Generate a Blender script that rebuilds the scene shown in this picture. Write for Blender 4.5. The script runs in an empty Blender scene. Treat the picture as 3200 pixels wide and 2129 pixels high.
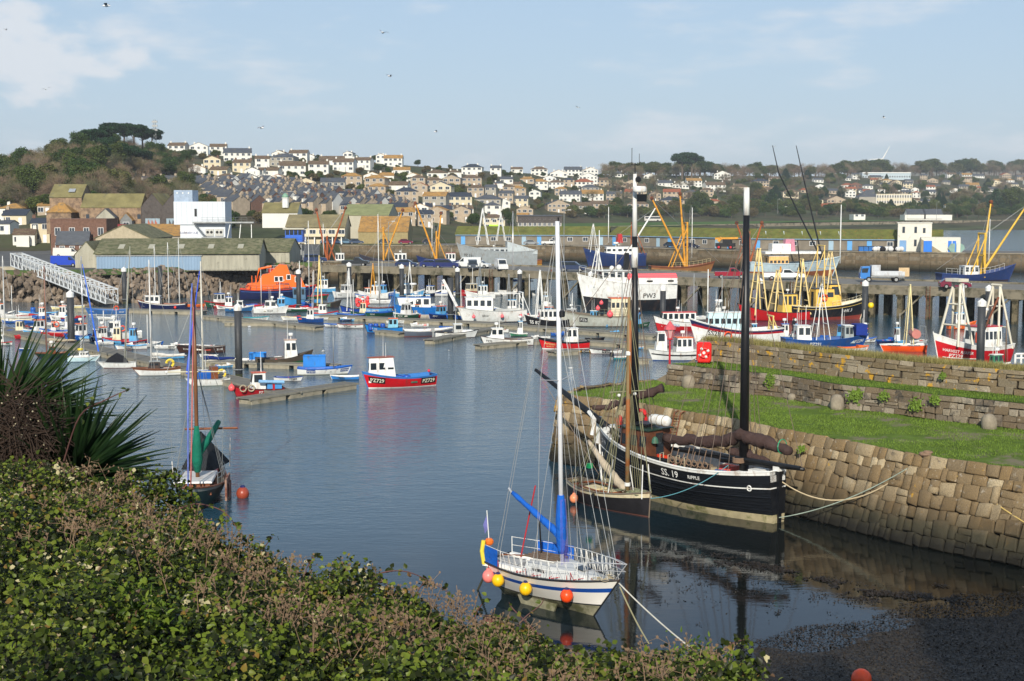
import bpy,math,random
import numpy as np
from mathutils import Vector,Matrix,noise as mnoise

S = bpy.context.scene
COL = S.collection
rnd = random.Random(7)
PI = math.pi

# ------------------------------------------------------------ camera
F = 4444.0                     # focal length in photo pixels (3200 wide)
CAMZ = 16.0
HY = 636.0                     # horizon row
TH = math.atan((1064.5 - HY) / F)
cam_d = bpy.data.cameras.new('camera')
cam_d.sensor_width = 36.0
cam_d.lens = F / 3200.0 * 36.0
cam_d.clip_start = 0.2
cam_d.clip_end = 30000
cam = bpy.data.objects.new('camera',cam_d)
COL.objects.link(cam)
cam.location = (0,0,CAMZ)
cam.rotation_euler = (PI / 2 - TH,0,0)
S.camera = cam

# ------------------------------------------------------------ light
SUN_EL,SUN_AZ = math.radians(27),math.radians(-5)     # azimuth of the sun seen from behind the camera, + = right
sun_dir = Vector((math.sin(SUN_AZ) * math.cos(SUN_EL),-math.cos(SUN_AZ) * math.cos(SUN_EL),math.sin(SUN_EL)))
sd = bpy.data.lights.new('sun','SUN')
sd.energy = 4.2
sd.angle = math.radians(0.6)
sd.color = (1.0,0.93,0.82)
sun = bpy.data.objects.new('sun',sd)
COL.objects.link(sun)
sun.rotation_euler = sun_dir.to_track_quat('Z','Y').to_euler()

W = bpy.data.worlds.new('World')
S.world = W
W.use_nodes = True
nt = W.node_tree
for n in list(nt.nodes):
 nt.nodes.remove(n)
def N(t,tree,**kw):
 n = tree.nodes.new(t)
 for k,v in kw.items():
  setattr(n,k,v)
 return n
sky = N('ShaderNodeTexSky',nt,sky_type='NISHITA')
sky.sun_disc = False
sky.sun_elevation = SUN_EL
sky.sun_rotation = math.atan2(sun_dir.x,sun_dir.y)
sky.altitude = 20
sky.air_density = 1.0
sky.dust_density = 0.35
sky.ozone_density = 2.0
bg = N('ShaderNodeBackground',nt)
bg.inputs['Strength'].default_value = 0.103
wo = N('ShaderNodeOutputWorld',nt)
tc = N('ShaderNodeTexCoord',nt)
# thin high veil plus a few soft cumulus, laid out by direction
sepw = N('ShaderNodeSeparateXYZ',nt)
nt.links.new(tc.outputs['Generated'],sepw.inputs[0])
def cloud(scale,zs,lo,hi,detail,off):
 mp = N('ShaderNodeMapping',nt)
 mp.inputs['Scale'].default_value = (scale,scale,scale * zs)
 mp.inputs['Location'].default_value = off
 nz = N('ShaderNodeTexNoise',nt)
 nz.inputs['Scale'].default_value = 1.0
 nz.inputs['Detail'].default_value = detail
 nz.inputs['Roughness'].default_value = 0.55
 mr = N('ShaderNodeMapRange',nt,interpolation_type='SMOOTHSTEP')
 mr.inputs[1].default_value = lo
 mr.inputs[2].default_value = hi
 nt.links.new(tc.outputs['Generated'],mp.inputs[0])
 nt.links.new(mp.outputs[0],nz.inputs['Vector'])
 nt.links.new(nz.outputs[0],mr.inputs[0])
 return mr
veil = cloud(2.2,3.5,0.35,0.85,3,(0.3,0.2,0.1))
cum = cloud(9.0,3.6,0.50,0.72,7,(1.7,0.4,2.3))
mixv = N('ShaderNodeMix',nt,data_type='RGBA')
mvf = N('ShaderNodeMath',nt,operation='MULTIPLY_ADD')
mvf.inputs[1].default_value = 0.22
mvf.inputs[2].default_value = 0.16
nt.links.new(veil.outputs[0],mvf.inputs[0])
# pale milky air towards the horizon
low = N('ShaderNodeMapRange',nt,interpolation_type='SMOOTHSTEP')
low.inputs[1].default_value = 0.30
low.inputs[2].default_value = -0.02
low.inputs[3].default_value = 0.5
low.inputs[4].default_value = 0.8
nt.links.new(sepw.outputs['Z'],low.inputs[0])
mvs = N('ShaderNodeMath',nt,operation='MAXIMUM')
nt.links.new(low.outputs[0],mvs.inputs[0])
nt.links.new(mvf.outputs[0],mvs.inputs[1])
mixc = N('ShaderNodeMix',nt,data_type='RGBA')
CLOUD = (3.35,4.35,5.75,1)
mixv.inputs[7].default_value = CLOUD
mixc.inputs[7].default_value = (6.3,6.6,7.0,1)
cuf = N('ShaderNodeMath',nt,operation='MULTIPLY')
cuf.inputs[1].default_value = 0.7
nt.links.new(cum.outputs[0],cuf.inputs[0])
# one cumulus bank low on the left, as a soft region in direction space
vd = N('ShaderNodeVectorMath',nt,operation='SUBTRACT')
vd.inputs[1].default_value = (-0.35,0.93,0.098)
vs = N('ShaderNodeVectorMath',nt,operation='MULTIPLY')
vs.inputs[1].default_value = (10,3.0,34.0)
vl = N('ShaderNodeVectorMath',nt,operation='LENGTH')
nt.links.new(tc.outputs['Generated'],vd.inputs[0])
nt.links.new(vd.outputs[0],vs.inputs[0])
nt.links.new(vs.outputs[0],vl.inputs[0])
nzb = N('ShaderNodeTexNoise',nt)
nzb.inputs['Scale'].default_value = 26
nzb.inputs['Detail'].default_value = 8
mpb = N('ShaderNodeMapping',nt)
mpb.inputs['Scale'].default_value = (1,1,1.9)
nt.links.new(tc.outputs['Generated'],mpb.inputs[0])
nt.links.new(mpb.outputs[0],nzb.inputs['Vector'])
ad = N('ShaderNodeMath',nt,operation='MULTIPLY_ADD')
ad.inputs[1].default_value = -2.6
nt.links.new(nzb.outputs[0],ad.inputs[0])
nt.links.new(vl.outputs['Value'],ad.inputs[2])
bank = N('ShaderNodeMapRange',nt,interpolation_type='SMOOTHSTEP')
bank.inputs[1].default_value = -0.15
bank.inputs[2].default_value = -0.75
bank.inputs[4].default_value = 0.85
nt.links.new(ad.outputs[0],bank.inputs[0])
mxx = N('ShaderNodeMath',nt,operation='MAXIMUM')
nt.links.new(cuf.outputs[0],mxx.inputs[0])
nt.links.new(bank.outputs[0],mxx.inputs[1])
nt.links.new(sky.outputs[0],mixv.inputs[6])
nt.links.new(mvs.outputs[0],mixv.inputs[0])
nt.links.new(mixv.outputs[2],mixc.inputs[6])
nt.links.new(mxx.outputs[0],mixc.inputs[0])
nt.links.new(mixc.outputs[2],bg.inputs['Color'])
nt.links.new(bg.outputs[0],wo.inputs['Surface'])

S.view_settings.view_transform = 'Standard'
S.view_settings.look = 'None'
S.view_settings.exposure = 0.27
S.view_settings.gamma = 1.0
try:
 S.view_settings.use_curve_mapping = False
except Exception:
 pass
S.cycles.max_bounces = 6
S.cycles.diffuse_bounces = 2
S.cycles.glossy_bounces = 3
S.cycles.transmission_bounces = 4
S.cycles.transparent_max_bounces = 8
S.cycles.caustics_reflective = False
S.cycles.caustics_refractive = False
S.cycles.volume_bounces = 0

# ------------------------------------------------------------ pixel <-> place
_c,_s = math.cos(TH),math.sin(TH)
def ray(px,py):
 u = (px - 1600) / F
 v = -(py - 1064.5) / F
 return Vector((u,_c + v * _s,-_s + v * _c))
def at(px,py,z=0.0):
 r = ray(px,py)
 t = (z - CAMZ) / r.z
 return Vector((r.x * t,r.y * t,z))
def atd(px,py,y):
 r = ray(px,py)
 t = y / r.y
 return Vector((r.x * t,y,CAMZ + r.z * t))

# ------------------------------------------------------------ materials
def lin(c):
 return tuple(((x / 255) / 12.92 if x / 255 <= 0.04045 else ((x / 255 + 0.055) / 1.055) ** 2.4) for x in c)
_M = {}
def mat(key,col=(128,128,128),rough=0.6,metal=0.0,var=0.18,scale=1.5,bump=0.0,bscale=12,wear=None,wlo=0.58,whi=0.72,wscale=1.2,zs=1.0,spec=0.4,rand=0.0,wz=1.0):
 """Painted or raw surface: base colour with soft variation, an optional second worn colour and fine relief."""
 if key in _M:
  return _M[key]
 m = bpy.data.materials.new(key)
 m.use_nodes = True
 t = m.node_tree
 b = t.nodes['Principled BSDF']
 b.inputs['Roughness'].default_value = rough
 b.inputs['Metallic'].default_value = metal
 b.inputs['Specular IOR Level'].default_value = spec
 c = lin(col)
 tcn = N('ShaderNodeTexCoord',t)
 mp = N('ShaderNodeMapping',t)
 mp.inputs['Scale'].default_value = (scale,scale,scale * zs)
 t.links.new(tcn.outputs['Object'],mp.inputs[0])
 nz = N('ShaderNodeTexNoise',t)
 nz.inputs['Scale'].default_value = 1.0
 nz.inputs['Detail'].default_value = 6
 nz.inputs['Roughness'].default_value = 0.62
 t.links.new(mp.outputs[0],nz.inputs['Vector'])
 rp = N('ShaderNodeValToRGB',t)
 rp.color_ramp.elements[0].position = 0.3
 rp.color_ramp.elements[1].position = 0.7
 rp.color_ramp.elements[0].color = tuple(max(0,x * (1 - var)) for x in c) + (1,)
 rp.color_ramp.elements[1].color = tuple(min(.92,x * (1 + var)) for x in c) + (1,)
 t.links.new(nz.outputs[0],rp.inputs[0])
 out = rp.outputs[0]
 if rand:
  oi = N('ShaderNodeObjectInfo',t)
  ge = N('ShaderNodeNewGeometry',t)
  a = N('ShaderNodeMath',t,operation='ADD')
  t.links.new(oi.outputs['Random'],a.inputs[0])
  t.links.new(ge.outputs['Random Per Island'],a.inputs[1])
  fr = N('ShaderNodeMath',t,operation='FRACT')
  t.links.new(a.outputs[0],fr.inputs[0])
  mr = N('ShaderNodeMapRange',t)
  mr.inputs[3].default_value = 1 - rand
  mr.inputs[4].default_value = 1 + rand
  t.links.new(fr.outputs[0],mr.inputs[0])
  hs = N('ShaderNodeHueSaturation',t)
  t.links.new(mr.outputs[0],hs.inputs['Value'])
  t.links.new(out,hs.inputs['Color'])
  out = hs.outputs[0]
 if wear:
  nw = N('ShaderNodeTexNoise',t)
  nw.inputs['Scale'].default_value = wscale
  nw.inputs['Detail'].default_value = 8
  nw.inputs['Roughness'].default_value = 0.65
  wmp = N('ShaderNodeMapping',t)
  wmp.inputs['Scale'].default_value = (1,1,wz)
  t.links.new(tcn.outputs['Object'],wmp.inputs[0])
  t.links.new(wmp.outputs[0],nw.inputs['Vector'])
  mr = N('ShaderNodeMapRange',t)
  mr.inputs[1].default_value = wlo
  mr.inputs[2].default_value = whi
  t.links.new(nw.outputs[0],mr.inputs[0])
  mx = N('ShaderNodeMix',t,data_type='RGBA')
  t.links.new(mr.outputs[0],mx.inputs[0])
  t.links.new(out,mx.inputs[6])
  mx.inputs[7].default_value = lin(wear) + (1,)
  out = mx.outputs[2]
 t.links.new(out,b.inputs['Base Color'])
 if bump:
  nb = N('ShaderNodeTexNoise',t)
  nb.inputs['Scale'].default_value = bscale
  nb.inputs['Detail'].default_value = 4
  t.links.new(tcn.outputs['Object'],nb.inputs['Vector'])
  bp = N('ShaderNodeBump',t)
  bp.inputs['Strength'].default_value = min(1,bump * 4)
  bp.inputs['Distance'].default_value = bump * .25
  t.links.new(nb.outputs[0],bp.inputs['Height'])
  t.links.new(bp.outputs[0],b.inputs['Normal'])
 _M[key] = m
 return m
def paint(r,g,b_,rough=0.42,dirt=0.14):
 return mat('paint_%02x%02x%02x_%d' % (r,g,b_,int(rough * 100)),(r,g,b_),rough,var=dirt,scale=1.1,wear=(int(r * .5 + 58),int(g * .5 + 40),int(b_ * .5 + 26)),wlo=.53,whi=.74,wscale=2.6,wz=.3)

# ------------------------------------------------------------ mesh building
class MB:
 def __init__(s):
  s.v,s.f,s.m = [],[],[]
 def add(s,vs,fs,mi=0):
  o = len(s.v)
  s.v.extend(tuple(p) for p in vs)
  for f in fs:
   s.f.append(tuple(i + o for i in f))
   s.m.append(mi)
  return s
 def box(s,x0,x1,y0,y1,z0,z1,mi=0,tx=0,ty=0):
  v = [(x0,y0,z0),(x1,y0,z0),(x1,y1,z0),(x0,y1,z0),(x0 + tx,y0 + ty,z1),(x1 - tx,y0 + ty,z1),(x1 - tx,y1 - ty,z1),(x0 + tx,y1 - ty,z1)]
  return s.add(v,[(0,3,2,1),(4,5,6,7),(0,1,5,4),(1,2,6,5),(2,3,7,6),(3,0,4,7)],mi)
 def beam(s,a,b,w,h=None,mi=0):
  h = h or w
  a,b = Vector(a),Vector(b)
  d = (b - a).normalized()
  up = Vector((0,0,1)) if abs(d.z) < .9 else Vector((0,1,0))
  x = d.cross(up).normalized() * (w / 2)
  y = x.normalized().cross(d) * (h / 2)
  v = [a - x - y,a + x - y,a + x + y,a - x + y,b - x - y,b + x - y,b + x + y,b - x + y]
  return s.add(v,[(0,1,2,3),(4,7,6,5),(0,4,5,1),(1,5,6,2),(2,6,7,3),(3,7,4,0)],mi)
 def tube(s,pts,r,n=6,mi=0,cap=True):
  pts = [Vector(p) for p in pts]
  k = len(pts)
  rs = r if isinstance(r,(list,tuple)) else [r] * k
  vs = []
  for i,p in enumerate(pts):
   d = (pts[min(i + 1,k - 1)] - pts[max(i - 1,0)])
   d = d.normalized() if d.length > 1e-9 else Vector((0,0,1))
   ref = Vector((0,0,1)) if abs(d.z) < .95 else Vector((1,0,0))
   a = d.cross(ref).normalized()
   b = d.cross(a)
   for j in range(n):
    t = 2 * PI * j / n
    vs.append(p + (a * math.cos(t) + b * math.sin(t)) * rs[i])
  fs = [(i * n + j,i * n + (j + 1) % n,(i + 1) * n + (j + 1) % n,(i + 1) * n + j) for i in range(k - 1) for j in range(n)]
  if cap:
   fs += [tuple(range(n - 1,-1,-1)),tuple(range((k - 1) * n,k * n))]
  return s.add(vs,fs,mi)
 def line(s,a,b,r=0.02,mi=0,sag=0.0,n=3):
  a,b = Vector(a),Vector(b)
  k = 8 if sag else 1
  pts = [a.lerp(b,i / k) - Vector((0,0,sag * 4 * (i / k) * (1 - i / k))) for i in range(k + 1)]
  return s.tube(pts,r,n,mi,False)
 def lathe(s,prof,c=(0,0,0),n=10,mi=0,axis='z'):
  vs,fs = [],[]
  for r,z in prof:
   for j in range(n):
    t = 2 * PI * j / n
    p = (r * math.cos(t),r * math.sin(t),z)
    if axis == 'x':
     p = (p[2],p[0],p[1])
    elif axis == 'y':
     p = (p[0],p[2],p[1])
    vs.append((p[0] + c[0],p[1] + c[1],p[2] + c[2]))
  for i in range(len(prof) - 1):
   for j in range(n):
    fs.append((i * n + j,i * n + (j + 1) % n,(i + 1) * n + (j + 1) % n,(i + 1) * n + j))
  fs += [tuple(range(n - 1,-1,-1)),tuple(range((len(prof) - 1) * n,len(prof) * n))]
  return s.add(vs,fs,mi)
 def ball(s,c,r,n=8,m=5,mi=0,sz=1.0):
  prof = [(max(1e-4,r * math.sin(PI * i / m)),-r * sz * math.cos(PI * i / m)) for i in range(m + 1)]
  return s.lathe(prof,c,n,mi)
 def prism(s,poly,z0,z1,mi=0):
  n = len(poly)
  vs = [(x,y,z0) for x,y in poly] + [(x,y,z1) for x,y in poly]
  return s.add(vs,[tuple(range(n - 1,-1,-1)),tuple(range(n,2 * n))] + [(i,(i + 1) % n,n + (i + 1) % n,n + i) for i in range(n)],mi)
 def side(s,poly,y0,y1,mi=0):
  """polygon in x,z extruded along y"""
  n = len(poly)
  vs = [(x,y0,z) for x,z in poly] + [(x,y1,z) for x,z in poly]
  return s.add(vs,[tuple(range(n)),tuple(range(2 * n - 1,n - 1,-1))] + [((i + 1) % n,i,n + i,n + (i + 1) % n) for i in range(n)],mi)
 def torus(s,c,R,r,n=12,m=5,mi=0,axis='z',arc=2 * PI):
  pts = []
  k = n
  for i in range(k + 1):
   t = arc * i / k
   p = (R * math.cos(t),R * math.sin(t),0)
   if axis == 'y':
    p = (p[0],0,p[1])
   elif axis == 'x':
    p = (0,p[0],p[1])
   pts.append(Vector(c) + Vector(p))
  return s.tube(pts,r,m,mi,False)
 def mesh(s,name,mats,smooth=False):
  me = bpy.data.meshes.new(name)
  me.from_pydata(s.v,[],s.f)
  mats = mats if isinstance(mats,(list,tuple)) else [mats]
  for m in mats:
   me.materials.append(m)
  if len(mats) > 1:
   me.polygons.foreach_set('material_index',s.m)
  if smooth:
   me.polygons.foreach_set('use_smooth',[True] * len(me.polygons))
  me.update()
  return me
 def build(s,name,mats,parent=None,smooth=False,kind=None):
  return put(name,s.mesh(name,mats,smooth),parent,kind)
def put(name,me,parent=None,kind=None,loc=None,rot=None,scl=None):
 o = bpy.data.objects.new(name,me)
 COL.objects.link(o)
 if parent is not None:
  o.parent = parent
 if kind:
  o['kind'] = kind
 if loc is not None:
  o.location = loc
 if rot is not None:
  o.rotation_euler = rot
 if scl is not None:
  o.scale = scl
 return o
def tag(o,label=None,cat=None,group=None,kind=None):
 if label: o['label'] = label
 if cat: o['category'] = cat
 if group: o['group'] = group
 if kind: o['kind'] = kind
 return o
def thing(name,label,cat,loc=(0,0,0),rz=0.0,group=None):
 o = bpy.data.objects.new(name,None)
 o.empty_display_size = 0.1
 COL.objects.link(o)
 o.location = loc
 o.rotation_euler = (0,0,rz)
 return tag(o,label,cat,group)
def copy_tree(src,loc=None,rz=None,parent=None,label=None,scl=None):
 c = src.copy()
 COL.objects.link(c)
 if parent is not None:
  c.parent = parent
 if loc is not None:
  c.location = loc
 if rz is not None:
  c.rotation_euler = (0,0,rz)
 if scl is not None:
  c.scale = (scl,scl,scl) if not isinstance(scl,(tuple,list)) else scl
 if label:
  c['label'] = label
 for ch in KIDS(src):
  copy_tree(ch,parent=c)
 return c
def KIDS(o):
 return list(o.children)
def np_mesh(name,V,Fc,mats,smooth=False,mi=None):
 """V (n,3) float, Fc (m,k) int with k = 3 or 4"""
 me = bpy.data.meshes.new(name)
 k = Fc.shape[1]
 me.vertices.add(len(V))
 me.vertices.foreach_set('co',V.astype(np.float32).ravel())
 me.loops.add(Fc.size)
 me.loops.foreach_set('vertex_index',Fc.astype(np.int32).ravel())
 me.polygons.add(len(Fc))
 me.polygons.foreach_set('loop_start',np.arange(0,Fc.size,k,dtype=np.int32))
 try:
  me.polygons.foreach_set('loop_total',np.full(len(Fc),k,dtype=np.int32))
 except Exception:
  pass
 for m in (mats if isinstance(mats,(list,tuple)) else [mats]):
  me.materials.append(m)
 if mi is not None:
  me.polygons.foreach_set('material_index',mi.astype(np.int32))
 if smooth:
  me.polygons.foreach_set('use_smooth',np.ones(len(Fc),dtype=bool))
 me.update(calc_edges=True)
 me.validate()
 return me
def text_mesh(txt,size):
 """flat lettering as a mesh in x,y; returns (verts, faces, width)"""
 cu = bpy.data.curves.new('lettering','FONT')
 cu.body = txt
 cu.size = size
 cu.resolution_u = 2
 cu.offset = size * 0.012
 ob = bpy.data.objects.new('lettering',cu)
 COL.objects.link(ob)
 dg = bpy.context.evaluated_depsgraph_get()
 me = bpy.data.meshes.new_from_object(ob.evaluated_get(dg))
 vs = [tuple(v.co) for v in me.vertices]
 fs = [tuple(p.vertices) for p in me.polygons]
 bpy.data.objects.remove(ob)
 bpy.data.curves.remove(cu)
 bpy.data.meshes.remove(me)
 w = max([v[0] for v in vs] or [0])
 return vs,fs,w
_TX = {}
def text_cached(txt):
 if txt not in _TX:
  _TX[txt] = text_mesh(txt,1.0)
 return _TX[txt]
def interp(x,xs,ys):
 return float(np.interp(x,xs,ys))
# ------------------------------------------------------------ setting: water, land, hills
def water_material():
 m = bpy.data.materials.new('harbour_water')
 m.use_nodes = True
 t = m.node_tree
 b = t.nodes['Principled BSDF']
 b.inputs['Base Color'].default_value = (0.011,0.038,0.055,1)
 b.inputs['Roughness'].default_value = 0.04
 b.inputs['IOR'].default_value = 1.333
 g = N('ShaderNodeNewGeometry',t)
 sep = N('ShaderNodeSeparateXYZ',t)
 t.links.new(g.outputs['Position'],sep.inputs[0])
 # sheltered by the wall near the shore, ruffled by the breeze further out
 am = N('ShaderNodeMapRange',t,interpolation_type='SMOOTHSTEP')
 am.inputs[1].default_value = 58
 am.inputs[2].default_value = 120
 am.inputs[3].default_value = 0.06
 am.inputs[4].default_value = 1.0
 # diagonal coordinate: the far left is rougher than the pool by the wall
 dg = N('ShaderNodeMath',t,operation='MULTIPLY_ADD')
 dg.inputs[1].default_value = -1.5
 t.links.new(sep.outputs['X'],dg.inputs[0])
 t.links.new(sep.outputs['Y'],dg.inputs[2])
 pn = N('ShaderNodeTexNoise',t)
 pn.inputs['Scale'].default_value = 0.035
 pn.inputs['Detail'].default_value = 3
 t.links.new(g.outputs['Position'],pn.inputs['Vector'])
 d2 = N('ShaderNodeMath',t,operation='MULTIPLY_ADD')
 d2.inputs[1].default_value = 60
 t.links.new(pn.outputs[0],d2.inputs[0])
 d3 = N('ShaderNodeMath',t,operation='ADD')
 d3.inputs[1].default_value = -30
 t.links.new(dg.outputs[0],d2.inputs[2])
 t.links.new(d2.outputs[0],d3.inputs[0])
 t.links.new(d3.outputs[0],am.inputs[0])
 def wave(sx,sy,rot,detail):
  mp = N('ShaderNodeMapping',t)
  mp.inputs['Scale'].default_value = (sx,sy,1)
  mp.inputs['Rotation'].default_value = (0,0,rot)
  nz = N('ShaderNodeTexNoise',t)
  nz.inputs['Scale'].default_value = 1
  nz.inputs['Detail'].default_value = detail
  nz.inputs['Roughness'].default_value = 0.55
  t.links.new(g.outputs['Position'],mp.inputs[0])
  t.links.new(mp.outputs[0],nz.inputs['Vector'])
  return nz
 w1,w2 = wave(1.6,3.4,0.35,4),wave(0.35,0.8,-0.2,3)
 s = N('ShaderNodeMath',t,operation='MULTIPLY_ADD')
 s.inputs[1].default_value = 1.6
 t.links.new(w2.outputs[0],s.inputs[0])
 t.links.new(w1.outputs[0],s.inputs[2])
 h = N('ShaderNodeMath',t,operation='MULTIPLY')
 t.links.new(s.outputs[0],h.inputs[0])
 t.links.new(am.outputs[0],h.inputs[1])
 # weedy shallows by the wall, shade and dark reflections painted in; blue-green water beyond
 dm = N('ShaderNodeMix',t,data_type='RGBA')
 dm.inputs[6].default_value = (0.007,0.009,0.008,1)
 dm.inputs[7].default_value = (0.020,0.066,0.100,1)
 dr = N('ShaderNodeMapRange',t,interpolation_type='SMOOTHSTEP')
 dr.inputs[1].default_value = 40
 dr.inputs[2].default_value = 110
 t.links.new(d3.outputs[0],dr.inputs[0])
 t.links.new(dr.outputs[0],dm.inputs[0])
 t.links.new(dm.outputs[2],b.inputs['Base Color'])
 bp = N('ShaderNodeBump',t)
 bp.inputs['Strength'].default_value = 1.0
 bp.inputs['Distance'].default_value = 0.055
 t.links.new(h.outputs[0],bp.inputs['Height'])
 t.links.new(bp.outputs[0],b.inputs['Normal'])
 return m
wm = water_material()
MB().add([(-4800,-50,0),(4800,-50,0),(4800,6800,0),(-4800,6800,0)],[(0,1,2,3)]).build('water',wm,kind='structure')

PXT = [-900,0,150,300,480,650,800,1000,1040,1300,1500,1600,1700,2000,2300,2600,2900,3200,4300]
DS = [230,236,240,246,256,262,268,290,392,400,430,560,600,640,720,790,840,860,900]          # shore
D0 = [330,340,345,350,370,410,430,440,445,480,540,640,780,870,900,950,1000,1050,1150]      # foot of the hill
D1 = [600,600,610,620,760,820,850,870,875,900,960,1020,1100,1250,1400,1600,1900,2200,2400] # crest
Z1 = [24,27.6,34.4,39.5,41.5,44,44.5,44,43.5,39.5,38,38,38.5,40.8,43,46,52.8,59,64]
LAND = 4.6
def hill(x,y):
 if y < 1: return -3.0
 px = 1600 + F * x / y
 ds,d0,d1,z1 = interp(px,PXT,DS),interp(px,PXT,D0),interp(px,PXT,D1),interp(px,PXT,Z1)
 if y < ds: return -3.0 if y < ds - 1 else 0.0
 if px > 1500 and y < d0:
  q = (y - ds) / (d0 - ds)
  k = 1.8 if px > 2350 else 8; return -0.4 + (LAND + 0.4) * min(1,q * k) ** 0.8
 if y < d0: return LAND
 q = (y - d0) / (d1 - d0)
 if q <= 1:
  k = q * (1 - 0.18 * math.sin(q * PI * 2) * 0.5)
  if px < 480:
   w = min(1,(480 - px) / 150); k = k * (1 - w) + w * (q ** 0.8)
  z = LAND + (z1 - LAND) * k
  z += 0.6 * mnoise.noise(Vector((x * .012,y * .012,0)))
  return z
 return z1 - (y - d1) * 0.03
def ground_at(px,py,dmin=300,dmax=3000):
 r = ray(px,py)
 d = dmin
 while d < dmax:
  t = d / r.y
  z = CAMZ + r.z * t
  if hill(r.x * t,d) >= z:
   return Vector((r.x * t,d,hill(r.x * t,d)))
  d += 4
 return None
def terrain():
 cols = list(range(-900,4300,26))
 deps = [225 + i * 6 for i in range(60)] + [585 + i * 14 for i in range(60)] + [1430 + i * 60 for i in range(26)]
 V,Fc = [],[]
 for d in deps:
  for px in cols:
   x = (px - 1600) / F * d
   V.append((x,d,hill(x,d)))
 n = len(cols)
 for i in range(len(deps) - 1):
  for j in range(n - 1):
   a = i * n + j
   Fc.append((a,a + 1,a + n + 1,a + n))
 m = mat('hillside_scrub',(70,76,50),.95,var=.5,scale=.06,wear=(84,76,60),wlo=.45,whi=.62,wscale=.02,bump=.3,bscale=.4,spec=.1)
 o = put('hill',np_mesh('hill',np.array(V),np.array(Fc),m,True),kind='structure')
 return o
terrain()
# far moor beyond the town
def moor():
 V,Fc = [],[]
 cols = list(range(-600,4600,40))
 prof = [(2600,0.25),(3400,.55),(4200,.85),(5000,1.0),(6200,.6)]
 zt = lambda px: interp(px,[-600,1500,2300,2700,2950,3200,3600,4600],[40,60,95,125,143,148,140,120])
 for d,k in prof:
  for px in cols:
   V.append(((px - 1600) / F * d,d,zt(px) * k + 5 * mnoise.noise(Vector((px * .01,d * .001,0)))))
 n = len(cols)
 for i in range(len(prof) - 1):
  for j in range(n - 1):
   a = i * n + j
   Fc.append((a,a + 1,a + n + 1,a + n))
 m = mat('moorland',(104,106,84),.95,var=.35,scale=.004,wear=(120,104,84),wlo=.45,whi=.6,wscale=.003,spec=.1)
 put('hill',np_mesh('moor',np.array(V),np.array(Fc),m,True),kind='structure')
moor()
# harbourside ground on the left and the park lawn by the shore
def sheet(name,pts,z,m,kind='structure'):
 return MB().add([(p[0],p[1],z) for p in pts],[tuple(range(len(pts)))]).build(name,m,kind=kind)
def col_pt(px,d): return ((px - 1600) / F * d,d)
asph = mat('harbour_asphalt',(88,88,86),.9,var=.25,scale=.3,wear=(118,114,104),wscale=.15)
sheet('pavement',[col_pt(-700,232),col_pt(200,243),col_pt(800,270),col_pt(1000,292),col_pt(1000,436),col_pt(-700,328)],LAND + .05,asph)
lawn_m = mat('park_lawn',(74,100,46),.95,var=.22,scale=.05,spec=.1)
sheet('lawn',[col_pt(1720,660),col_pt(2100,700),col_pt(2500,860),col_pt(2900,935),col_pt(2900,980),col_pt(2500,925),col_pt(2100,860),col_pt(1720,790)],LAND + .22,lawn_m)
# tide rocks on the far shore: a low broken shelf
def shelf():
 V,Fc = [],[]
 cols = list(range(2050,4100,12))
 n = len(cols)
 for k in range(14):
  for px in cols:
   ds = interp(px,PXT,DS)
   d = ds - 10 + k * 9
   x = (px - 1600) / F * d
   h = -0.35 + k * .17 + 0.8 * mnoise.fractal(Vector((x * .09,d * .05,3)),1,2,4)
   V.append((x,d,min(h,hill(x,d) + 1.2) if k > 6 else h))
 for i in range(13):
  for j in range(n - 1):
   a = i * n + j
   Fc.append((a,a + 1,a + n + 1,a + n))
 m = mat('tide_rocks',(58,54,50),.9,var=.5,scale=.15,wear=(128,122,112),wlo=.5,whi=.62,wscale=.08)
 put('shore',np_mesh('tide_rocks',np.array(V),np.array(Fc),m),kind='structure')
shelf()

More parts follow.
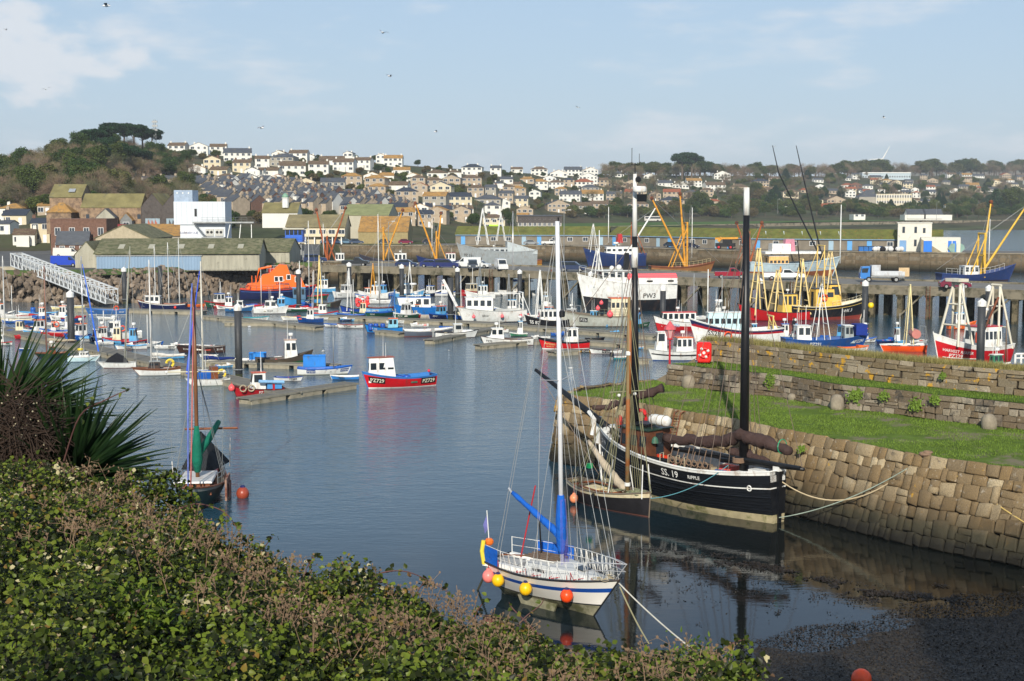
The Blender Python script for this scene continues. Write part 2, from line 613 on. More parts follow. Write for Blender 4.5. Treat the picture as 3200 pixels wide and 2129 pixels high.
# ------------------------------------------------------------ beach in the old harbour (seaweed) and the slope under the bank
def beach_h(x,y):
 # water's edge runs from (8.3,50) to (20,56); ground rises towards the camera
 e = interp(x,[-14,-3,3,6.5,8.3,10.8,15.3,17,20,30],[36,40,42.5,44,48.6,50.6,52.4,53.6,55,57])
 h = (e - y) * 0.055
 h += 0.10 * mnoise.fractal(Vector((x * .35,y * .35,0)),1,2,5)
 return max(-1.5,h)
def beach():
 xs = np.arange(-16,32,.35)
 ys = np.arange(22,66,.35)
 V = [(x,y,beach_h(x,y)) for y in ys for x in xs]
 n = len(xs)
 Fc = [(i * n + j,i * n + j + 1,(i + 1) * n + j + 1,(i + 1) * n + j) for i in range(len(ys) - 1) for j in range(n - 1)]
 m = bpy.data.materials.new('seaweed_ground')
 m.use_nodes = True
 t = m.node_tree
 b = t.nodes['Principled BSDF']
 b.inputs['Roughness'].default_value = .75
 g = N('ShaderNodeNewGeometry',t)
 sp = N('ShaderNodeSeparateXYZ',t)
 t.links.new(g.outputs['Position'],sp.inputs[0])
 n1 = N('ShaderNodeTexNoise',t)
 n1.inputs['Scale'].default_value = 6
 n1.inputs['Detail'].default_value = 8
 t.links.new(g.outputs['Position'],n1.inputs['Vector'])
 rp = N('ShaderNodeValToRGB',t)
 rp.color_ramp.elements[0].color = lin((28,24,20)) + (1,)
 rp.color_ramp.elements[1].color = lin((74,64,48)) + (1,)
 rp.color_ramp.elements[0].position = .35
 rp.color_ramp.elements[1].position = .75
 t.links.new(n1.outputs[0],rp.inputs[0])
 # bare sand to the left
 mr = N('ShaderNodeMapRange',t)
 mr.inputs[1].default_value = 6.5
 mr.inputs[2].default_value = 4.5
 t.links.new(sp.outputs['X'],mr.inputs[0])
 mx = N('ShaderNodeMix',t,data_type='RGBA')
 t.links.new(mr.outputs[0],mx.inputs[0])
 t.links.new(rp.outputs[0],mx.inputs[6])
 mx.inputs[7].default_value = lin((112,102,82)) + (1,)
 t.links.new(mx.outputs[2],b.inputs['Base Color'])
 bp = N('ShaderNodeBump',t)
 bp.inputs['Distance'].default_value = .06
 t.links.new(n1.outputs[0],bp.inputs['Height'])
 t.links.new(bp.outputs[0],b.inputs['Normal'])
 put('beach',np_mesh('beach',np.array(V),np.array(Fc),m,True),kind='structure')
beach()
# bladder wrack lying on the beach, on the wall's foot and floating in patches
def wrack():
 R = np.random.RandomState(3)
 P = []
 while len(P) < 46000:
  x,y = R.uniform(5.5,26),R.uniform(40,62)
  h = beach_h(x,y)
  if h < -0.12:
   k = mnoise.fractal(Vector((x * .8,y * .8,5)),1,2,5)
   if k < .52 + min(.6,-h * .7) or h < -.9: continue
   h = 0.0
  P.append((x,y,max(h,0.0) + R.uniform(0,.05)))
 # floating line from the lugger's stern down to the beach
 def seg(a,b,n,w):
  for i in range(n):
   q = R.rand()
   x = a[0] + (b[0] - a[0]) * q + R.normal(0,w)
   y = a[1] + (b[1] - a[1]) * q + R.normal(0,w)
   if mnoise.fractal(Vector((x * .9,y * .9,9)),1,2,5) < .05: continue
   P.append((x,y,R.uniform(0,.02)))
 seg((9.7,63.5),(15.5,56.5),5200,.35)
 seg((6,64.5),(11,61.5),2600,.5)
 seg((14,57),(18,56.5),3000,.5)
 seg((5,60),(14,56),1800,1.6)
 # hanging on the foot of the wall
 for a,b in (((13.9,73.3),(17.2,71.2)),((17.2,71.2),(19.3,67)),((19.3,67),(23,64)),((10.1,79),(13.9,73.3)),((3,82),(8,82)),((23,64),(30,58))):
  for i in range(2000):
   q = R.rand()
   hz = abs(R.normal(0,.34))
   P.append((a[0] + (b[0] - a[0]) * q - .35 - R.uniform(0,.3) + hz * .3,a[1] + (b[1] - a[1]) * q - .2 - R.uniform(0,.25) + hz * .25,hz))
 P = np.array(P)
 n = len(P)
 L = R.uniform(.05,.15,n)
 A = R.uniform(0,2 * PI,n)
 wd = R.uniform(.008,.028,n)
 up = R.uniform(0,.05,n)
 d = np.stack([np.cos(A),np.sin(A),np.zeros(n)],1)
 s = np.stack([-np.sin(A),np.cos(A),np.zeros(n)],1)
 z = np.zeros((n,3)); z[:,2] = up
 V = np.stack([P - s * wd[:,None],P + s * wd[:,None],P + d * L[:,None] * .6 + z + s * wd[:,None] * 1.4,P + d * L[:,None] * .6 + z - s * wd[:,None] * 1.4],1).reshape(-1,3)
 Fc = np.arange(4 * n).reshape(-1,4)
 m = mat('bladder_wrack',(40,32,22),.42,var=.3,scale=2,rand=.55)
 o = put('seaweed',np_mesh('seaweed',V,Fc,m),kind='stuff')
 tag(o,'dark brown bladder wrack covering the foreshore and floating in drifts on the water','seaweed')
wrack()

# ------------------------------------------------------------ the old granite pier
def stone_protos(n=10,seed=1):
 R = random.Random(seed)
 out = []
 for k in range(n):
  vs,fs = [],[]
  cj = {(i,j): (R.uniform(-.11,.11),R.uniform(-.09,.09)) for i in (0,1) for j in (0,1)}
  G = 4
  for j in range(G):
   for i in range(G):
    u,v = (0,.1,.9,1)[i],(0,.08,.92,1)[j]
    ex = sum(cj[(a,b)][0] * (u if a else 1 - u) * (v if b else 1 - v) for a in (0,1) for b in (0,1))
    ez = sum(cj[(a,b)][1] * (u if a else 1 - u) * (v if b else 1 - v) for a in (0,1) for b in (0,1))
    edge = (i in (0,G - 1)) + (j in (0,G - 1))
    y = (1.0 + R.uniform(-.16,.16)) if edge == 0 else (.86 + R.uniform(-.07,.05) if edge == 1 else .74)
    vs.append((u - .5 + ex * .9,-y,v - .5 + ez * .9))
  for j in range(G - 1):
   for i in range(G - 1):
    a = j * G + i
    fs.append((a,a + 1,a + G + 1,a + G))
  ring = [0,1,2,3,7,11,15,14,13,12,8,4]
  o = len(vs)
  for r in ring:
   x,y,z = vs[r]
   vs.append((x * .97,.2,z * .97))
  for i in range(12):
   j = (i + 1) % 12
   fs.append((ring[j],ring[i],o + i,o + j))
  me = bpy.data.meshes.new('stone')
  me.from_pydata(vs,[],fs)
  me.update()
  out.append(me)
 return out
def granite(key,lichen=0.0,tide=True,cols=((126,110,84),(184,168,136)),blotch=(60,58,54),blo=.6):
 m = bpy.data.materials.new(key)
 m.use_nodes = True
 t = m.node_tree
 b = t.nodes['Principled BSDF']
 b.inputs['Roughness'].default_value = .85
 b.inputs['Specular IOR Level'].default_value = .25
 g = N('ShaderNodeNewGeometry',t)
 oi = N('ShaderNodeObjectInfo',t)
 a = N('ShaderNodeMath',t,operation='ADD')
 t.links.new(oi.outputs['Random'],a.inputs[0])
 t.links.new(g.outputs['Random Per Island'],a.inputs[1])
 fr = N('ShaderNodeMath',t,operation='FRACT')
 t.links.new(a.outputs[0],fr.inputs[0])
 rp = N('ShaderNodeValToRGB',t)
 e = rp.color_ramp.elements
 e[0].color = lin(cols[0]) + (1,)
 e[1].color = lin(cols[1]) + (1,)
 k = rp.color_ramp.elements.new(.5)
 k.color = lin(tuple(int((p + q) / 2 * w) for p,q,w in zip(cols[0],cols[1],(.84,.78,.68)))) + (1,)
 t.links.new(fr.outputs[0],rp.inputs[0])
 def noise(sc,det,vec=None):
  nz = N('ShaderNodeTexNoise',t)
  nz.inputs['Scale'].default_value = sc
  nz.inputs['Detail'].default_value = det
  nz.inputs['Roughness'].default_value = .65
  t.links.new(g.outputs['Position'],nz.inputs['Vector'])
  return nz
 def mixin(prev,col,src,lo,hi,mode='MIX',mx=1.0):
  mr = N('ShaderNodeMapRange',t)
  mr.inputs[1].default_value = lo
  mr.inputs[2].default_value = hi
  mr.inputs[4].default_value = mx
  t.links.new(src,mr.inputs[0])
  x = N('ShaderNodeMix',t,data_type='RGBA',blend_type=mode)
  t.links.new(mr.outputs[0],x.inputs[0])
  t.links.new(prev,x.inputs[6])
  x.inputs[7].default_value = lin(col) + (1,)
  return x.outputs[2]
 speck = noise(22,3)
 out = mixin(rp.outputs[0],(76,66,54),speck.outputs[0],.45,.62,mx=.5)
 big = noise(1.1,7)
 out = mixin(out,blotch,big.outputs[0],blo,blo + .08,mx=.8)
 pale = noise(4.3,6)
 out = mixin(out,(196,190,176),pale.outputs[0],.60,.72,mx=.55)
 if lichen:
  ln = noise(1.6,8)
  out = mixin(out,(196,148,34),ln.outputs[0],.68 - lichen,.72 - lichen,mx=.85)
 if tide:
  sp = N('ShaderNodeSeparateXYZ',t)
  t.links.new(g.outputs['Position'],sp.inputs[0])
  wob = N('ShaderNodeMath',t,operation='MULTIPLY_ADD')
  wob.inputs[1].default_value = 1.0
  t.links.new(noise(.8,4).outputs[0],wob.inputs[0])
  t.links.new(sp.outputs['Z'],wob.inputs[2])
  out = mixin(out,(82,68,48),wob.outputs[0],3.4,2.2,mx=.7)
  out = mixin(out,(50,50,38),wob.outputs[0],2.3,1.4,mx=.85)
  out = mixin(out,(24,23,19),wob.outputs[0],1.35,.85,mx=.9)
 t.links.new(out,b.inputs['Base Color'])
 bp = N('ShaderNodeBump',t)
 bp.inputs['Distance'].default_value = .035
 bp.inputs['Strength'].default_value = .9
 t.links.new(noise(9,6).outputs[0],bp.inputs['Height'])
 t.links.new(bp.outputs[0],b.inputs['Normal'])
 return m
def polyline_len(p):
 return [0] + list(np.cumsum([math.dist(p[i],p[i + 1]) for i in range(len(p) - 1)]))
def masonry(root,base,top,z0,z1,rows,wr,m,depth=.28,seed=1,most=280,cope=None,core=None,skip=0.0):
 """coursed rubble on a battered face between two plan polylines: each stone a part, the farthest joined"""
 R = random.Random(seed)
 protos = stone_protos(10,seed)
 for p in protos:
  p.materials.append(m)
 L = polyline_len(base)
 T = L[-1]
 bx,by = [p[0] for p in base],[p[1] for p in base]
 tx,ty = [p[0] for p in top],[p[1] for p in top]
 def P(s,v):
  x0,y0 = interp(s,L,bx),interp(s,L,by)
  x1,y1 = interp(s,L,tx),interp(s,L,ty)
  return Vector((x0 + (x1 - x0) * v,y0 + (y1 - y0) * v,z0 + (z1 - z0) * v))
 st = []
 v = 0
 hs = [R.uniform(.75,1.3) for _ in range(rows)]
 if cope: hs[-1] *= cope
 tot = sum(hs)
 for r in range(rows):
  h = hs[r] / tot
  s = -R.uniform(0,.3)
  while s < T:
   w = R.uniform(*wr) * (1.35 if (cope and r == rows - 1) else 1)
   dv0,dv1 = R.uniform(-.06,.06) * h,R.uniform(-.06,.06) * h
   if R.random() < .12 and r < rows - 1: dv1 = h * .22
   if R.random() < .12 and w > wr[0] * 1.3 and r < rows - 1:   # two small ones one over the other
    st.append((s,s + w,v + dv0,v + h * .5))
    st.append((s,s + w,v + h * .5,v + h))
   else:
    st.append((s,s + w,v + dv0,v + h + dv1 * (r < rows - 1)))
   s += w
  v += h
 items = []
 for a,b_,v0,v1 in st:
  a2,b2 = max(0,a),min(T,b_)
  if b2 - a2 < .08: continue
  vm = (v0 + v1) / 2
  p0,p1 = P(a2,vm),P(b2,vm)
  up = (P((a2 + b2) / 2,1) - P((a2 + b2) / 2,0)).normalized()
  X = (p1 - p0).normalized()
  Y = up.cross(X).normalized()            # points inward
  Z = X.cross(Y).normalized()
  c = (p0 + p1) / 2
  w = (p1 - p0).length
  h = (v1 - v0) * (P(0,1) - P(0,0)).length
  M_ = Matrix((X,Y,Z)).transposed().to_4x4()
  M_.translation = c
  d = depth * R.uniform(.7,1.2)
  M_ = M_ @ Matrix.Diagonal((w - .02,d,h - .02,1))
  items.append((c.length,M_,R.randrange(10)))
 items.sort(key=lambda q: q[0])
 for k,(dd,M_,pi) in enumerate(items[:most]):
  o = bpy.data.objects.new('stone',protos[pi])
  COL.objects.link(o)
  o.parent = root
  o.matrix_local = M_
 if len(items) > most:
  V,Fc = [],[]
  base_v = {}
  for i,p in enumerate(protos):
   a = np.empty(len(p.vertices) * 3)
   p.vertices.foreach_get('co',a)
   base_v[i] = (np.c_[a.reshape(-1,3),np.ones(len(p.vertices))],np.array([tuple(q.vertices) for q in p.polygons]))
  off = 0
  for dd,M_,pi in items[most:]:
   vv,ff = base_v[pi]
   V.append((vv @ np.array(M_).T)[:,:3])
   Fc.append(ff + off)
   off += len(vv)
  put('stone',np_mesh('stones',np.vstack(V),np.vstack(Fc),m,False),root,kind='stuff')
 # dark mortar core behind the stones
 mb = MB()
 n = 30
 vs = []
 for i in range(n + 1):
  s = T * i / n
  X = (P(min(T,s + .1),.5) - P(max(0,s - .1),.5)).normalized()
  inn = Vector((-X.y,X.x,0)) * .06
  vs += [P(s,-.25) + inn,P(s,.985) + inn]
 mb.add(vs,[(2 * i,2 * i + 2,2 * i + 3,2 * i + 1) for i in range(n)])
 mb.build('wall_core',core or mat('mortar',(58,50,38),.95,var=.3,scale=2),root)
 return P
G_front = granite('granite_front',0.02)
G_up = granite('granite_upper',0.0,False,((112,102,88),(156,146,128)),(66,64,60),.54)
G_top = granite('granite_lichen',.095,False,((126,116,96),(164,152,130)),(88,84,76),.60)
ZQ = 4.0
q_base = [(3.0,81.8),(7.4,81.3),(10.0,79.0),(12.2,75.6),(13.9,73.3),(17.2,71.2),(19.3,67),(23,63.2),(30,55.5),(37,48)]
q_top = [(3.3,88.5),(7.3,85.6),(10.1,81.6),(12.1,79.2),(14.2,75.4),(16.6,71.9),(19.6,67.2),(22.9,63.7),(29.9,56.1),(36.9,48.6)]
q_base = [(3.0,86.6),(6.6,84.2),(9.0,80.6),(11.0,78.0),(12.9,74.2),(15.3,70.9),(18.3,66.2),(21.6,62.6),(28.6,55),(35.6,47.5)]
rt = thing('quay_wall','tall battered harbour wall of rough tan granite blocks beside the moored black lugger','quay wall')
masonry(rt,q_base,q_top,0.0,ZQ,7,(.28,.85),G_front,seed=3,cope=1.25)
# pier end face towards the open harbour
rt = thing('quay_wall','end face of the old granite pier, yellow with lichen, facing the open harbour','quay wall')
masonry(rt,[(2.6,87.8),(2.9,87.0)],[(3.0,88.9),(3.3,88.5)],0,ZQ,8,(.35,.8),granite('granite_end',.15),seed=9)
masonry(rt,[(9.0,97.4),(4.2,93.2),(2.6,87.8)],[(9.8,96.3),(4.6,92.6),(3.2,88.4)],0,ZQ,8,(.4,.9),granite('granite_end2',.1),seed=12,most=0)
w1_base = [(10.3,93.6),(13.5,90.4),(16.9,87.2),(19.2,82.8),(21.8,80.6),(23.4,78.5),(27,75),(36,67),(44,60)]
w1_top = [(x + .12,y + .14) for x,y in w1_base]
rt = thing('terrace_wall','middle retaining wall of weathered grey granite between the two grass terraces of the old pier','retaining wall')
masonry(rt,w1_base,w1_top,ZQ,ZQ + 1.4,4,(.35,.95),G_up,seed=5,depth=.2,cope=.9)
w2_base = [(12.6,95.6),(14.2,94.6),(18.6,88.4),(22.3,83.6),(26.4,79.4),(28.4,77.6),(37,70),(46,62)]
w2_top = [(x + .08,y + .1) for x,y in w2_base]
rt = thing('parapet_wall','uppermost parapet wall of the old pier, granite blotched with orange lichen under long dry grass','parapet wall')
masonry(rt,w2_base,w2_top,ZQ + 1.4,ZQ + 2.8,4,(.5,1.3),G_top,seed=6,depth=.12,cope=.9)

def offset(poly,d):
 out = []
 for i,p in enumerate(poly):
  a,b = poly[max(0,i - 1)],poly[min(len(poly) - 1,i + 1)]
  t = Vector((b[0] - a[0],b[1] - a[1])).normalized()
  out.append((p[0] - t.y * d,p[1] + t.x * d))
 return out
grass_m = mat('pier_turf',(88,108,42),.95,var=.3,scale=.9,wear=(120,112,90),wlo=.55,whi=.62,wscale=.32,bump=.1,bscale=6,spec=.1)
def strip(name,front,back,zf,zb,m):
 # resample both polylines and skin them
 n = 60
 def rs(p,k):
  L = polyline_len(p)
  return [(interp(L[-1] * i / n,L,[q[0] for q in p]),interp(L[-1] * i / n,L,[q[1] for q in p])) for i in range(n + 1)]
 A,B = rs(front,n),rs(back,n)
 K = 6
 V = []
 for i in range(n + 1):
  for k in range(K + 1):
   q = k / K
   x,y = A[i][0] + (B[i][0] - A[i][0]) * q,A[i][1] + (B[i][1] - A[i][1]) * q
   z = zf + (zb - zf) * q + (0.09 * mnoise.noise(Vector((x * .6,y * .6,0))) if 0 < k < K else 0)
   V.append((x,y,z))
 Fc = [(i * (K + 1) + k,(i + 1) * (K + 1) + k,(i + 1) * (K + 1) + k + 1,i * (K + 1) + k + 1) for i in range(n) for k in range(K)]
 Fc = [tuple(reversed(f)) for f in Fc]
 put(name,np_mesh(name,np.array(V),np.array(Fc),m,True),kind='structure')
 return A,B
back0 = [(9.8,96.3)] + [(x + .1,y + .2) for x,y in w1_base]
g0 = strip('grass_terrace',[(3.0,89.0)] + [(x + .12,y + .1) for x,y in q_top[1:]],back0,ZQ - .02,ZQ + .02,grass_m)
g1 = strip('grass_terrace',[(x + .1,y + .15) for x,y in w1_top],[(x + .1,y + .2) for x,y in w2_base[1:]],ZQ + 1.38,ZQ + 1.42,mat('ledge_turf',(72,94,36),.95,var=.3,scale=.9,bump=.1,bscale=6,spec=.1))
w2_back = offset(w2_top,1.6)
g2 = strip('grass_terrace',[(x + .05,y + .08) for x,y in w2_top],w2_back,ZQ + 2.78,ZQ + 2.75,mat('dry_turf',(112,112,62),.95,var=.35,scale=1.2,spec=.1))
# seaward back of the parapet, standing in the water
mb = MB()
wb = offset(w2_top,2.0)
vs = [(x,y,ZQ + 2.74) for x,y in w2_back] + [(x,y,-.5) for x,y in wb]
n = len(wb)
mb.add(vs,[(i,i + 1,n + i + 1,n + i) for i in range(n - 1)])
mb.add([(w2_base[0][0] - .1,w2_base[0][1] - .2,-.5),(w2_base[0][0] - .1,w2_base[0][1] - .2,ZQ + 2.74),(w2_back[0][0],w2_back[0][1],ZQ + 2.74),(wb[0][0],wb[0][1],-.5)],[(0,1,2,3)])
mb.add([(9.8,96.3,-.5),(9.8,96.3,ZQ),(12.6,97.2,ZQ + 1.4),(12.6,97.2,-.5)],[(0,1,2,3)])
tag(mb.build('pier_back',mat('granite_plain',(120,110,92),.9,var=.3,scale=1,bump=.2),kind=None),'plain rough stone back of the old pier facing the pontoons','pier')

# grass blades
def blades(name,areas,col,lo,hi,n,wd,label,seed=1,rand=.35,flip=None,lean=.35):
 R = np.random.RandomState(seed)
 P = []
 for A,B,z0,z1,cnt,filt in areas:
  k = len(A) - 1
  u = R.rand(cnt) * k
  i = u.astype(int)
  f = u - i
  A_,B_ = np.array(A),np.array(B)
  a = A_[i] * (1 - f)[:,None] + A_[np.minimum(i + 1,k)] * f[:,None]
  b = B_[i] * (1 - f)[:,None] + B_[np.minimum(i + 1,k)] * f[:,None]
  q = R.rand(cnt) if filt != 'edge' else R.rand(cnt) ** 3
  p = a * (1 - q)[:,None] + b * q[:,None]
  z = z0 + (z1 - z0) * q
  pts = np.c_[p,z]
  if filt == 'turf':
   keep = np.array([mnoise.fractal(Vector((x * .32,y * .45,0)),1,2,4) < .06 + .3 * (1 - abs(qq - .3)) for (x,y,_),qq in zip(pts,q)])
   pts = pts[keep]
  P.append(pts)
 P = np.vstack(P)
 n = len(P)
 h = R.uniform(lo,hi,n)
 A = R.uniform(0,2 * PI,n)
 ln = R.uniform(0,lean,n) * h
 s = np.stack([np.cos(A),np.sin(A),np.zeros(n)],1) * (wd * R.uniform(.6,1.3,n))[:,None]
 t = np.stack([-np.sin(A) * ln,np.cos(A) * ln,h],1)
 V = np.stack([P - s,P + s,P + t],1).reshape(-1,3)
 Fc = np.arange(3 * n).reshape(-1,3)
 m = mat(name + '_blades',col,.8,var=.25,scale=.5,rand=rand,spec=.15)
 return tag(put(name,np_mesh(name,V,Fc,m),kind='stuff'),label,'grass')
blades('grass',[(g0[0],g0[1],ZQ,ZQ + .02,80000,'turf'),(g1[0],g1[1],ZQ + 1.4,ZQ + 1.42,22000,None)],(98,120,46),.03,.12,0,.016,'short green turf growing on the terraces of the old pier',2)
blades('dry_grass',[(g2[0],g2[1],ZQ + 2.78,ZQ + 2.75,42000,None)],(138,130,80),.08,.42,0,.013,'long straw coloured grass growing along the top of the parapet',3,lean=1.1)
# ------------------------------------------------------------ boats: shared builders
GLASS = mat('window_glass',(38,46,52),.08,var=.3,scale=.6,spec=.7)
WHITE = paint(226,226,220)
STEEL = mat('galvanised_steel',(150,152,150),.45,.5,var=.2,scale=2)
ALU = mat('anodised_aluminium',(200,200,200),.3,.6,var=.08,scale=1)
ROPE = mat('rope',(168,156,130),.9,var=.2)
BLK = mat('tarred_black',(22,23,25),.45,var=.4,scale=1.5,wear=(52,52,52),wlo=.6,whi=.75)
WOOD = mat('varnished_wood',(118,66,34),.4,var=.3,scale=2,zs=6)
RUST = mat('rusty_steel',(118,66,40),.8,var=.4,scale=2,wear=(60,44,38),wlo=.5,whi=.62)
DECK = mat('deck_grey',(132,130,122),.75,var=.25,scale=1.5,wear=(92,86,76))
NET = mat('net_twine',(58,92,74),.95,var=.5,scale=4)
CANVAS = {}
def cloth(r,g,b): return mat('canvas_%02x%02x%02x' % (r,g,b),(r,g,b),.8,var=.16,scale=1.5,bump=.25,bscale=5,spec=.2)
def colr(c):
 return c if not isinstance(c,tuple) else paint(*c)
UNIT = MB().box(-.5,.5,-.5,.5,-.5,.5)
_UB = {}
def ubox(m,name='window'):
 k = (m.name,name)
 if k not in _UB:
  _UB[k] = UNIT.mesh(name,m)
 return _UB[k]
def panel(parent,name,m,loc,scl,rot=(0,0,0)):
 return put(name,ubox(m,name),parent,loc=loc,rot=rot,scl=scl)

class Hull:
 def __init__(h,L,B,fb,bow=.5,stern=.1,tw=.75,dr=.35,rake=.6,trake=0.0,full=.32,vee=.9,p=2.3,plumb=False,fl=.0):
  h.L,h.B,h.fb,h.bow,h.stern,h.tw,h.dr,h.rake,h.trake,h.full,h.vee,h.p = L,B,fb,bow,stern,tw,dr,rake,trake,full,vee,p
 def zs(h,s):
  return h.fb + h.bow * max(0,(s - .3) / .7) ** 2 + h.stern * max(0,(.35 - s) / .35) ** 2
 def hb(h,s):
  if s < .42: k = h.tw + (1 - h.tw) * math.sin(PI / 2 * s / .42)
  else: k = max(0,1 - ((s - .42) / .58) ** h.p)
  return h.B / 2 * k
 def P(h,s,g,side,off=0.0):
  zs = h.zs(s)
  z = g * zs if g >= 0 else g * h.dr
  t = (z + h.dr) / (zs + h.dr)
  e = h.full + h.vee * s ** 3
  y = h.hb(s) * max(0,t) ** e
  x = -h.L / 2 + h.L * s - h.rake * (1 - t) * s ** 5 + h.trake * (1 - t) * (1 - s) ** 5
  return Vector((x,side * (y + off),z))
 def build(h,root,bands,mats,bul=.25,deckm=None,gunm=None,gr=.05,ns=16,name='hull',keel=True,wall=.07):
  """bands: [(g_top, material index)...] from the waterline to the sheer; below water uses index 0"""
  mb = MB()
  gs = [(-1,0),(-.5,0),(0,0)]
  last = 0
  for g,mi in bands:
   k = max(1,int((g - last) / .28))
   for i in range(1,k + 1):
    gs.append((last + (g - last) * i / k,mi))
   last = g
  S_ = [i / ns for i in range(ns + 1)]
  for side in (1,-1):
   vs = [h.P(s,g,side) for s in S_ for g,_ in gs]
   n = len(gs)
   o = len(mb.v)
   mb.v.extend(tuple(v) for v in vs)
   for i in range(ns):
    for j in range(n - 1):
     f = (i * n + j,(i + 1) * n + j,(i + 1) * n + j + 1,i * n + j + 1)
     if side == 1: f = tuple(reversed(f))
     mb.f.append(tuple(a + o for a in f)); mb.m.append(gs[j + 1][1])
  # transom
  n = len(gs)
  for j in range(n - 1):
   a,b = h.P(0,gs[j][0],1),h.P(0,gs[j + 1][0],1)
   c,d = h.P(0,gs[j + 1][0],-1),h.P(0,gs[j][0],-1)
   mb.add([a,b,c,d],[(0,1,2,3)],gs[j + 1][1])
  mb.build(name,mats,root,True)
  # inside of the bulwark and deck
  mb = MB()
  def inn(s,side,dz):
   q = h.P(min(s,.985),max(.02,1 - dz / h.zs(s)),side)
   w = min(wall,abs(q.y) * .8)
   return Vector((q.x,q.y - side * w,h.zs(s) - dz))
  for side in (1,-1):
   vs = []
   for s in S_:
    vs += [inn(s,side,0.0),inn(s,side,bul)]
   fs = [(2 * i,2 * i + 2,2 * i + 3,2 * i + 1) for i in range(ns)]
   if side == -1: fs = [tuple(reversed(f)) for f in fs]
   mb.add(vs,fs,0)
  mb.add([inn(0,1,0),inn(0,-1,0),inn(0,-1,bul),inn(0,1,bul)],[(0,1,2,3)],0)
  vs = []
  for s in S_:
   vs += [inn(s,-1,bul),inn(s,1,bul)]
  mb.add(vs,[(2 * i,2 * i + 2,2 * i + 3,2 * i + 1) for i in range(ns)],1)
  mb.build('deck',[gunm or mats[1],deckm or DECK],root)
  mb = MB()
  for side in (1,-1):
   mb.tube([h.P(s,1,side,.0) + Vector((0,0,.01)) for s in S_],gr,5)
  mb.tube([h.P(0,1,1),h.P(0,1,-1)],gr,5)
  mb.build('gunwale',gunm or mats[1],root)
  mb = MB()
  mb.tube([h.P(1,g,1) + Vector((.02,0,0)) for g in (-1,-.4,0,.4,.8,1.05)],.05 * h.L / 8,4)
  mb.build('stem',gunm or mats[1],root)
 def strake(h,root,g,m,r=.04,s0=0.02,s1=.97,name='rubbing_strake'):
  mb = MB()
  for side in (1,-1):
   mb.tube([h.P(s0 + (s1 - s0) * i / 12,g,side,.01) for i in range(13)],r,4)
  mb.build(name,m,root)
 def text(h,root,txt,s,g,size,col,sides=(1,-1),squash=1.0,plate=None,name='registration_number'):
  vs,fs,w = text_cached(txt)
  for side in sides:
   out = []
   z0 = g * h.zs(s) - size * .36
   for x,y,_ in vs:
    ss = s - side * (x - w / 2) * size * squash / h.L
    zz = z0 + y * size + (h.zs(ss) - h.zs(s)) * .85 * g
    out.append(h.P(min(.995,ss),zz / h.zs(ss),side,.035))
   mb = MB()
   mb.add(out,fs)
   mb.build(name,col,root)
   if plate:
    mb = MB()
    hw = w * size * squash / 2 + size * .25
    top,bot = [],[]
    for i in range(7):
     ss = s - side * (-hw + 2 * hw * i / 6) / h.L
     lift = (h.zs(ss) - h.zs(s)) * .85 * g
     top.append(h.P(min(.995,ss),(z0 + size * .95 + lift) / h.zs(ss),side,.02))
     bot.append(h.P(min(.995,ss),(z0 - size * .22 + lift) / h.zs(ss),side,.02))
    mb.add(top + bot,[(i,i + 1,8 + i,7 + i) for i in range(6)])
    mb.build('name_plate',plate,root)
def ext(h,s,y=0.0,dz=0.0,bul=.25):
 return Vector((-h.L / 2 + h.L * s,y,h.zs(s) - bul + dz))

def cabin(root,x0,x1,w,z0,h,wall,roof,rf=.25,rb=.05,ns=2,nf=3,over=.12,winh=.42,winz=.52,glass=None,name='wheelhouse',tum=.06,door=True,rt=.07,frame=None,wf=None):
 glass = glass or GLASS
 W2 = w / 2
 W1 = (wf or w) / 2
 mb = MB()
 tx = tum * h
 yaw = math.atan2(W2 - W1,x1 - x0)
 hw_ = lambda x: W2 + (W1 - W2) * (x - x0) / (x1 - x0)
 v = [(x0,-W2,z0),(x1,-W1,z0),(x1,W1,z0),(x0,W2,z0),(x0 + rb,-W2 + tx,z0 + h),(x1 - rf,-W1 + tx,z0 + h),(x1 - rf,W1 - tx,z0 + h),(x0 + rb,W2 - tx,z0 + h)]
 mb.add(v,[(0,3,2,1),(4,5,6,7),(0,1,5,4),(1,2,6,5),(2,3,7,6),(3,0,4,7)])
 c = mb.build(name,wall,root)
 mb = MB()
 mb.prism([(x0 + rb - over * .5,-W2 + tx - over * .6),(x1 - rf + over,-W1 + tx - over * .6),(x1 - rf + over,W1 - tx + over * .6),(x0 + rb - over * .5,W2 - tx + over * .6)],z0 + h,z0 + h + rt)
 mb.build('roof',roof,c)
 zc = z0 + h * (winz + winh / 2)
 wh = h * winh
 Ls = (x1 - x0) - rf * .6 - .1
 for side in (1,-1):
  for i in range(ns):
   q = (i + .5) / ns
   xc = x0 + .1 + Ls * q
   yy = hw_(xc) - tx * (zc - z0) / h
   panel(c,'window',glass,(xc,side * (yy + .012),zc),(Ls / ns * .68,.03,wh * .9),(side * math.atan(tum),0,-side * yaw))
 a = math.atan2(rf,h)
 for i in range(nf):
  ww = (2 * W1 - 2 * tx) * .92 / nf
  yc = (i - (nf - 1) / 2) * ww
  xc = x1 - rf * (zc - z0) / h
  panel(c,'window',glass,(xc + .012,yc,zc),(.03,ww * .8,wh),(0,-a,0))
 if door:
  panel(c,'door',GLASS if nf else wall,(x0 + rb * .45 - .012,0,z0 + h * .47),(.03,w * .3,h * .82),(0,math.atan2(rb,h),0))
 return c
def world_of(root,p):
 a = root.rotation_euler.z
 c,s = math.cos(a),math.sin(a)
 sc = root.scale.x
 return Vector((root.location.x + (p[0] * c - p[1] * s) * sc,root.location.y + (p[0] * s + p[1] * c) * sc,root.location.z + p[2] * sc))
_TB = {}
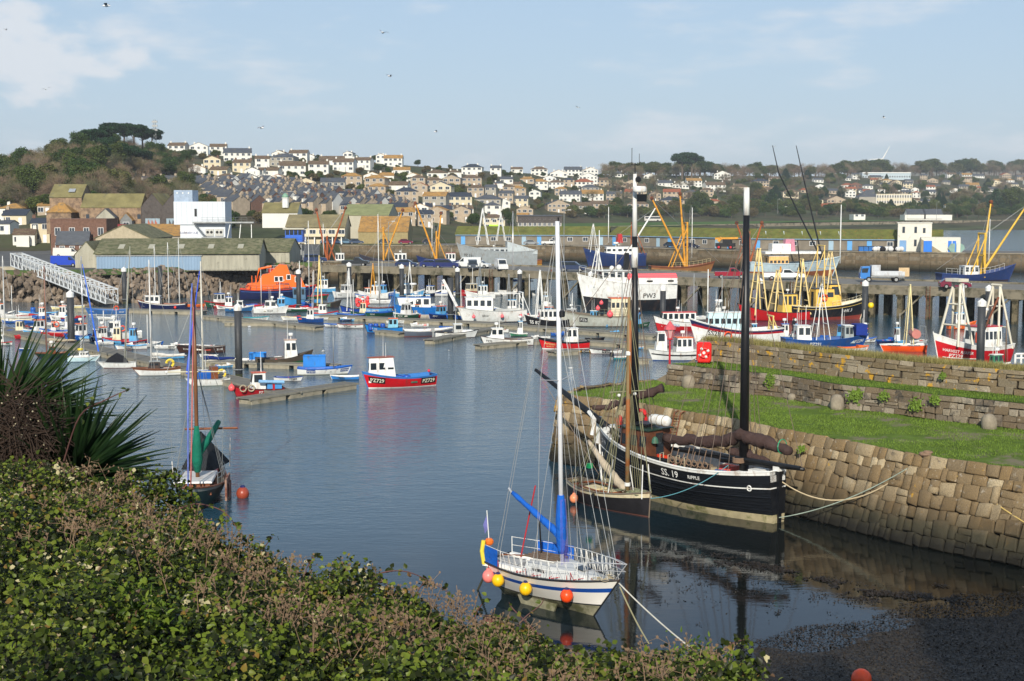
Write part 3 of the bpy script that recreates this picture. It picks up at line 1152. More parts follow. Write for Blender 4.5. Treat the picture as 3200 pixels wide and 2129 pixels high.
def tub(root,p,l,w,h,col,label,name='fish_tub',rz=0.0):
 m = colr(col)
 t = thing(name,label,'fish tub' if name == 'fish_tub' else name.replace('_',' '),world_of(root,p),root.rotation_euler.z + rz)
 mb = MB()
 k = .06
 mb.box(-l / 2 + k,l / 2 - k,-w / 2 + k,w / 2 - k,0,.03)
 for a in ((-l / 2,l / 2,-w / 2,-w / 2 + .05),(-l / 2,l / 2,w / 2 - .05,w / 2),(-l / 2,-l / 2 + .05,-w / 2 + .05,w / 2 - .05),(l / 2 - .05,l / 2,-w / 2 + .05,w / 2 - .05)):
  mb.box(*a,0.0,h)
 mb.build('body',m,t)
 mb = MB()
 mb.tube([(-l / 2,-w / 2,h),(l / 2,-w / 2,h),(l / 2,w / 2,h),(-l / 2,w / 2,h),(-l / 2,-w / 2,h)],.035,4)
 mb.build('rim',m,t)
 return t
def barrel(root,p,r,h,col,label):
 t = thing('barrel',label,'barrel',world_of(root,p))
 MB().lathe([(r * .85,0),(r,h * .12),(r * 1.04,h * .35),(r,h * .4),(r,h * .6),(r * 1.04,h * .65),(r,h * .9),(r * .8,h)],n=12).build('body',colr(col),t,True)
 MB().lathe([(r * .5,h),(r * .5,h + .03)],n=10).build('lid',paint(40,40,42),t)
 return t
def buoy(root,p,r,col,label,hang=.35,cat='buoy'):
 q = world_of(root,p)
 t = thing('buoy',label,cat,q)
 MB().ball((0,0,0),r,12,8,sz=1.06).build('float',mat('buoy_%02x%02x%02x' % col,col,.35,var=.1),t,True)
 mb = MB().lathe([(r * .45,r * .82),(r * .3,r * 1.25),(r * .12,r * 1.3)],n=8)
 mb.build('neck',mat('buoy_%02x%02x%02x' % col,col) if col[2] > 60 else paint(28,34,90),t)
 if hang:
  MB().line((0,0,r * 1.2),(0,0,r * 1.2 + hang),.02).build('lanyard',paint(150,40,30),t)
 return t
def ringbuoy(parent,c,axis,R=.32,r=.075,rot=(0,0,0)):
 m = mat('ring_orange',(226,78,30),.5,var=.1)
 o = MB().torus((0,0,0),R,r,16,6,axis=axis).build('lifebuoy',m,parent,True)
 o.location = c
 o.rotation_euler = rot
 return o
def railing(root,pts,h=.8,m=None,r=.022,mid=True,name='rail',posts=True):
 mb = MB()
 m = m or WHITE
 P_ = [Vector(p) for p in pts]
 up = Vector((0,0,h))
 mb.tube([p + up for p in P_],r,4,cap=False)
 if mid: mb.tube([p + up * .55 for p in P_],r * .8,4,cap=False)
 if posts:
  for p in P_: mb.tube([p,p + up],r * 1.1,4)
 return mb.build(name,m,root)
def clutter(root,h,s0,s1,n,seed,bul=.25,z=0.0):
 """loose fishing gear heaped on deck: nets, rope, crates and floats"""
 R = random.Random(seed)
 mats = [paint(40,92,170),paint(200,60,40),paint(210,204,190),NET,ROPE,paint(60,60,60),RUST,paint(226,96,84)]
 mb = MB()
 for k in range(n):
  s = R.uniform(s0,s1)
  w = h.hb(s) * .72
  c = ext(h,s,R.uniform(-w,w),z,bul)
  mi = R.randrange(len(mats))
  q = R.random()
  sz = R.uniform(.14,.34) * min(1.4,h.L / 8 + .3)
  if q < .35: mb.box(c.x - sz,c.x + sz,c.y - sz * .7,c.y + sz * .7,c.z,c.z + sz * R.uniform(.5,1.1),mi,.02,.02)
  elif q < .6: mb.ball((c.x,c.y,c.z + sz * .5),sz * .9,7,4,3 if R.random() < .5 else 4,.6)
  elif q < .8: mb.torus((c.x,c.y,c.z + .06),sz * .8,.06,9,4,4)
  else: mb.ball((c.x,c.y,c.z + sz * .5),sz * .6,8,5,7)
 mb.build('deck_gear',mats,root,kind='stuff')
WID = {}
def aframe(root,x,w,h,z0,m,r=.06,splay=.5,rungs=2,name='gantry'):
 w = min(w,WID.get(root.name,w))
 splay = min(splay,w * .35)
 z0 -= .3
 mb = MB()
 for sx in (-1,1):
  for sy in (-1,1):
   mb.tube([(x + sx * splay,sy * w / 2,z0),(x,sy * w * .16,z0 + h)],r,5)
  for k in range(1,rungs + 1):
   q = k / (rungs + 1)
   xx,yy = x + sx * splay * (1 - q),w / 2 * (1 - q) + w * .16 * q
   mb.tube([(xx,-yy,z0 + h * q),(xx,yy,z0 + h * q)],r * .7,4)
 mb.tube([(x,-w * .22,z0 + h),(x,w * .22,z0 + h)],r * 1.2,5)
 return mb.build(name,m,root)
def gallows(root,x,w,h,z0,m,r=.09,dx=0.0,name='gantry'):
 w = min(w,WID.get(root.name,w))
 mb = MB()
 for sy in (-1,1):
  mb.tube([(x,sy * w / 2,z0),(x + dx,sy * w * .42,z0 + h)],r,6)
 mb.tube([(x + dx,-w * .46,z0 + h),(x + dx,w * .46,z0 + h)],r * 1.1,6)
 mb.tube([(x + dx * .5,-w * .45,z0 + h * .5),(x + dx * .5,w * .45,z0 + h * .5)],r * .7,5)
 for sy in (-1,1):
  mb.tube([(x - h * .35,sy * w / 2,z0),(x + dx,sy * w * .42,z0 + h * .9)],r * .6,5)
 return mb.build(name,m,root)
def mast(root,x,y,z0,z1,r,m,name='mast',rk=0.0,r1=None,n=8):
 return MB().tube([(x,y,z0),(x + rk * .5,y,(z0 + z1) / 2),(x + rk,y,z1)],[r,r * .92,r1 or r * .6],n).build(name,m,root,True)
def wires(root,segs,r=.016,m=None,name='rigging'):
 mb = MB()
 for a in segs:
  mb.line(a[0],a[1],r,0,a[2] if len(a) > 2 else 0)
 return mb.build(name,m or STEEL,root)
def aerials(root,pts,m=None):
 mb = MB()
 for x,y,z,h in pts:
  mb.tube([(x,y,z),(x,y,z + h)],[.025,.012],4)
 return mb.build('aerial',m or WHITE,root)
def radar(root,x,y,z,r=.3,post=.35):
 mb = MB()
 mb.tube([(x,y,z),(x,y,z + post)],.04,5)
 mb.lathe([(r * .9,z + post),(r,z + post + .08),(r,z + post + .2),(r * .8,z + post + .27)],(x,y,0),14)
 return mb.build('radar_dome',WHITE,root)
def outboard(root,h,m=None):
 p = h.P(0,1,1)
 z = p.z
 mb = MB()
 mb.box(p.x - .45,p.x - .02,-.17,.17,z + .05,z + .5,0,.05,.04)
 mb.box(p.x - .32,p.x - .12,-.07,.07,z - .6,z + .06,1)
 mb.build('outboard_motor',[m or paint(30,34,42),STEEL],root)

BOATS = {}
def boat(reg,label,x0,x1,py,hd,kind='open',hull=(226,226,220),top=None,bot=None,strake=None,gun=None,wh=None,beam=None,fb=None,bow=None,tc=None,ts=None,tsz=None,txt=None,plate=None,cat='boat',name='fishing_boat',group=None,seed=0,bands=None,gear=None,bul=None,Lf=None,tw=None,deck=None,**kw):
 """x0..x1: the stretch the hull covers across the picture at row py of the waterline; hd: heading in degrees"""
 c = at((x0 + x1) / 2,py,0)
 rel = math.radians(hd)
 vis = (x1 - x0) * c.y / F
 br = beam or {'open': .34,'day': .35,'cabin': .36,'aft': .34,'yacht': .32,'cat': .42,'trawler': .32}.get(kind,.34)
 L = vis / (abs(math.cos(rel)) + br * abs(math.sin(rel)) * .8)
 if Lf: L = Lf
 B = L * br
 fbv = (fb if fb is not None else {'open': .11,'day': .12,'cabin': .135,'aft': .135,'yacht': .125,'cat': .16,'trawler': .145}[kind]) * L
 bw = (bow if bow is not None else {'open': .05,'day': .06,'cabin': .09,'aft': .10,'yacht': .035,'cat': .05,'trawler': .13}[kind]) * L
 c.y += B * .5 * abs(math.cos(rel))
 t = thing(name,label,cat,(c.x,c.y,0),rel,group)
 WID[t.name] = B * .78
 h = Hull(L,B,fbv,bw,stern=.02 * L,tw=tw or (.55 if kind == 'yacht' else .78),dr=.05 * L,rake=(.10 if kind != 'yacht' else .2) * L,full=.3,p=2.5 if kind != 'yacht' else 2.0)
 bul = bul if bul is not None else {'open': .6,'day': .45,'cabin': .55,'aft': .5,'yacht': .04,'cat': .5,'trawler': .55}[kind] * (1 if kind == 'yacht' else 1) * (1 if kind == 'yacht' else fbv)
 if kind == 'yacht': bul = .05
 mats = [colr(bot or (60,44,48)),colr(hull),colr(top or hull),colr(strake or top or hull)]
 bd = bands or [(.08,0),(.86,1),(1,2)]
 h.build(t,bd,mats,bul,deck or (DECK if kind != 'yacht' else paint(214,212,204)),colr(gun or top or hull),.035 * max(1,L / 7),14)
 if strake: h.strake(t,.8,colr(strake),.03 * max(1,L / 8))
 if txt is None: txt = reg
 if txt:
  sz = tsz or .26 * max(1,fbv / .75)
  sv = 1 if math.cos(rel) < 0 else -1
  if abs(math.cos(rel)) < .35: sv = 1
  for s_ in (ts or (.78,)):
   h.text(t,txt,s_,.58,sz,colr(tc or (20,20,24)),sides=(sv,),plate=colr(plate) if plate else None)
 BOATS[reg or label] = (t,h)
 R = random.Random(seed + int(x0))
 if wh:
  s0,s1,hh,wc,rc = wh[:5]
  o = wh[5] if len(wh) > 5 else {}
  wr = o.pop('wr',.62)
  z0 = h.zs((s0 + s1) / 2) - bul
  bm = min(h.hb((s0 + s1) / 2) * 2 * wr,abs(h.P(s0,z0 / h.zs(s0),1).y) * 1.84)
  o['wf'] = min(bm,abs(h.P(s1,z0 / h.zs(s1),1).y) * 1.84)
  hh_ = hh * .88 + (bul if bul < .8 else .6)
  cb = cabin(t,-L / 2 + s0 * L,-L / 2 + s1 * L,bm,z0,hh_,colr(wc),colr(rc),**o)
  zt = z0 + hh_ + .07
  xm = -L / 2 + (s0 + s1) / 2 * L
  aerials(t,[(xm - .3,bm * .3,zt,R.uniform(1,2)),(xm - .35,-bm * .3,zt,R.uniform(.8,2.2))])
  if R.random() < .6: radar(t,xm,0,zt,.24)
 if kind == 'open' or kind == 'day':
  mb = MB()
  for s_ in ((.3,.52,.72) if kind == 'open' else (.25,)):
   w = h.hb(s_) - .06
   p = ext(h,s_,0,0,.12 * L / 6)
   mb.box(p.x - .12,p.x + .12,-w,w,p.z - .04,p.z)
  mb.build('thwart',colr(gun or WOOD),t)
 if kind == 'day':
  s0,s1 = .62,.9
  mb = MB()
  k = 5
  vs = []
  for i in range(k + 1):
   s_ = s0 + (s1 - s0) * i / k
   w = max(.02,h.hb(s_) - .06)
   z = h.zs(s_)
   r_ = .26 * (1 - i / k) ** .5
   vs += [(-L / 2 + L * s_,-w,z - .02),(-L / 2 + L * s_,-w * .6,z + r_),(-L / 2 + L * s_,w * .6,z + r_),(-L / 2 + L * s_,w,z - .02)]
  fs = [(4 * i + j,4 * i + 4 + j,4 * i + 5 + j,4 * i + 1 + j) for i in range(k) for j in range(3)] + [(0,1,2,3)]
  mb.add(vs,fs)
  mb.build('cuddy',colr(top or hull),t)
 if gear is None: gear = 0 if kind == 'yacht' else 10
 if gear: clutter(t,h,.08,(wh[0] - .02 if wh and wh[0] > .35 else .6) if kind != 'aft' else .9,gear,seed + int(x0),bul)
 # mooring lines to the pontoon behind
 a = h.P(.95,1,1)
 return t,h
def bring(key): return BOATS[key]
def sailrig(t,h,s,top,col=ALU,r=.07,boom=None,cover=(40,84,170),spreader=.6,fore=True,furl=None,rk=0.0,lean=0.0):
 x = -h.L / 2 + h.L * s
 z0 = h.zs(s)
 mast(t,x,0,z0 - .1,top,r,col,rk=rk)
 zz = z0 + (top - z0) * spreader
 mb = MB().tube([(x + rk * .5,-h.B * .4,zz),(x + rk * .5,h.B * .4,zz)],.025,4)
 mb.build('spreader',col,t)
 tp = (x + rk,0,top - .1)
 bw,st = h.P(.985,1,1),h.P(0,1,1)
 sg = [(tp,(st.x,0,st.z + .1))]
 if fore: sg.append((tp,(bw.x,0,bw.z)))
 for sd_ in (-1,1):
  sp = (x + rk * .5,sd_ * h.B * .4,zz)
  ch = h.P(s,1,sd_)
  sg += [(tp,sp),(sp,ch),((x + rk * .5,0,zz),h.P(s - .05,1,sd_))]
 wires(t,sg,.014)
 if boom:
  bl,bz,m = boom
  xe = x - bl
  MB().tube([(x,0,z0 + bz),(xe,0,z0 + bz + .1)],.05,6).build('boom',col,t)
  n = 10
  pts,rs = [],[]
  for i in range(n + 1):
   q = i / n
   pts.append((x - .1 - (bl - .2) * q,0,z0 + bz + .1 + .04 * math.sin(q * 9) + .16 * (1 - q)))
   rs.append(.2 * (1 - q * .55) * (1 + .1 * math.sin(i * 2.7)))
  MB().tube(pts,rs,8).build('sail_cover',cloth(*m),t,True)
 if furl:
  mb = MB().tube([(bw.x - .1,0,bw.z + .4),((bw.x + tp[0]) / 2,0,(bw.z + tp[2]) / 2),(tp[0] * .93 + bw.x * .07,0,tp[2] * .93 + bw.z * .07)],[.09,.075,.04],6)
  mb.build('furled_jib',cloth(*furl),t)
# ------------------------------------------------------------ black lugger by the wall
def lugger():
 st,bw = Vector((13.35,70.5)),Vector((4.95,80.1))
 L = (bw - st).length
 c = (st + bw) / 2
 hd = math.atan2(bw.y - st.y,bw.x - st.x)
 t = thing('sailing_lugger','large black two-masted sailing lugger SS. 19 moored against the granite quay wall','sailing boat',(c.x,c.y,0),hd)
 h = Hull(L,3.9,2.35,1.15,.3,tw=.35,dr=.7,rake=.35,trake=-.15,full=.3,vee=.6,p=2.7)
 black = mat('lugger_black',(20,22,26),.33,var=.3,scale=1,zs=8,wear=(46,48,50),wlo=.6,whi=.8,bump=.05,bscale=3)
 foul = mat('lugger_boot',(168,156,122),.8,var=.2,scale=2,wear=(112,112,70),wlo=.5,whi=.62)
 wh = paint(224,224,218)
 planks = mat('deck_planks',(128,112,94),.8,var=.2,scale=3,wear=(92,80,66))
 h.build(t,[(.16,0),(.66,1),(.685,3),(.93,1),(1,3)],[foul,black,black,wh],.55,planks,wh,.05,28)
 for g in (.24,.3,.36,.42,.48,.54,.6,.78):
  h.strake(t,g,black,.022,.0,.985,'plank_edge')
 h.strake(t,.5,black,.06,.0,.6)
 h.text(t,'SS. 19',.44,.815,.50,wh,(1,))
 h.text(t,'RIPPLE',.315,.815,.26,wh,(1,),name='boat_name')
 h.text(t,'S 19',.93,.82,.34,wh,(1,))
 # stem head and stern post
 MB().box(L / 2 - .12,L / 2 + .14,-.1,.1,2.4,3.95).build('stem_head',wh,t)
 MB().box(-L / 2 - .2,-L / 2 + .02,-.12,.12,-.6,2.62).box(-L / 2 - .22,-L / 2 + .1,-.2,.2,2.45,2.86).build('stern_post',[black],t)
 MB().box(-L / 2 - .24,-L / 2 + .14,-.22,.22,2.64,2.92).build('stern_cap',wh,t)
 MB().torus((-L / 2 + .95,1.05,1.72),.13,.04,10,4,axis='y').build('hawse_ring',wh,t)
 def X(q): return L / 2 - L * q      # q from the bow
 # bow: white windlass, ringbuoy and rail
 mb = MB()
 mb.tube([(L / 2 - .2,.75,3.0),(L / 2 - .4,.75,3.9),(L / 2 + .3,.5,4.2),(L / 2 + .1,.3,3.9)],.12,6)
 mb.box(L / 2 - 1.5,L / 2 - .9,-.5,.5,2.9,3.6,0,.06,.06)
 mb.tube([(L / 2 - 1.2,-.7,3.35),(L / 2 - 1.2,.7,3.35)],.2,8)
 mb.build('windlass',wh,t)
 MB().ball((L / 2 - 1.9,.3,3.9),.22,8,6,sz=1.8).build('fire_bucket',paint(190,30,34),t)
 MB().torus((X(.16),-1.3,4.0),.42,.12,14,6,axis='y').build('horseshoe_buoy',paint(200,34,34),t)
 # wheelhouse (dark green roof on brown wood)
 cb = cabin(t,X(.37),X(.20),1.9,2.25,1.5,mat('cabin_wood',(92,54,34),.6,var=.3,scale=3),paint(38,62,50),rf=.12,ns=3,nf=2,over=.25,winz=.38,winh=.42,name='deckhouse')
 MB().box(X(.33),X(.24),-.5,.5,3.9,4.02).build('hatch',BLK,t)
 lr = thing('liferaft_canister','white strapped liferaft canister lying on the deckhouse roof of the black lugger','liferaft',world_of(t,(X(.375),.1,3.98)),hd)
 MB().lathe([(.05,-.68),(.24,-.65),(.3,-.5),(.3,.5),(.24,.65),(.05,.68)],(0,0,.3),14,axis='x').build('body',wh,lr,True)
 for k in (-.4,0,.4):
  MB().torus((k,0,.3),.31,.02,14,4,axis='x').build('strap',paint(120,110,90),lr)
 # hatch, companion, rails and gear
 MB().box(X(.62),X(.44),-.75,.75,1.95,2.2,0,.03,.03).build('hatch',planks,t)
 MB().box(X(.93),X(.88),-.45,.45,1.95,2.55).box(X(.84),X(.82),-.6,.6,1.95,2.35).build('locker',wh,t)
 MB().beam((X(.95),-1.1,2.5),(X(.4),-1.5,2.75),.05,.22).build('cap_rail',wh,t)
 mb = MB()
 for i,(a,b,y,z) in enumerate(((.28,.98,-1.0,2.6),(.3,.7,1.15,2.35),(.5,1.12,.25,2.95))):
  mb.tube([(X(a),y,z),(X(b),y * .7,z + .02 * i)],.11,7)
 mb.build('spare_spar',BLK,t)
 for i,(q,y) in enumerate(((.24,1.15),(.27,1.2))):
  MB().lathe([(.13,0),(.17,.3)],(X(.42 + i * .035),.7,2.25),8).build('bucket',paint(214,60,28),t)
 MB().lathe([(.2,0),(.17,.2),(.1,.32),(.03,.36)],(X(.385),.6,3.1),10).build('ship_bell',paint(60,104,84),t)
 # masts
 fx,mx = X(.225),X(.83)
 blackmast = mat('mast_black',(20,20,22),.4,var=.3,scale=2,zs=.4)
 MB().tube([(fx,0,2),(fx + .1,0,9),(fx + .18,0,14.2)],[.24,.2,.15],12).build('foremast',blackmast,t,True)
 MB().tube([(fx + .18,0,14.2),(fx + .2,0,17.6)],[.15,.1],12).build('foremast_top',wh,t,True)
 MB().tube([(fx + .16,0,12.5),(fx + .17,0,13.6)],[.185,.18],12).build('mast_band',wh,t,True)
 MB().tube([(mx,0,1.9),(mx + .05,0,9),(mx + .1,0,15.4)],[.25,.22,.16],12).build('mizzen_mast',blackmast,t,True)
 MB().tube([(mx + .1,0,15.4),(mx + .11,0,16.8)],[.165,.14],12).build('mizzen_top',wh,t,True)
 MB().lathe([(.34,0),(.37,.08),(.37,.24),(.3,.33)],(fx - .35,.2,16.6),16).build('radar_dome',wh,t,True)
 mb = MB()
 mb.tube([(fx + .2,0,17.6),(fx + .2,0,18.2)],.03,5)
 mb.tube([(fx + .2,-.35,18.1),(fx + .2,.3,18.1)],.02,4)
 mb.tube([(fx + .2,.25,18.1),(fx + .2,.25,19)],.025,4)
 mb.tube([(fx + .2,-.33,18.1),(fx + .2,-.33,18.7)],.02,4)
 mb.box(fx - .45,fx - .2,-.25,.25,16.1,16.5)
 mb.ball((fx - .05,0,17.3),.17,8,5)
 mb.build('masthead_gear',BLK,t)
 # bowsprit and bumkin
 MB().tube([(L / 2 - 3.2,.35,2.5),(L / 2 + .1,.35,4.0),(L / 2 + 5.0,.35,6.2)],[.2,.2,.1],10).build('bowsprit',BLK,t,True)
 MB().tube([(mx + 1.5,.1,2.7),(-L / 2 - 1.7,.1,2.95)],[.13,.09],8).build('bumkin',BLK,t,True)
 brown = cloth(70,54,50)
 def bundle(pts,rs,name):
  P_,R_ = [],[]
  rr = random.Random(5)
  n = len(pts) - 1
  for i in range(n * 7 + 1):
   q = i / 7
   k = min(int(q),n - 1)
   f = q - k
   a,b = Vector(pts[k]),Vector(pts[k + 1])
   P_.append(a.lerp(b,f) + Vector((0,rr.uniform(-.05,.05),rr.uniform(-.05,.05) - .1 * math.sin(f * PI))))
   R_.append((rs[k] * (1 - f) + rs[k + 1] * f) * rr.uniform(.76,1.14))
  return MB().tube(P_,R_,12).build(name,brown,t,True)
 bundle([(X(.40),0,3.35),(X(.55),0,3.5),(X(.72),.1,3.7),(mx + .1,.15,4.25),(X(.95),.1,4.05),(X(1.06),0,3.75)],[.22,.32,.34,.36,.33,.24],'furled_mizzen_sail')
 bundle([(X(.75),-.2,3.2),(mx - .1,-.15,3.2),(X(.95),-.1,3.05)],[.2,.3,.12],'furled_sail_foot')
 # yard and brown sail slung at the foremast: runs across the boat
 a0 = Vector((at(1853,1272,4.8).x,at(1853,1272,4.8).y))
 c_,s_ = math.cos(-hd),math.sin(-hd)
 def loc(px,py,y):
  p = atd(px,py,y)
  dx,dy = p.x - c.x,p.y - c.y
  return (dx * c_ - dy * s_,dx * s_ + dy * c_,p.z)
 bundle([loc(1853,1275,79.0),loc(1925,1262,78.6),loc(1990,1235,78.0),loc(2072,1212,77.4)],[.12,.22,.25,.27],'furled_fore_sail')
 ends = [loc(2472,1412,70.4)]
 MB().torus((X(1.02),0,3.9),.36,.03,12,4,axis='x').build('sail_tie',paint(40,150,110),t)
 # standing and running rigging
 ft,mt = (fx + .18,0,14),(mx + .1,0,15.2)
 seg = []
 for sd_ in (-1,1):
  for k in range(3):
   seg.append(((fx + .16,0,13.2 - k * .4),h.P(.84 - k * .045,1,sd_)))
   seg.append(((mx + .08,0,14.4 - k * .6),h.P(.24 - k * .04,1,sd_)))
 seg += [(ft,(L / 2 + 4.8,.35,6.1)),(ft,(L / 2,.0,3.9)),(mt,(-L / 2 - 1.6,.1,3.0)),((L / 2 + 4.8,.35,6.1),(L / 2,0,.6)),(mt,(X(.45),.3,3.3)),(mt,(X(.6),.8,2.4)),(mt,(X(.64),.9,2.3)),(ft,(X(.36),.5,3.8)),(ft,(X(.1),.7,3.4))]
 wires(t,seg,.02,mat('tarred_rope',(120,104,92),.9))
 mb = MB()
 for k in range(7):
  x = X(.52 + k * .03)
  mb.line((x,1.0,3.3 - (k % 3) * .2),(x + .15,1.25,2.1),.03)
  mb.torus((x,1.1,2.5),.16,.03,8,4,axis='y')
 for k in range(5): mb.torus((mx + .1,.3,2.8 + k * .05),.3,.035,10,4)
 mb.build('coiled_rope',mat('hemp',(130,106,86),.95),t)
 mb = MB()
 for k in range(4):
  x = X(.60 - k * .045)
  mb.tube([(x,1.3,2.1),(x,1.3,2.75),(x + .12,.9,2.75),(x + .12,.9,2.1)],.025,4,cap=False)
 mb.build('stanchion',ROPE,t)
 clutter(t,h,.1,.5,10,4,.55)
 return t,h
LUG,LUGH = lugger()

# ------------------------------------------------------------ small black gaffer
def gaffer():
 st,bw = Vector((3.35,77.0)),Vector((7.05,71.5))
 L = (bw - st).length
 c = (st + bw) / 2
 hd = math.atan2(bw.y - st.y,bw.x - st.x)
 t = thing('gaff_sailing_boat','small black gaff-rigged wooden boat with a cream rail lying beside the big lugger','sailing boat',(c.x,c.y,0),hd)
 h = Hull(L,2.35,.88,.42,.1,tw=.4,dr=.5,rake=.12,trake=-.2,full=.34,vee=.6,p=2.4)
 cream = paint(212,200,166)
 blk = mat('gaffer_black',(34,32,34),.5,var=.3,scale=2)
 h.build(t,[(.05,0),(.8,1),(1,2)],[paint(96,60,50),blk,cream],.3,mat('gaffer_deck',(130,112,84),.8,var=.3,scale=3),paint(108,98,84),.045,22)
 # cockpit well
 MB().prism([(-2.2,-.6),(-.2,-.75),(1.0,-.55),(1.0,.55),(-.2,.75),(-2.2,.6)],.62,.70).build('cockpit',WOOD,t)
 mb = MB()
 mb.tube([(-2.3,-.62,.9),(-.2,-.78,.9),(1.0,-.58,.95),(1.2,0,1.0),(1.0,.58,.95),(-.2,.78,.9),(-2.3,.62,.9),(-2.4,0,.9),(-2.3,-.62,.9)],.05,4)
 mb.build('coaming',WOOD,t)
 MB().box(-1.9,-.9,-.4,.5,.72,.82).box(-.5,.2,-.6,.6,.74,.8).build('thwart',paint(220,206,160),t)
 mx = L * .22
 MB().tube([(mx,0,.8),(mx,0,5.5),(mx,0,9.0),(mx + .02,0,11.2)],[.12,.12,.1,.07],10).build('mast',mat('mast_wood',(134,112,76),.6,var=.3,scale=2,zs=.3,wear=(150,92,48),wlo=.5,whi=.55,wscale=.5),t,True)
 MB().tube([(mx + .05,.05,6.2),(mx + .05,.05,10.0)],[.1,.09],8).build('topmast',mat('topmast_wood',(150,92,48),.5,var=.25,scale=3,zs=.3),t,True)
 MB().lathe([(.16,0),(.16,.18)],(mx,0,1.35),10).build('mast_band',WHITE,t)
 MB().tube([(mx - .3,-1.0,6.3),(mx + .1,1.1,6.3)],.03,5).build('spreader',paint(140,140,110),t)
 for sy in (-.6,.45):
  MB().ball((mx,sy,6.15),.09,7,5).build('lamp',WHITE,t)
 MB().lathe([(.08,0),(.14,0),(.14,.15),(.1,.22)],(mx,0,8.2),8).build('mast_iron',WHITE,t)
 n = 16
 P_,R_ = [],[]
 rr = random.Random(3)
 for i in range(n + 1):
  q = i / n
  P_.append((mx - .1 - 3.3 * q,0,1.15 + 2.1 * q ** 1.25 + rr.uniform(-.03,.03)))
  R_.append((.24 * (1 - q) + .10 * q + .04 * math.sin(q * PI)) * rr.uniform(.88,1.1))
 MB().tube(P_,R_,10).build('furled_sail',cloth(176,162,140),t,True)
 top = (mx,0,11)
 seg = [(top,(L / 2,0,1.3)),(top,(-L / 2,0,1.1)),((mx,0,8.3),(L / 2 + .1,0,1.3))]
 for sd_ in (-1,1):
  for k in range(4):
   seg.append(((mx,0,8.4 - .3 * k),h.P(.70 - k * .04,1,sd_)))
  seg += [(top,(mx,sd_ * 1.0,6.3)),((mx,sd_ * 1.0,6.3),h.P(.7,1,sd_))]
  for k in range(3):
   seg.append(((mx - .1 * k,0,9 - k),h.P(.3 - k * .07,1,sd_)))
 wires(t,seg,.016,mat('rig_olive',(124,122,92),.8))
 mb = MB()
 for (x,y) in ((mx - .5,.8),(mx - .6,-.8),(L / 2 - .3,.3),(L / 2 - .3,-.3),(-1.3,.7)):
  mb.tube([(x,y,.95),(x * .97,y * .6,2.7)],.03,5)
 mb.build('white_stay_cover',WHITE,t)
 MB().box(mx - 2.9,mx - 2.65,-.5,-.25,1.9,2.15).build('navigation_light',paint(24,140,84),t)
 clutter(t,h,.62,.93,5,8,.3)
 mb = MB()
 for k in range(26):
  mb.torus((rr.uniform(mx - .3,L / 2 - .4),rr.uniform(-.4,.4),rr.uniform(1.0,1.2)),rr.uniform(.1,.2),.025,8,3)
 mb.build('coiled_rope',mat('rope_green',(120,124,96),.9),t)
 buoy(t,(-L / 2 + 1.75,-1.22,.3),.24,(232,140,96),'pale orange fender hanging at the quarter of the small black gaff boat',.4,'fender')
 MB().tube([(.1,-1.2,.15),(.1,-1.2,.85)],.08,8).build('tyre_fender',BLK,t)
 return t,h
GAF,GAFH = gaffer()

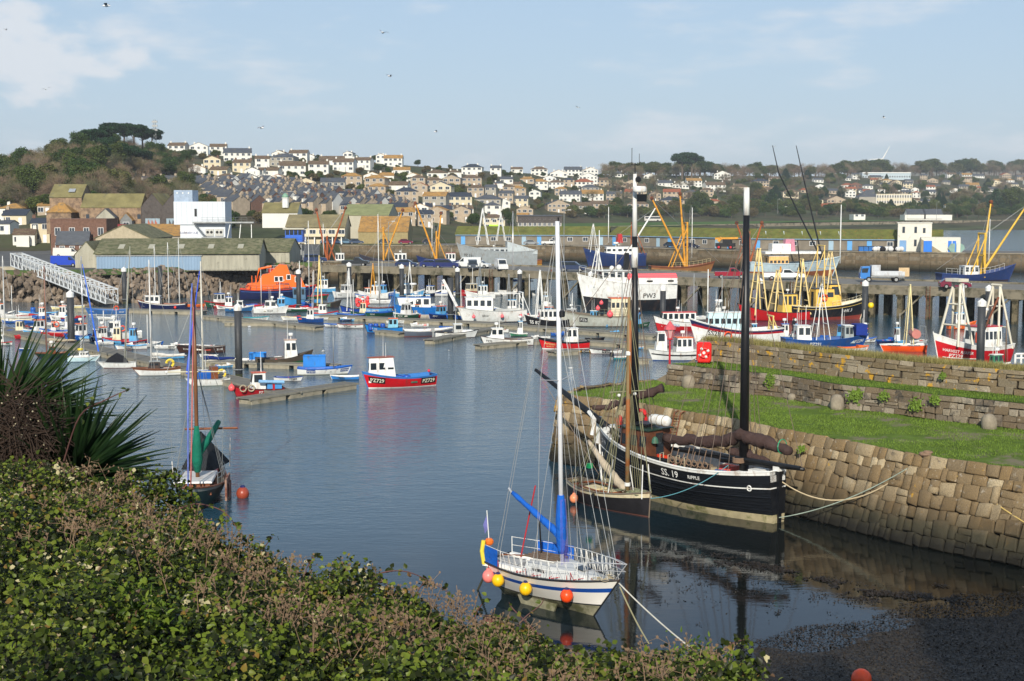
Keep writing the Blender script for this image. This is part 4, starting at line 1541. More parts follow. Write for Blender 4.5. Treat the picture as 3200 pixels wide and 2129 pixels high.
# ------------------------------------------------------------ white sloop aground in front
def sloop():
 st,bw = Vector((-.62,57.6)),Vector((4.1,53.3))
 L = (bw - st).length
 c = (st + bw) / 2
 hd = math.atan2(bw.y - st.y,bw.x - st.x)
 t = thing('sailing_yacht','white sailing yacht with a blue stripe and blue sail cover, aground in the shallows','yacht',(c.x,c.y,.02),hd)
 t.rotation_euler = (math.radians(1.2),0,hd)
 h = Hull(L,2.7,1.42,.2,.05,tw=.64,dr=.02,rake=1.25,trake=.5,full=.62,vee=.85,p=2.1)
 gel = mat('gelcoat',(236,232,222),.25,var=.03,scale=1,wear=(204,198,180),wlo=.66,whi=.8)
 dirty = mat('antifoul_weedy',(134,130,106),.8,var=.35,scale=2,wear=(92,92,62),wlo=.5,whi=.62)
 blue = mat('gel_blue',(28,76,158),.3,var=.06)
 blk = paint(36,38,42)
 bands = [(.27,0),(.31,3),(.66,1),(.78,2),(1,1)]
 h.build(t,bands,[dirty,gel,blue,blk],.05,mat('sloop_deck',(158,160,158),.6,var=.08,scale=2),blk,.045,30)
 for sd_ in (-1,1):   # bilge keels
  MB().side([(-1.5,.32),(.55,.3),(.25,-.42),(-1.1,-.42)],sd_ * .55 - .05,sd_ * .55 + .05).build('bilge_keel',dirty,t)
 MB().side([(-L / 2 + .25,.6),(-L / 2 + .65,.6),(-L / 2 + .6,-.3),(-L / 2 + .3,-.3)],-.03,.03).build('rudder',dirty,t)
 # coachroof
 def roof():
  mb = MB()
  xs = [-.9,-.6,.2,1.0,1.7,2.2]
  hw = [.92,.95,.9,.74,.5,.2]
  hh = [.42,.44,.42,.34,.2,.04]
  vs = []
  for x,w,z in zip(xs,hw,hh):
   zd = h.zs((x + L / 2) / L) - .05
   vs += [(x,-w,zd),(x,-w * .78,zd + z),(x,0,zd + z + .06),(x,w * .78,zd + z),(x,w,zd)]
  fs = [(5 * i + j,5 * i + 5 + j,5 * i + 6 + j,5 * i + 1 + j) for i in range(5) for j in range(4)] + [(0,1,2,3,4)]
  mb.add(vs,fs)
  return mb.build('coachroof',mat('coachroof_grey',(184,186,184),.45,var=.05),t)
 cr = roof()
 for sd_ in (-1,1):
  o = panel(cr,'window',GLASS,(-.15,sd_ * .865,1.62),(.62,.03,.19),(sd_ * -.42,0,0))
 panel(cr,'hatch',GLASS,(1.45,0,1.79),(.46,.46,.04),(0,.12,0))
 MB().box(-1.0,.2,-.34,.34,1.86,1.92).build('sliding_hatch',gel,t)
 mb = MB()
 for i in range(4): mb.tube([(-1.3 + i * .0,-.35 + .24 * i,1.93),(.35,-.35 + .24 * i,1.97)],.05,6)
 mb.build('wood_slat',mat('weathered_teak',(98,82,68),.8,var=.3,scale=4),t)
 # cockpit
 MB().prism([(-3.0,-.55),(-.95,-.7),(-.95,.7),(-3.0,.55)],1.05,1.38).build('cockpit_sole',paint(120,118,112),t)
 MB().box(-3.1,-.95,-.95,-.62,1.32,1.52,0,.03,.06).box(-3.1,-.95,.62,.95,1.32,1.52,0,.03,.06).build('coaming',gel,t)
 MB().beam((-3.0,0,1.6),(-1.7,.1,1.75),.05).build('tiller',WOOD,t)
 # lifelines
 S_ = [0.02,.2,.4,.6,.78]
 for sd_ in (-1,1):
  pts = [h.P(s,1,sd_,-.08) for s in S_]
  fr = [h.P(.9,1,sd_,-.02) + Vector((0,0,0)),h.P(1,1,1) + Vector((.25,0,0))]
  mb = MB()
  for p in pts: mb.tube([p,p + Vector((0,0,.72))],.018,5)
  mb.build('stanchion',WHITE,t)
  mb = MB()
  top = [p + Vector((0,0,.7)) for p in pts] + [fr[0] + Vector((0,0,.72)),fr[1] + Vector((0,0,.68))]
  mb.tube(top,.012,4)
  mb.tube([p - Vector((0,0,.34)) for p in top[:-2]],.01,4)
  # netting laced between deck and wire
  n = 26
  for i in range(n):
   a = i / n
   s = .24 + .7 * a
   lo = h.P(s,1,sd_,-.08)
   s2 = s + (.018 if i % 2 else -.018)
   hi = h.P(min(.98,s2),1,sd_,-.06) + Vector((0,0,.68 if s < .85 else .7))
   mb.line(lo,hi,.007)
   mb.line(hi,h.P(min(.98,s + .027),1,sd_,-.08),.007)
  mb.build('lifeline',WHITE,t)
 mb = MB()
 q = [h.P(.84,1,1,-.05),h.P(1,1,1) + Vector((.05,0,0)),h.P(.84,1,-1,-.05)]
 top = [q[0] + Vector((0,0,.72)),h.P(.95,1,1) + Vector((.1,.05,.72)),q[1] + Vector((.35,0,.7)),h.P(.95,1,-1) + Vector((.1,-.05,.72)),q[2] + Vector((0,0,.72))]
 mb.tube(top,.022,6)
 mb.tube([p - Vector((.05,0,.3)) for p in top],.016,5)
 mb.tube([q[0],top[0]],.02,5); mb.tube([q[2],top[4]],.02,5); mb.tube([q[1] - Vector((.2,0,0)),top[2]],.02,5)
 mb.build('pulpit',ALU,t)
 # dodgers
 bl = cloth(24,92,184)
 a,b = h.P(.02,1,-1,-.05),h.P(.17,1,-1,-.05)
 MB().add([a + Vector((0,0,.04)),b + Vector((0,0,.04)),b + Vector((0,0,.7)),a + Vector((0,0,.7)),a + Vector((0,-.03,.04)),b + Vector((0,-.03,.04)),b + Vector((0,-.03,.7)),a + Vector((0,-.03,.7))],[(0,1,2,3),(7,6,5,4),(0,4,5,1),(1,5,6,2),(2,6,7,3),(3,7,4,0)]).build('dodger',bl,t)
 a,b = h.P(.2,1,1,-.05),h.P(.48,1,1,-.05)
 MB().add([a + Vector((0,0,.04)),b + Vector((0,0,.04)),b + Vector((0,0,.72)),a + Vector((0,0,.72)),a + Vector((0,.03,.04)),b + Vector((0,.03,.04)),b + Vector((0,.03,.72)),a + Vector((0,.03,.72))],[(3,2,1,0),(4,5,6,7),(1,5,4,0),(2,6,5,1),(3,7,6,2),(0,4,7,3)]).build('dodger',bl,t)
 # rig
 mx = .35
 zt = 15.3
 MB().tube([(mx,0,1.75),(mx - .02,0,8),(mx - .05,0,zt)],[.095,.09,.085],14).build('mast',mat('mast_alu',(224,225,226),.3,.2,var=.05),t,True)
 MB().tube([(mx - .01,0,1.75),(mx - .02,0,7.2)],.012,4).build('mast_track',paint(60,60,62),t)
 for z in (9.1,):
  mb = MB()
  for sd_ in (-1,1): mb.tube([(mx,0,z),(mx - .15,sd_ * .98,z + .12)],.022,6)
  mb.build('spreader',ALU,t)
 MB().lathe([(.09,0),(.12,.04),(.12,.2),(.07,.26)],(mx + .14,0,11.6),10).build('steaming_light',BLK,t)
 mb = MB()
 mb.tube([(mx,0,zt),(mx,0,zt + .15)],.03,5)
 mb.build('masthead_light',BLK,t)
 tp = (mx - .05,0,zt - .05)
 seg = [(tp,(-L / 2,0,1.5)),(tp,(L / 2 + .02,0,1.6)),((mx,0,11),(L / 2 - .6,0,1.6))]
 for sd_ in (-1,1):
  sp = (mx - .15,sd_ * .98,9.22)
  seg += [(tp,sp),(sp,h.P(.52,1,sd_,-.06)),((mx,0,9),h.P(.58,1,sd_,-.08)),((mx,0,9),h.P(.47,1,sd_,-.08))]
 seg += [((mx,0,12),(L / 2 - .3,.1,1.6)),(tp,(-L / 2 + .5,-.4,1.5)),((mx,0,14),(mx + 1.2,.3,1.9))]
 wires(t,seg,.011,mat('stay_wire',(190,190,186),.35,.5))
 # boom raised aft with blue cover
 P_,R_ = [],[]
 rr = random.Random(2)
 for i in range(15):
  q = i / 14
  P_.append((mx - .15 - 2.45 * q,.0,2.95 + 1.35 * q + rr.uniform(-.015,.015)))
  R_.append((.17 * (1 - q) + .09 * q) * rr.uniform(.86,1.12))
 MB().tube(P_,R_,10).build('boom_cover',bl,t,True)
 P_,R_ = [],[]
 for i in range(12):
  q = i / 11
  P_.append((mx - .02,0,2.2 + 2.35 * q))
  R_.append(.13 + .1 * math.sin(q * PI) ** .7 * (1 - .3 * q) * rr.uniform(.7,1.15))
 MB().tube(P_,R_,10).build('mast_cover',bl,t,True)
 MB().tube([(mx - 2.6,0,4.25),(mx - 2.8,0,4.45)],.05,6).build('boom',ALU,t)
 MB().tube([(-L / 2 + .9,.5,1.5),(-L / 2 + 1.75,.5,4.6)],.03,6).build('main_sheet',mat('rope_red',(176,40,48),.8),t)
 MB().tube([(-.9,.2,1.9),(-1.0,.2,3.6)],.035,6).build('vhf_pole',BLK,t)
 mb = MB()
 for k in range(6): mb.tube([(mx + .12,.06 * (k - 3),4.4),(mx + .2,.09 * (k - 3),1.8)],.008,3)
 mb.build('halyard',mat('rope_purple',(110,96,180),.8),t)
 # stern flagstaff, horseshoe lifebuoy
 sx = -L / 2 + .12
 MB().tube([(sx,-.5,1.5),(sx - .15,-.5,3.5)],.02,6).build('flagstaff',WHITE,t)
 MB().add([(sx - .14,-.5,3.35),(sx - .32,-.55,2.9),(sx - .28,-.5,2.5),(sx - .1,-.5,2.75)],[(0,1,2,3),(3,2,1,0)]).build('ensign',cloth(110,110,170),t)
 MB().tube([(sx + .02,-.9,2.35),(sx - .03,-.95,1.9),(sx + .02,-.9,1.4),(sx + .1,-.8,1.35)],.09,8).build('horseshoe_buoy',mat('yellow_foam',(222,196,60),.7),t)
 MB().lathe([(.13,0),(.18,.08),(.18,.18),(.12,.26)],(sx,-.55,2.1),10).build('stern_lamp',paint(226,110,30),t)
 mb = MB()
 pts = []
 for i in range(40):
  s = .3 + .6 * i / 40
  p = h.P(s,1,-1)
  pts.append((p.x + rr.uniform(-.05,.05),p.y * (.55 + .35 * math.sin(i * .7)),h.zs(s) + .02 + (.3 if abs(p.y * .6) < .6 and s < .75 else 0)))
 mb.tube(pts,.018,4)
 mb.build('red_line',mat('rope_red',(176,40,48)),t)
 mb = MB()
 for k in range(16):
  mb.torus((rr.uniform(1.2,3.0),rr.uniform(-.4,.4),1.62),rr.uniform(.08,.22),.015,9,3)
 mb.build('coiled_rope',ROPE,t)
 for s,col,lab,dz in ((.045,(236,128,120),'pink round fender at the stern quarter of the white yacht',.62),(.16,(244,184,20),'yellow round fender nearer the stern on the side of the white yacht',.62),(.42,(244,184,20),'yellow round fender amidships on the side of the white yacht',.60),(.72,(240,74,24),'orange teardrop fender near the bow of the white yacht',.56)):
  p = h.P(s,dz,-1,.27)
  buoy(t,(p.x,p.y,p.z),.26,col,lab,.5,'fender')
 return t,h
SLO,SLOH = sloop()

# ------------------------------------------------------------ green gaffer half hidden by the brambles
def gaffer2():
 p = at(640,1600,0)
 hd = math.radians(-84)
 t = thing('gaff_sailing_boat','dark green wooden sailing boat with a green sail cover moored beyond the brambles','sailing boat',(p.x - .9,p.y + 3.0,0),hd)
 L = 8.2
 h = Hull(L,2.7,.95,.5,.12,tw=.6,dr=.5,rake=.3,full=.33,vee=.6)
 grn = paint(24,52,46)
 h.build(t,[(.06,0),(.85,1),(1,2)],[paint(80,40,40),grn,paint(150,150,140)],.3,mat('gaffer_deck',(130,112,84)),WOOD,.05,20)
 MB().box(-.8,2.2,-.85,.85,.7,1.35,0,.05,.1).build('cabin_trunk',WOOD,t)
 MB().box(-.9,2.3,-.9,.9,1.35,1.44,0,.04,.04).build('cabin_top',paint(214,212,208),t)
 for sd_ in (-1,1):
  for k in range(2): panel(t,'window',GLASS,(.2 + k * .9,sd_ * .84,1.1),(.4,.04,.16))
 mx = .9
 MB().tube([(mx,0,1.4),(mx,0,7.5),(mx + .1,0,11.6)],[.11,.1,.07],10).build('mast',mat('mast_wood2',(122,82,52),.45,var=.3,scale=2,zs=.3),t,True)
 MB().tube([(mx,-1.5,7.1),(mx,1.5,7.1)],.035,6).build('spreader',paint(196,190,160),t)
 for sy in (-1.5,1.5): MB().ball((mx,sy,7.1),.08,6,4).build('lamp',WHITE,t)
 MB().tube([(L / 2 + 1.0,0,1.5),(L / 2 + .1 - .8,-.1,6.6),(mx + .2,-.05,11.8)],[.04,.05,.035],8).build('furled_jib',cloth(104,122,190),t,True)
 MB().tube([(L / 2 - .1,0,1.4),((L / 2 + mx) / 2,0,6),(mx + .1,0,10.6)],.04,6).build('furled_staysail',cloth(186,110,104),t,True)
 gc = cloth(18,104,82)
 MB().tube([(mx,0,1.7),(mx,0,2.4),(mx,0,3.2),(mx,0,4.2)],[.16,.3,.24,.12],10).build('sail_cover',gc,t,True)
 MB().tube([(mx,0,2.6),(mx - 1.3,.5,3.3),(mx - 2.6,.9,4.0)],[.2,.2,.14],9).build('boom_cover',gc,t,True)
 MB().tube([(-2.2,-1.0,3.55),(-2.0,1.9,3.6)],.07,6).build('gallows',WOOD,t)
 MB().add([(-1.8,-.1,3.5),(-3.8,1.3,1.4),(-1.0,-1.1,1.5),(-1.6,.6,1.3)],[(0,1,3),(0,3,2),(3,1,0),(2,3,0)]).build('grey_awning',cloth(70,74,78),t)
 seg = []
 for sd_ in (-1,1):
  seg += [((mx,0,10.8),(mx,sd_ * 1.5,7.1)),((mx,sd_ * 1.5,7.1),h.P(.6,1,sd_))]
  for k in range(3): seg.append(((mx,0,7.6),h.P(.55 - .06 * k,1,sd_)))
 seg += [((mx,0,11.4),(-L / 2,0,1.2)),((mx,0,10),(-2,1.6,3.6))]
 wires(t,seg,.014)
 MB().tube([(-3.4,1.3,1.2),(-3.4,1.35,3.0)],.03,5).tube([(2.6,-1.0,1.2),(2.6,-1.1,2.6)],.03,5).build('flagpole',WHITE,t)
 dv = MB().box(-1.2,.9,1.42,1.52,.1,1.25).box(-.9,.2,1.55,1.6,-.1,.9)
 dv.build('leeboard',mat('peeling_paint',(150,120,104),.8,var=.4,scale=3,wear=(110,60,44),wlo=.45,whi=.55),t)
 clutter(t,h,.08,.35,8,21,.3)
 railing(t,[h.P(s,1,1,-.1) for s in (.05,.25,.45,.65)],.6,STEEL)
 railing(t,[h.P(s,1,-1,-.1) for s in (.05,.25,.45,.65)],.6,STEEL)
 buoy(t,(-.4,2.25,.22),.36,(150,66,46),'large rusty brown mooring buoy beside the green sailing boat',0)
gaffer2()

# ropes from the lugger and sloop, each a thing of its own
def rope(a,b,sag,label,col=(190,186,160),r=.03):
 n = 22
 a,b = Vector(a),Vector(b)
 pts = [a.lerp(b,i / n) - Vector((0,0,sag * 4 * (i / n) * (1 - i / n))) for i in range(n + 1)]
 return tag(MB().tube(pts,r,5).build('mooring_rope',mat('rope_%02x%02x%02x' % col,col,.9)),label,'rope')
rope(world_of(LUG,(-LUGH.L / 2 - .3,0,2.1)),(19.6,67.0,4.05),1.5,'thick tan rope sagging from the stern of the black lugger to the quay top',(188,170,136),.035)
rope(world_of(LUG,(-LUGH.L / 2 - .1,.1,.25)),(19.8,66.9,4.05),.5,'thin grey-green rope rising from the waterline of the lugger to the quay',(150,164,150),.025)
rope((19.9,66.7,4.05),(26,57,.3),.4,'yellow and tan mooring rope running down the quay wall',(186,160,96),.04)
rope(world_of(GAF,(GAFH.L / 2,0,1.0)),world_of(LUG,(-LUGH.L / 2 + 2.2,1.2,2.75)),.35,'thin turquoise line from the small gaff boat across to the lugger stern',(84,140,150),.022)
rope(world_of(SLO,(SLOH.L / 2,0,1.5)),(7.5,43.0,.9),.25,'white mooring rope leading from the bow of the yacht to the beach',(214,208,190),.028)
rope(world_of(SLO,(SLOH.L / 2,.05,1.35)),(5.0,50.6,0),.1,'second frayed rope hanging from the yacht bow into the water',(150,144,110),.028)
rope(world_of(SLO,(-SLOH.L / 2,-.4,1.3)),at(1490,1850,-.1),.02,'weedy dark rope hanging from the yacht stern into the water',(60,60,48),.05)
tag(MB().torus((19.7,67.0,4.1),.22,.08,12,5).torus((19.9,67.2,4.15),.18,.06,12,5).build('rope_coil',mat('hemp',(130,106,86))),'frayed rope coil round the mooring ring on the quay edge','rope')
# ------------------------------------------------------------ pontoons and piles
conc = mat('pontoon_concrete',(150,142,122),.85,var=.2,scale=1.5,wear=(96,92,70),wlo=.55,whi=.66)
plk = mat('pontoon_planks',(112,108,98),.85,var=.3,scale=3,wear=(84,88,70),rand=.15)
def pontoon(a,b,w,label,z=.5,planks=True):
 a,b = Vector(a),Vector(b)
 L = (b - a).length
 hd = math.atan2(b.y - a.y,b.x - a.x)
 t = thing('pontoon',label,'pontoon',(a.x,a.y,0),hd)
 k = max(1,int(L / 4))
 for i in range(k):
  x0 = L * i / k
  f = MB().box(x0 + .25,x0 + L / k - .25,-w / 2 + .05,w / 2 - .05,-.35,z - .12).build('float',conc,t)
 MB().box(0,L,-w / 2,-w / 2 + .09,z - .14,z + .03).box(0,L,w / 2 - .09,w / 2,z - .14,z + .03).build('edge_beam',mat('pontoon_edge',(130,126,112),.8),t)
 n = min(120,int(L / .3))
 m = MB().box(-.48,.48,-.5,.5,0,.05).mesh('plank',plk)
 for i in range(n):
  put('plank',m,t,loc=((i + .5) * L / n,0,z - .05),scl=(L / n,w - .18,1))
 return t
def pp(x0,y0,x1,y1): return at(x0,y0,.5),at(x1,y1,.5)
pontoon(*pp(-60,1012,580,1148),2.4,'long pontoon walkway running behind the moored white yachts on the left')
pontoon(*pp(580,1148,905,1228),2.2,'pontoon walkway leading to the small red boat PZ 47')
pontoon(*pp(760,1245,1100,1195),1.6,'finger pontoon between the red boats PZ 47 and PZ729')
pontoon(*pp(640,1128,1060,1140),1.3,'finger pontoon behind the white and blue open boat PZ454')
pontoon(*pp(250,963,640,972),2.0,'pontoon at the foot of the white gangway')
pontoon(*pp(640,985,1000,1020),1.6,'pontoon between the two small white cabin boats and the blue wheelhouse boat')
pontoon(*pp(1000,985,1560,1010),2.4,'main pontoon in front of the blue trawlers')
pontoon(*pp(1180,1032,1260,1040),1.4,'short finger pontoon beside the bright blue boat PZ 22')
pontoon(*pp(1340,1062,1560,1020),1.4,'finger pontoon behind the white cabin boat PZ 826')
pontoon(*pp(1490,1078,1720,1058),1.3,'finger pontoon ending beside the white boat PZ70')
pontoon(*pp(1560,1012,2060,1048),2.2,'pontoon walkway in front of the long grey trawler')
pontoon(*pp(1720,1098,1800,1092),1.6,'concrete pontoon end between the red and the yellow boat')
pontoon(*pp(1800,1062,2090,1080),1.6,'pontoon behind the small yellow boat')
pontoon(*pp(1975,1122,2025,1120),1.6,'pontoon end beside the white catamaran with the orange roof')
pontoon(*pp(2100,1090,3300,1150),2.0,'pontoon hidden behind the parapet with the big red trawler')
for x0,y0,x1,y1,lab in ((700,1005,870,1007,'weathered finger between outboard boat and flag boat'),(2180,1120,2260,1118,'finger beside white catamaran')):
 pontoon(*pp(x0,y0,x1,y1),1.2,'short concrete ' + lab)

pile_m = mat('pile_steel',(62,64,66),.55,.2,var=.3,scale=1.2,zs=.3,wear=(88,88,86),wlo=.58,whi=.75)
def pile(px,pyb,pyt,w,label,cap=True):
 c = at(px,pyb,0)
 r = w / 2 * c.y / F
 H_ = CAMZ - (pyt - HY) * c.y / F
 t = thing('mooring_pile',label,'mooring pile',(c.x,c.y,0),group='steel mooring piles')
 MB().lathe([(r,-1),(r,H_)],n=18).build('post',pile_m,t,True)
 MB().lathe([(r * 1.01,-.2),(r * 1.01,.35)],n=18).build('weed_band',mat('pile_weed',(46,50,30),.9,var=.4,scale=3),t,True)
 if cap:
  MB().lathe([(r * 1.12,H_),(r * 1.14,H_ + r * 1.1),(r * 1.05,H_ + r * 1.25),(.03,H_ + r * 2)],n=18).build('cap',WHITE,t)
 MB().torus((0,0,.75),r * 1.35,.07,14,4).build('pile_guide',STEEL,t)
PILES = [(390,950,848,15,1,'pile with a white cone standing in front of the rock slope'),(502,945,830,13,0,'bare-topped pile behind the navy blue boat'),(224,1085,928,22,1,'pile beside the pale blue yacht'),(747,1180,970,23,1,'pile between the two red boats and the black boat O41'),
 (934,968,855,15,1,'pile in front of the orange lifeboat'),(1092,928,832,14,1,'pile just right of the yellow A-frame'),(1256,938,838,14,1,'pile rising beside the white and pale blue trawler superstructure'),(1408,1000,868,18,0,'bare pile beside the black boat B522'),(1430,930,848,14,1,'pile rising beside the dark jetty legs behind boat B522'),
 (1624,935,855,14,1,'pile beside the white yacht with a blue cover'),(1845,950,862,15,1,'pile in front of the bow of the white and black trawler PW3'),(2090,950,872,15,1,'pile against the stern of the white and black trawler PW3'),(2071,1020,908,18,1,'pile in front of the red roofed boat'),(2374,985,885,17,1,'pile in the middle of the red and yellow trawler'),
 (2701,1030,893,19,1,'pile at the stern of the black trawler WK 3'),(3087,1015,909,20,1,'pile behind the white wheelhouse of the red trawler'),(3062,1160,957,25,1,'nearest pile beside the big red trawler')]
for px,yb,yt,w,cap,lab in PILES:
 pile(px,yb,yt,w,'dark grey steel ' + lab,cap)

# ------------------------------------------------------------ the fish jetty on concrete legs
jconc = mat('jetty_concrete',(124,116,98),.9,var=.25,scale=.5,wear=(74,72,54),wlo=.5,whi=.62,wscale=.6,bump=.1,bscale=2)
JZ = 4.4
JF = [(-36,265),(-5.6,248.5),(10.9,235),(25,222.5),(34,214),(47,202),(60,194),(71,184),(110,152)]   # front edge
JB = offset(JF,17)
def jetty():
 t = thing('jetty','long concrete fish jetty standing on rows of square legs across the harbour','jetty')
 n = len(JF)
 mb = MB()
 vs = [(x,y,JZ) for x,y in JF] + [(x,y,JZ) for x,y in JB] + [(x,y,JZ - .45) for x,y in JF] + [(x,y,JZ - .45) for x,y in JB]
 for i in range(n - 1):
  mb.f += [(i,i + 1,n + i + 1,n + i),(2 * n + i + 1,2 * n + i,3 * n + i,3 * n + i + 1),(i + 1,i,2 * n + i,2 * n + i + 1),(n + i,n + i + 1,3 * n + i + 1,3 * n + i)]
  mb.m += [0] * 4
 mb.v = vs
 mb.build('deck_slab',mat('jetty_deck',(120,116,108),.9,var=.2,scale=.3,wear=(86,84,80)),t)
 L = polyline_len(JF)
 fx,fy = [p[0] for p in JF],[p[1] for p in JF]
 bx,by = [p[0] for p in JB],[p[1] for p in JB]
 mb = MB()
 for i in range(n - 1):
  mb.beam((*JF[i],JZ - .55),(*JF[i + 1],JZ - .55),.5,1.0)
  mb.beam((*JF[i],JZ + .1),(*JF[i + 1],JZ + .1),.3,.25)
  mb.beam((*JB[i],JZ + .1),(*JB[i + 1],JZ + .1),.3,.3)
 mb.build('edge_beam',jconc,t)
 s = 1.0
 legm = MB().box(-.36,.36,-.36,.36,-2,JZ - .9).box(-.5,.5,-.5,.5,JZ - 1.3,JZ - .9).mesh('leg',mat('jetty_leg',(104,94,72),.9,var=.3,scale=.6,zs=.2,wear=(52,50,34),wlo=.45,whi=.58))
 k = 0
 while s < L[-1]:
  x0,y0,x1,y1 = interp(s,L,fx),interp(s,L,fy),interp(s,L,bx),interp(s,L,by)
  for q in (.02,.33,.66,.97):
   put('leg',legm,t,loc=(x0 + (x1 - x0) * q,y0 + (y1 - y0) * q,0),rot=(0,0,-.6))
  MB().beam((x0,y0,JZ - .85),(x1,y1,JZ - .85),.6,.8).build('cross_beam',jconc,t)
  if k % 3 == 1: MB().beam((x0,y0 - .2,.4),(x0 + 2.6,y0 - 2.2,JZ - .9),.22).build('brace',jconc,t)
  s += 4.0
  k += 1
 # dark timber fendering and ladders
 for q in (.2,.37,.52,.63,.78,.9):
  s = L[-1] * q
  x,y = interp(s,L,fx),interp(s,L,fy)
  mb = MB()
  for dx in (-.25,.25): mb.tube([(x + dx,y - .6,.2),(x + dx,y - .5,JZ + .3)],.04,4)
  for i in range(12): mb.tube([(x - .25,y - .58,.5 + i * .33),(x + .25,y - .58,.5 + i * .33)],.025,3)
  mb.build('ladder',RUST,t)
 for q in (.1,.18,.27,.34,.44,.5,.58,.66,.74,.82,.9):
  s = L[-1] * q
  MB().lathe([(.2,JZ),(.17,JZ + .3),(.26,JZ + .42),(.2,JZ + .5)],(interp(s,L,fx) + .3,interp(s,L,fy) + .9,0),8).build('bollard',RUST,t)
 return L
jetty()
# jetty's landward piece on solid wall
qconc = mat('quay_concrete',(138,128,108),.9,var=.25,scale=.25,zs=2,wear=(72,68,56),wlo=.5,whi=.62,wscale=.35,bump=.1,bscale=1.5)
def quay_mat():
 m = granite('quay_courses',0,True,((124,114,96),(144,132,110)),(88,80,64),.5)
 return m
def solid_quay(name,label,pts,z,back=14,m=None):
 t = thing(name,label,'quay')
 bk = offset(pts,back)
 n = len(pts)
 mb = MB()
 mb.v = [(x,y,z) for x,y in pts] + [(x,y,z) for x,y in bk]
 for i in range(n - 1):
  mb.f.append((i,i + 1,n + i + 1,n + i)); mb.m.append(0)
 mb.build('quay_top',mat('quay_top',(108,104,98),.9,var=.2,scale=.2),t)
 # courses of big blocks down the face, each course its own step
 for k in range(5):
  z1 = z - k * .95
  z0 = z1 - .93
  mb = MB()
  for i in range(n - 1):
   a,b = pts[i],pts[i + 1]
   d = math.dist(a,b)
   kk = max(1,int(d / 2.4))
   tx,ty = (b[0] - a[0]) / d,(b[1] - a[1]) / d
   o = .05 + k * .09
   for j in range(kk):
    p = d * (j + .01) / kk
    q = d * (j + .99) / kk
    e = o + .03 * ((j * 7 + k * 3) % 4)
    mb.add([(a[0] + tx * u + ty * w,a[1] + ty * u - tx * w,zz) for u,w,zz in ((p,e,z0),(q,e,z0),(q,e,z1),(p,e,z1),(p,-.3,z0),(q,-.3,z0),(q,-.3,z1),(p,-.3,z1))],[(0,1,2,3),(4,0,3,7),(1,5,6,2),(3,2,6,7),(4,5,1,0)])
  mb.build('stone_course',quay_m,t,kind='stuff')
 mb = MB()
 for i in range(n - 1):
  mb.beam((*pts[i],z + .08),(*pts[i + 1],z + .08),.6,.26)
 mb.build('kerb',qconc,t)
 return t
quay_m = quay_mat()
NQ = [(-75,397),(-57,395),(14,391),(36,369),(56,350),(80,342),(117,327),(150,316),(240,290)]
solid_quay('quay','long stone faced north quay carrying the low net sheds',NQ,4.4,22)
solid_quay('quay','stub of solid quay where the fish jetty joins the shore',[(-52,290),(-36,282),(-22,280)],JZ,8)

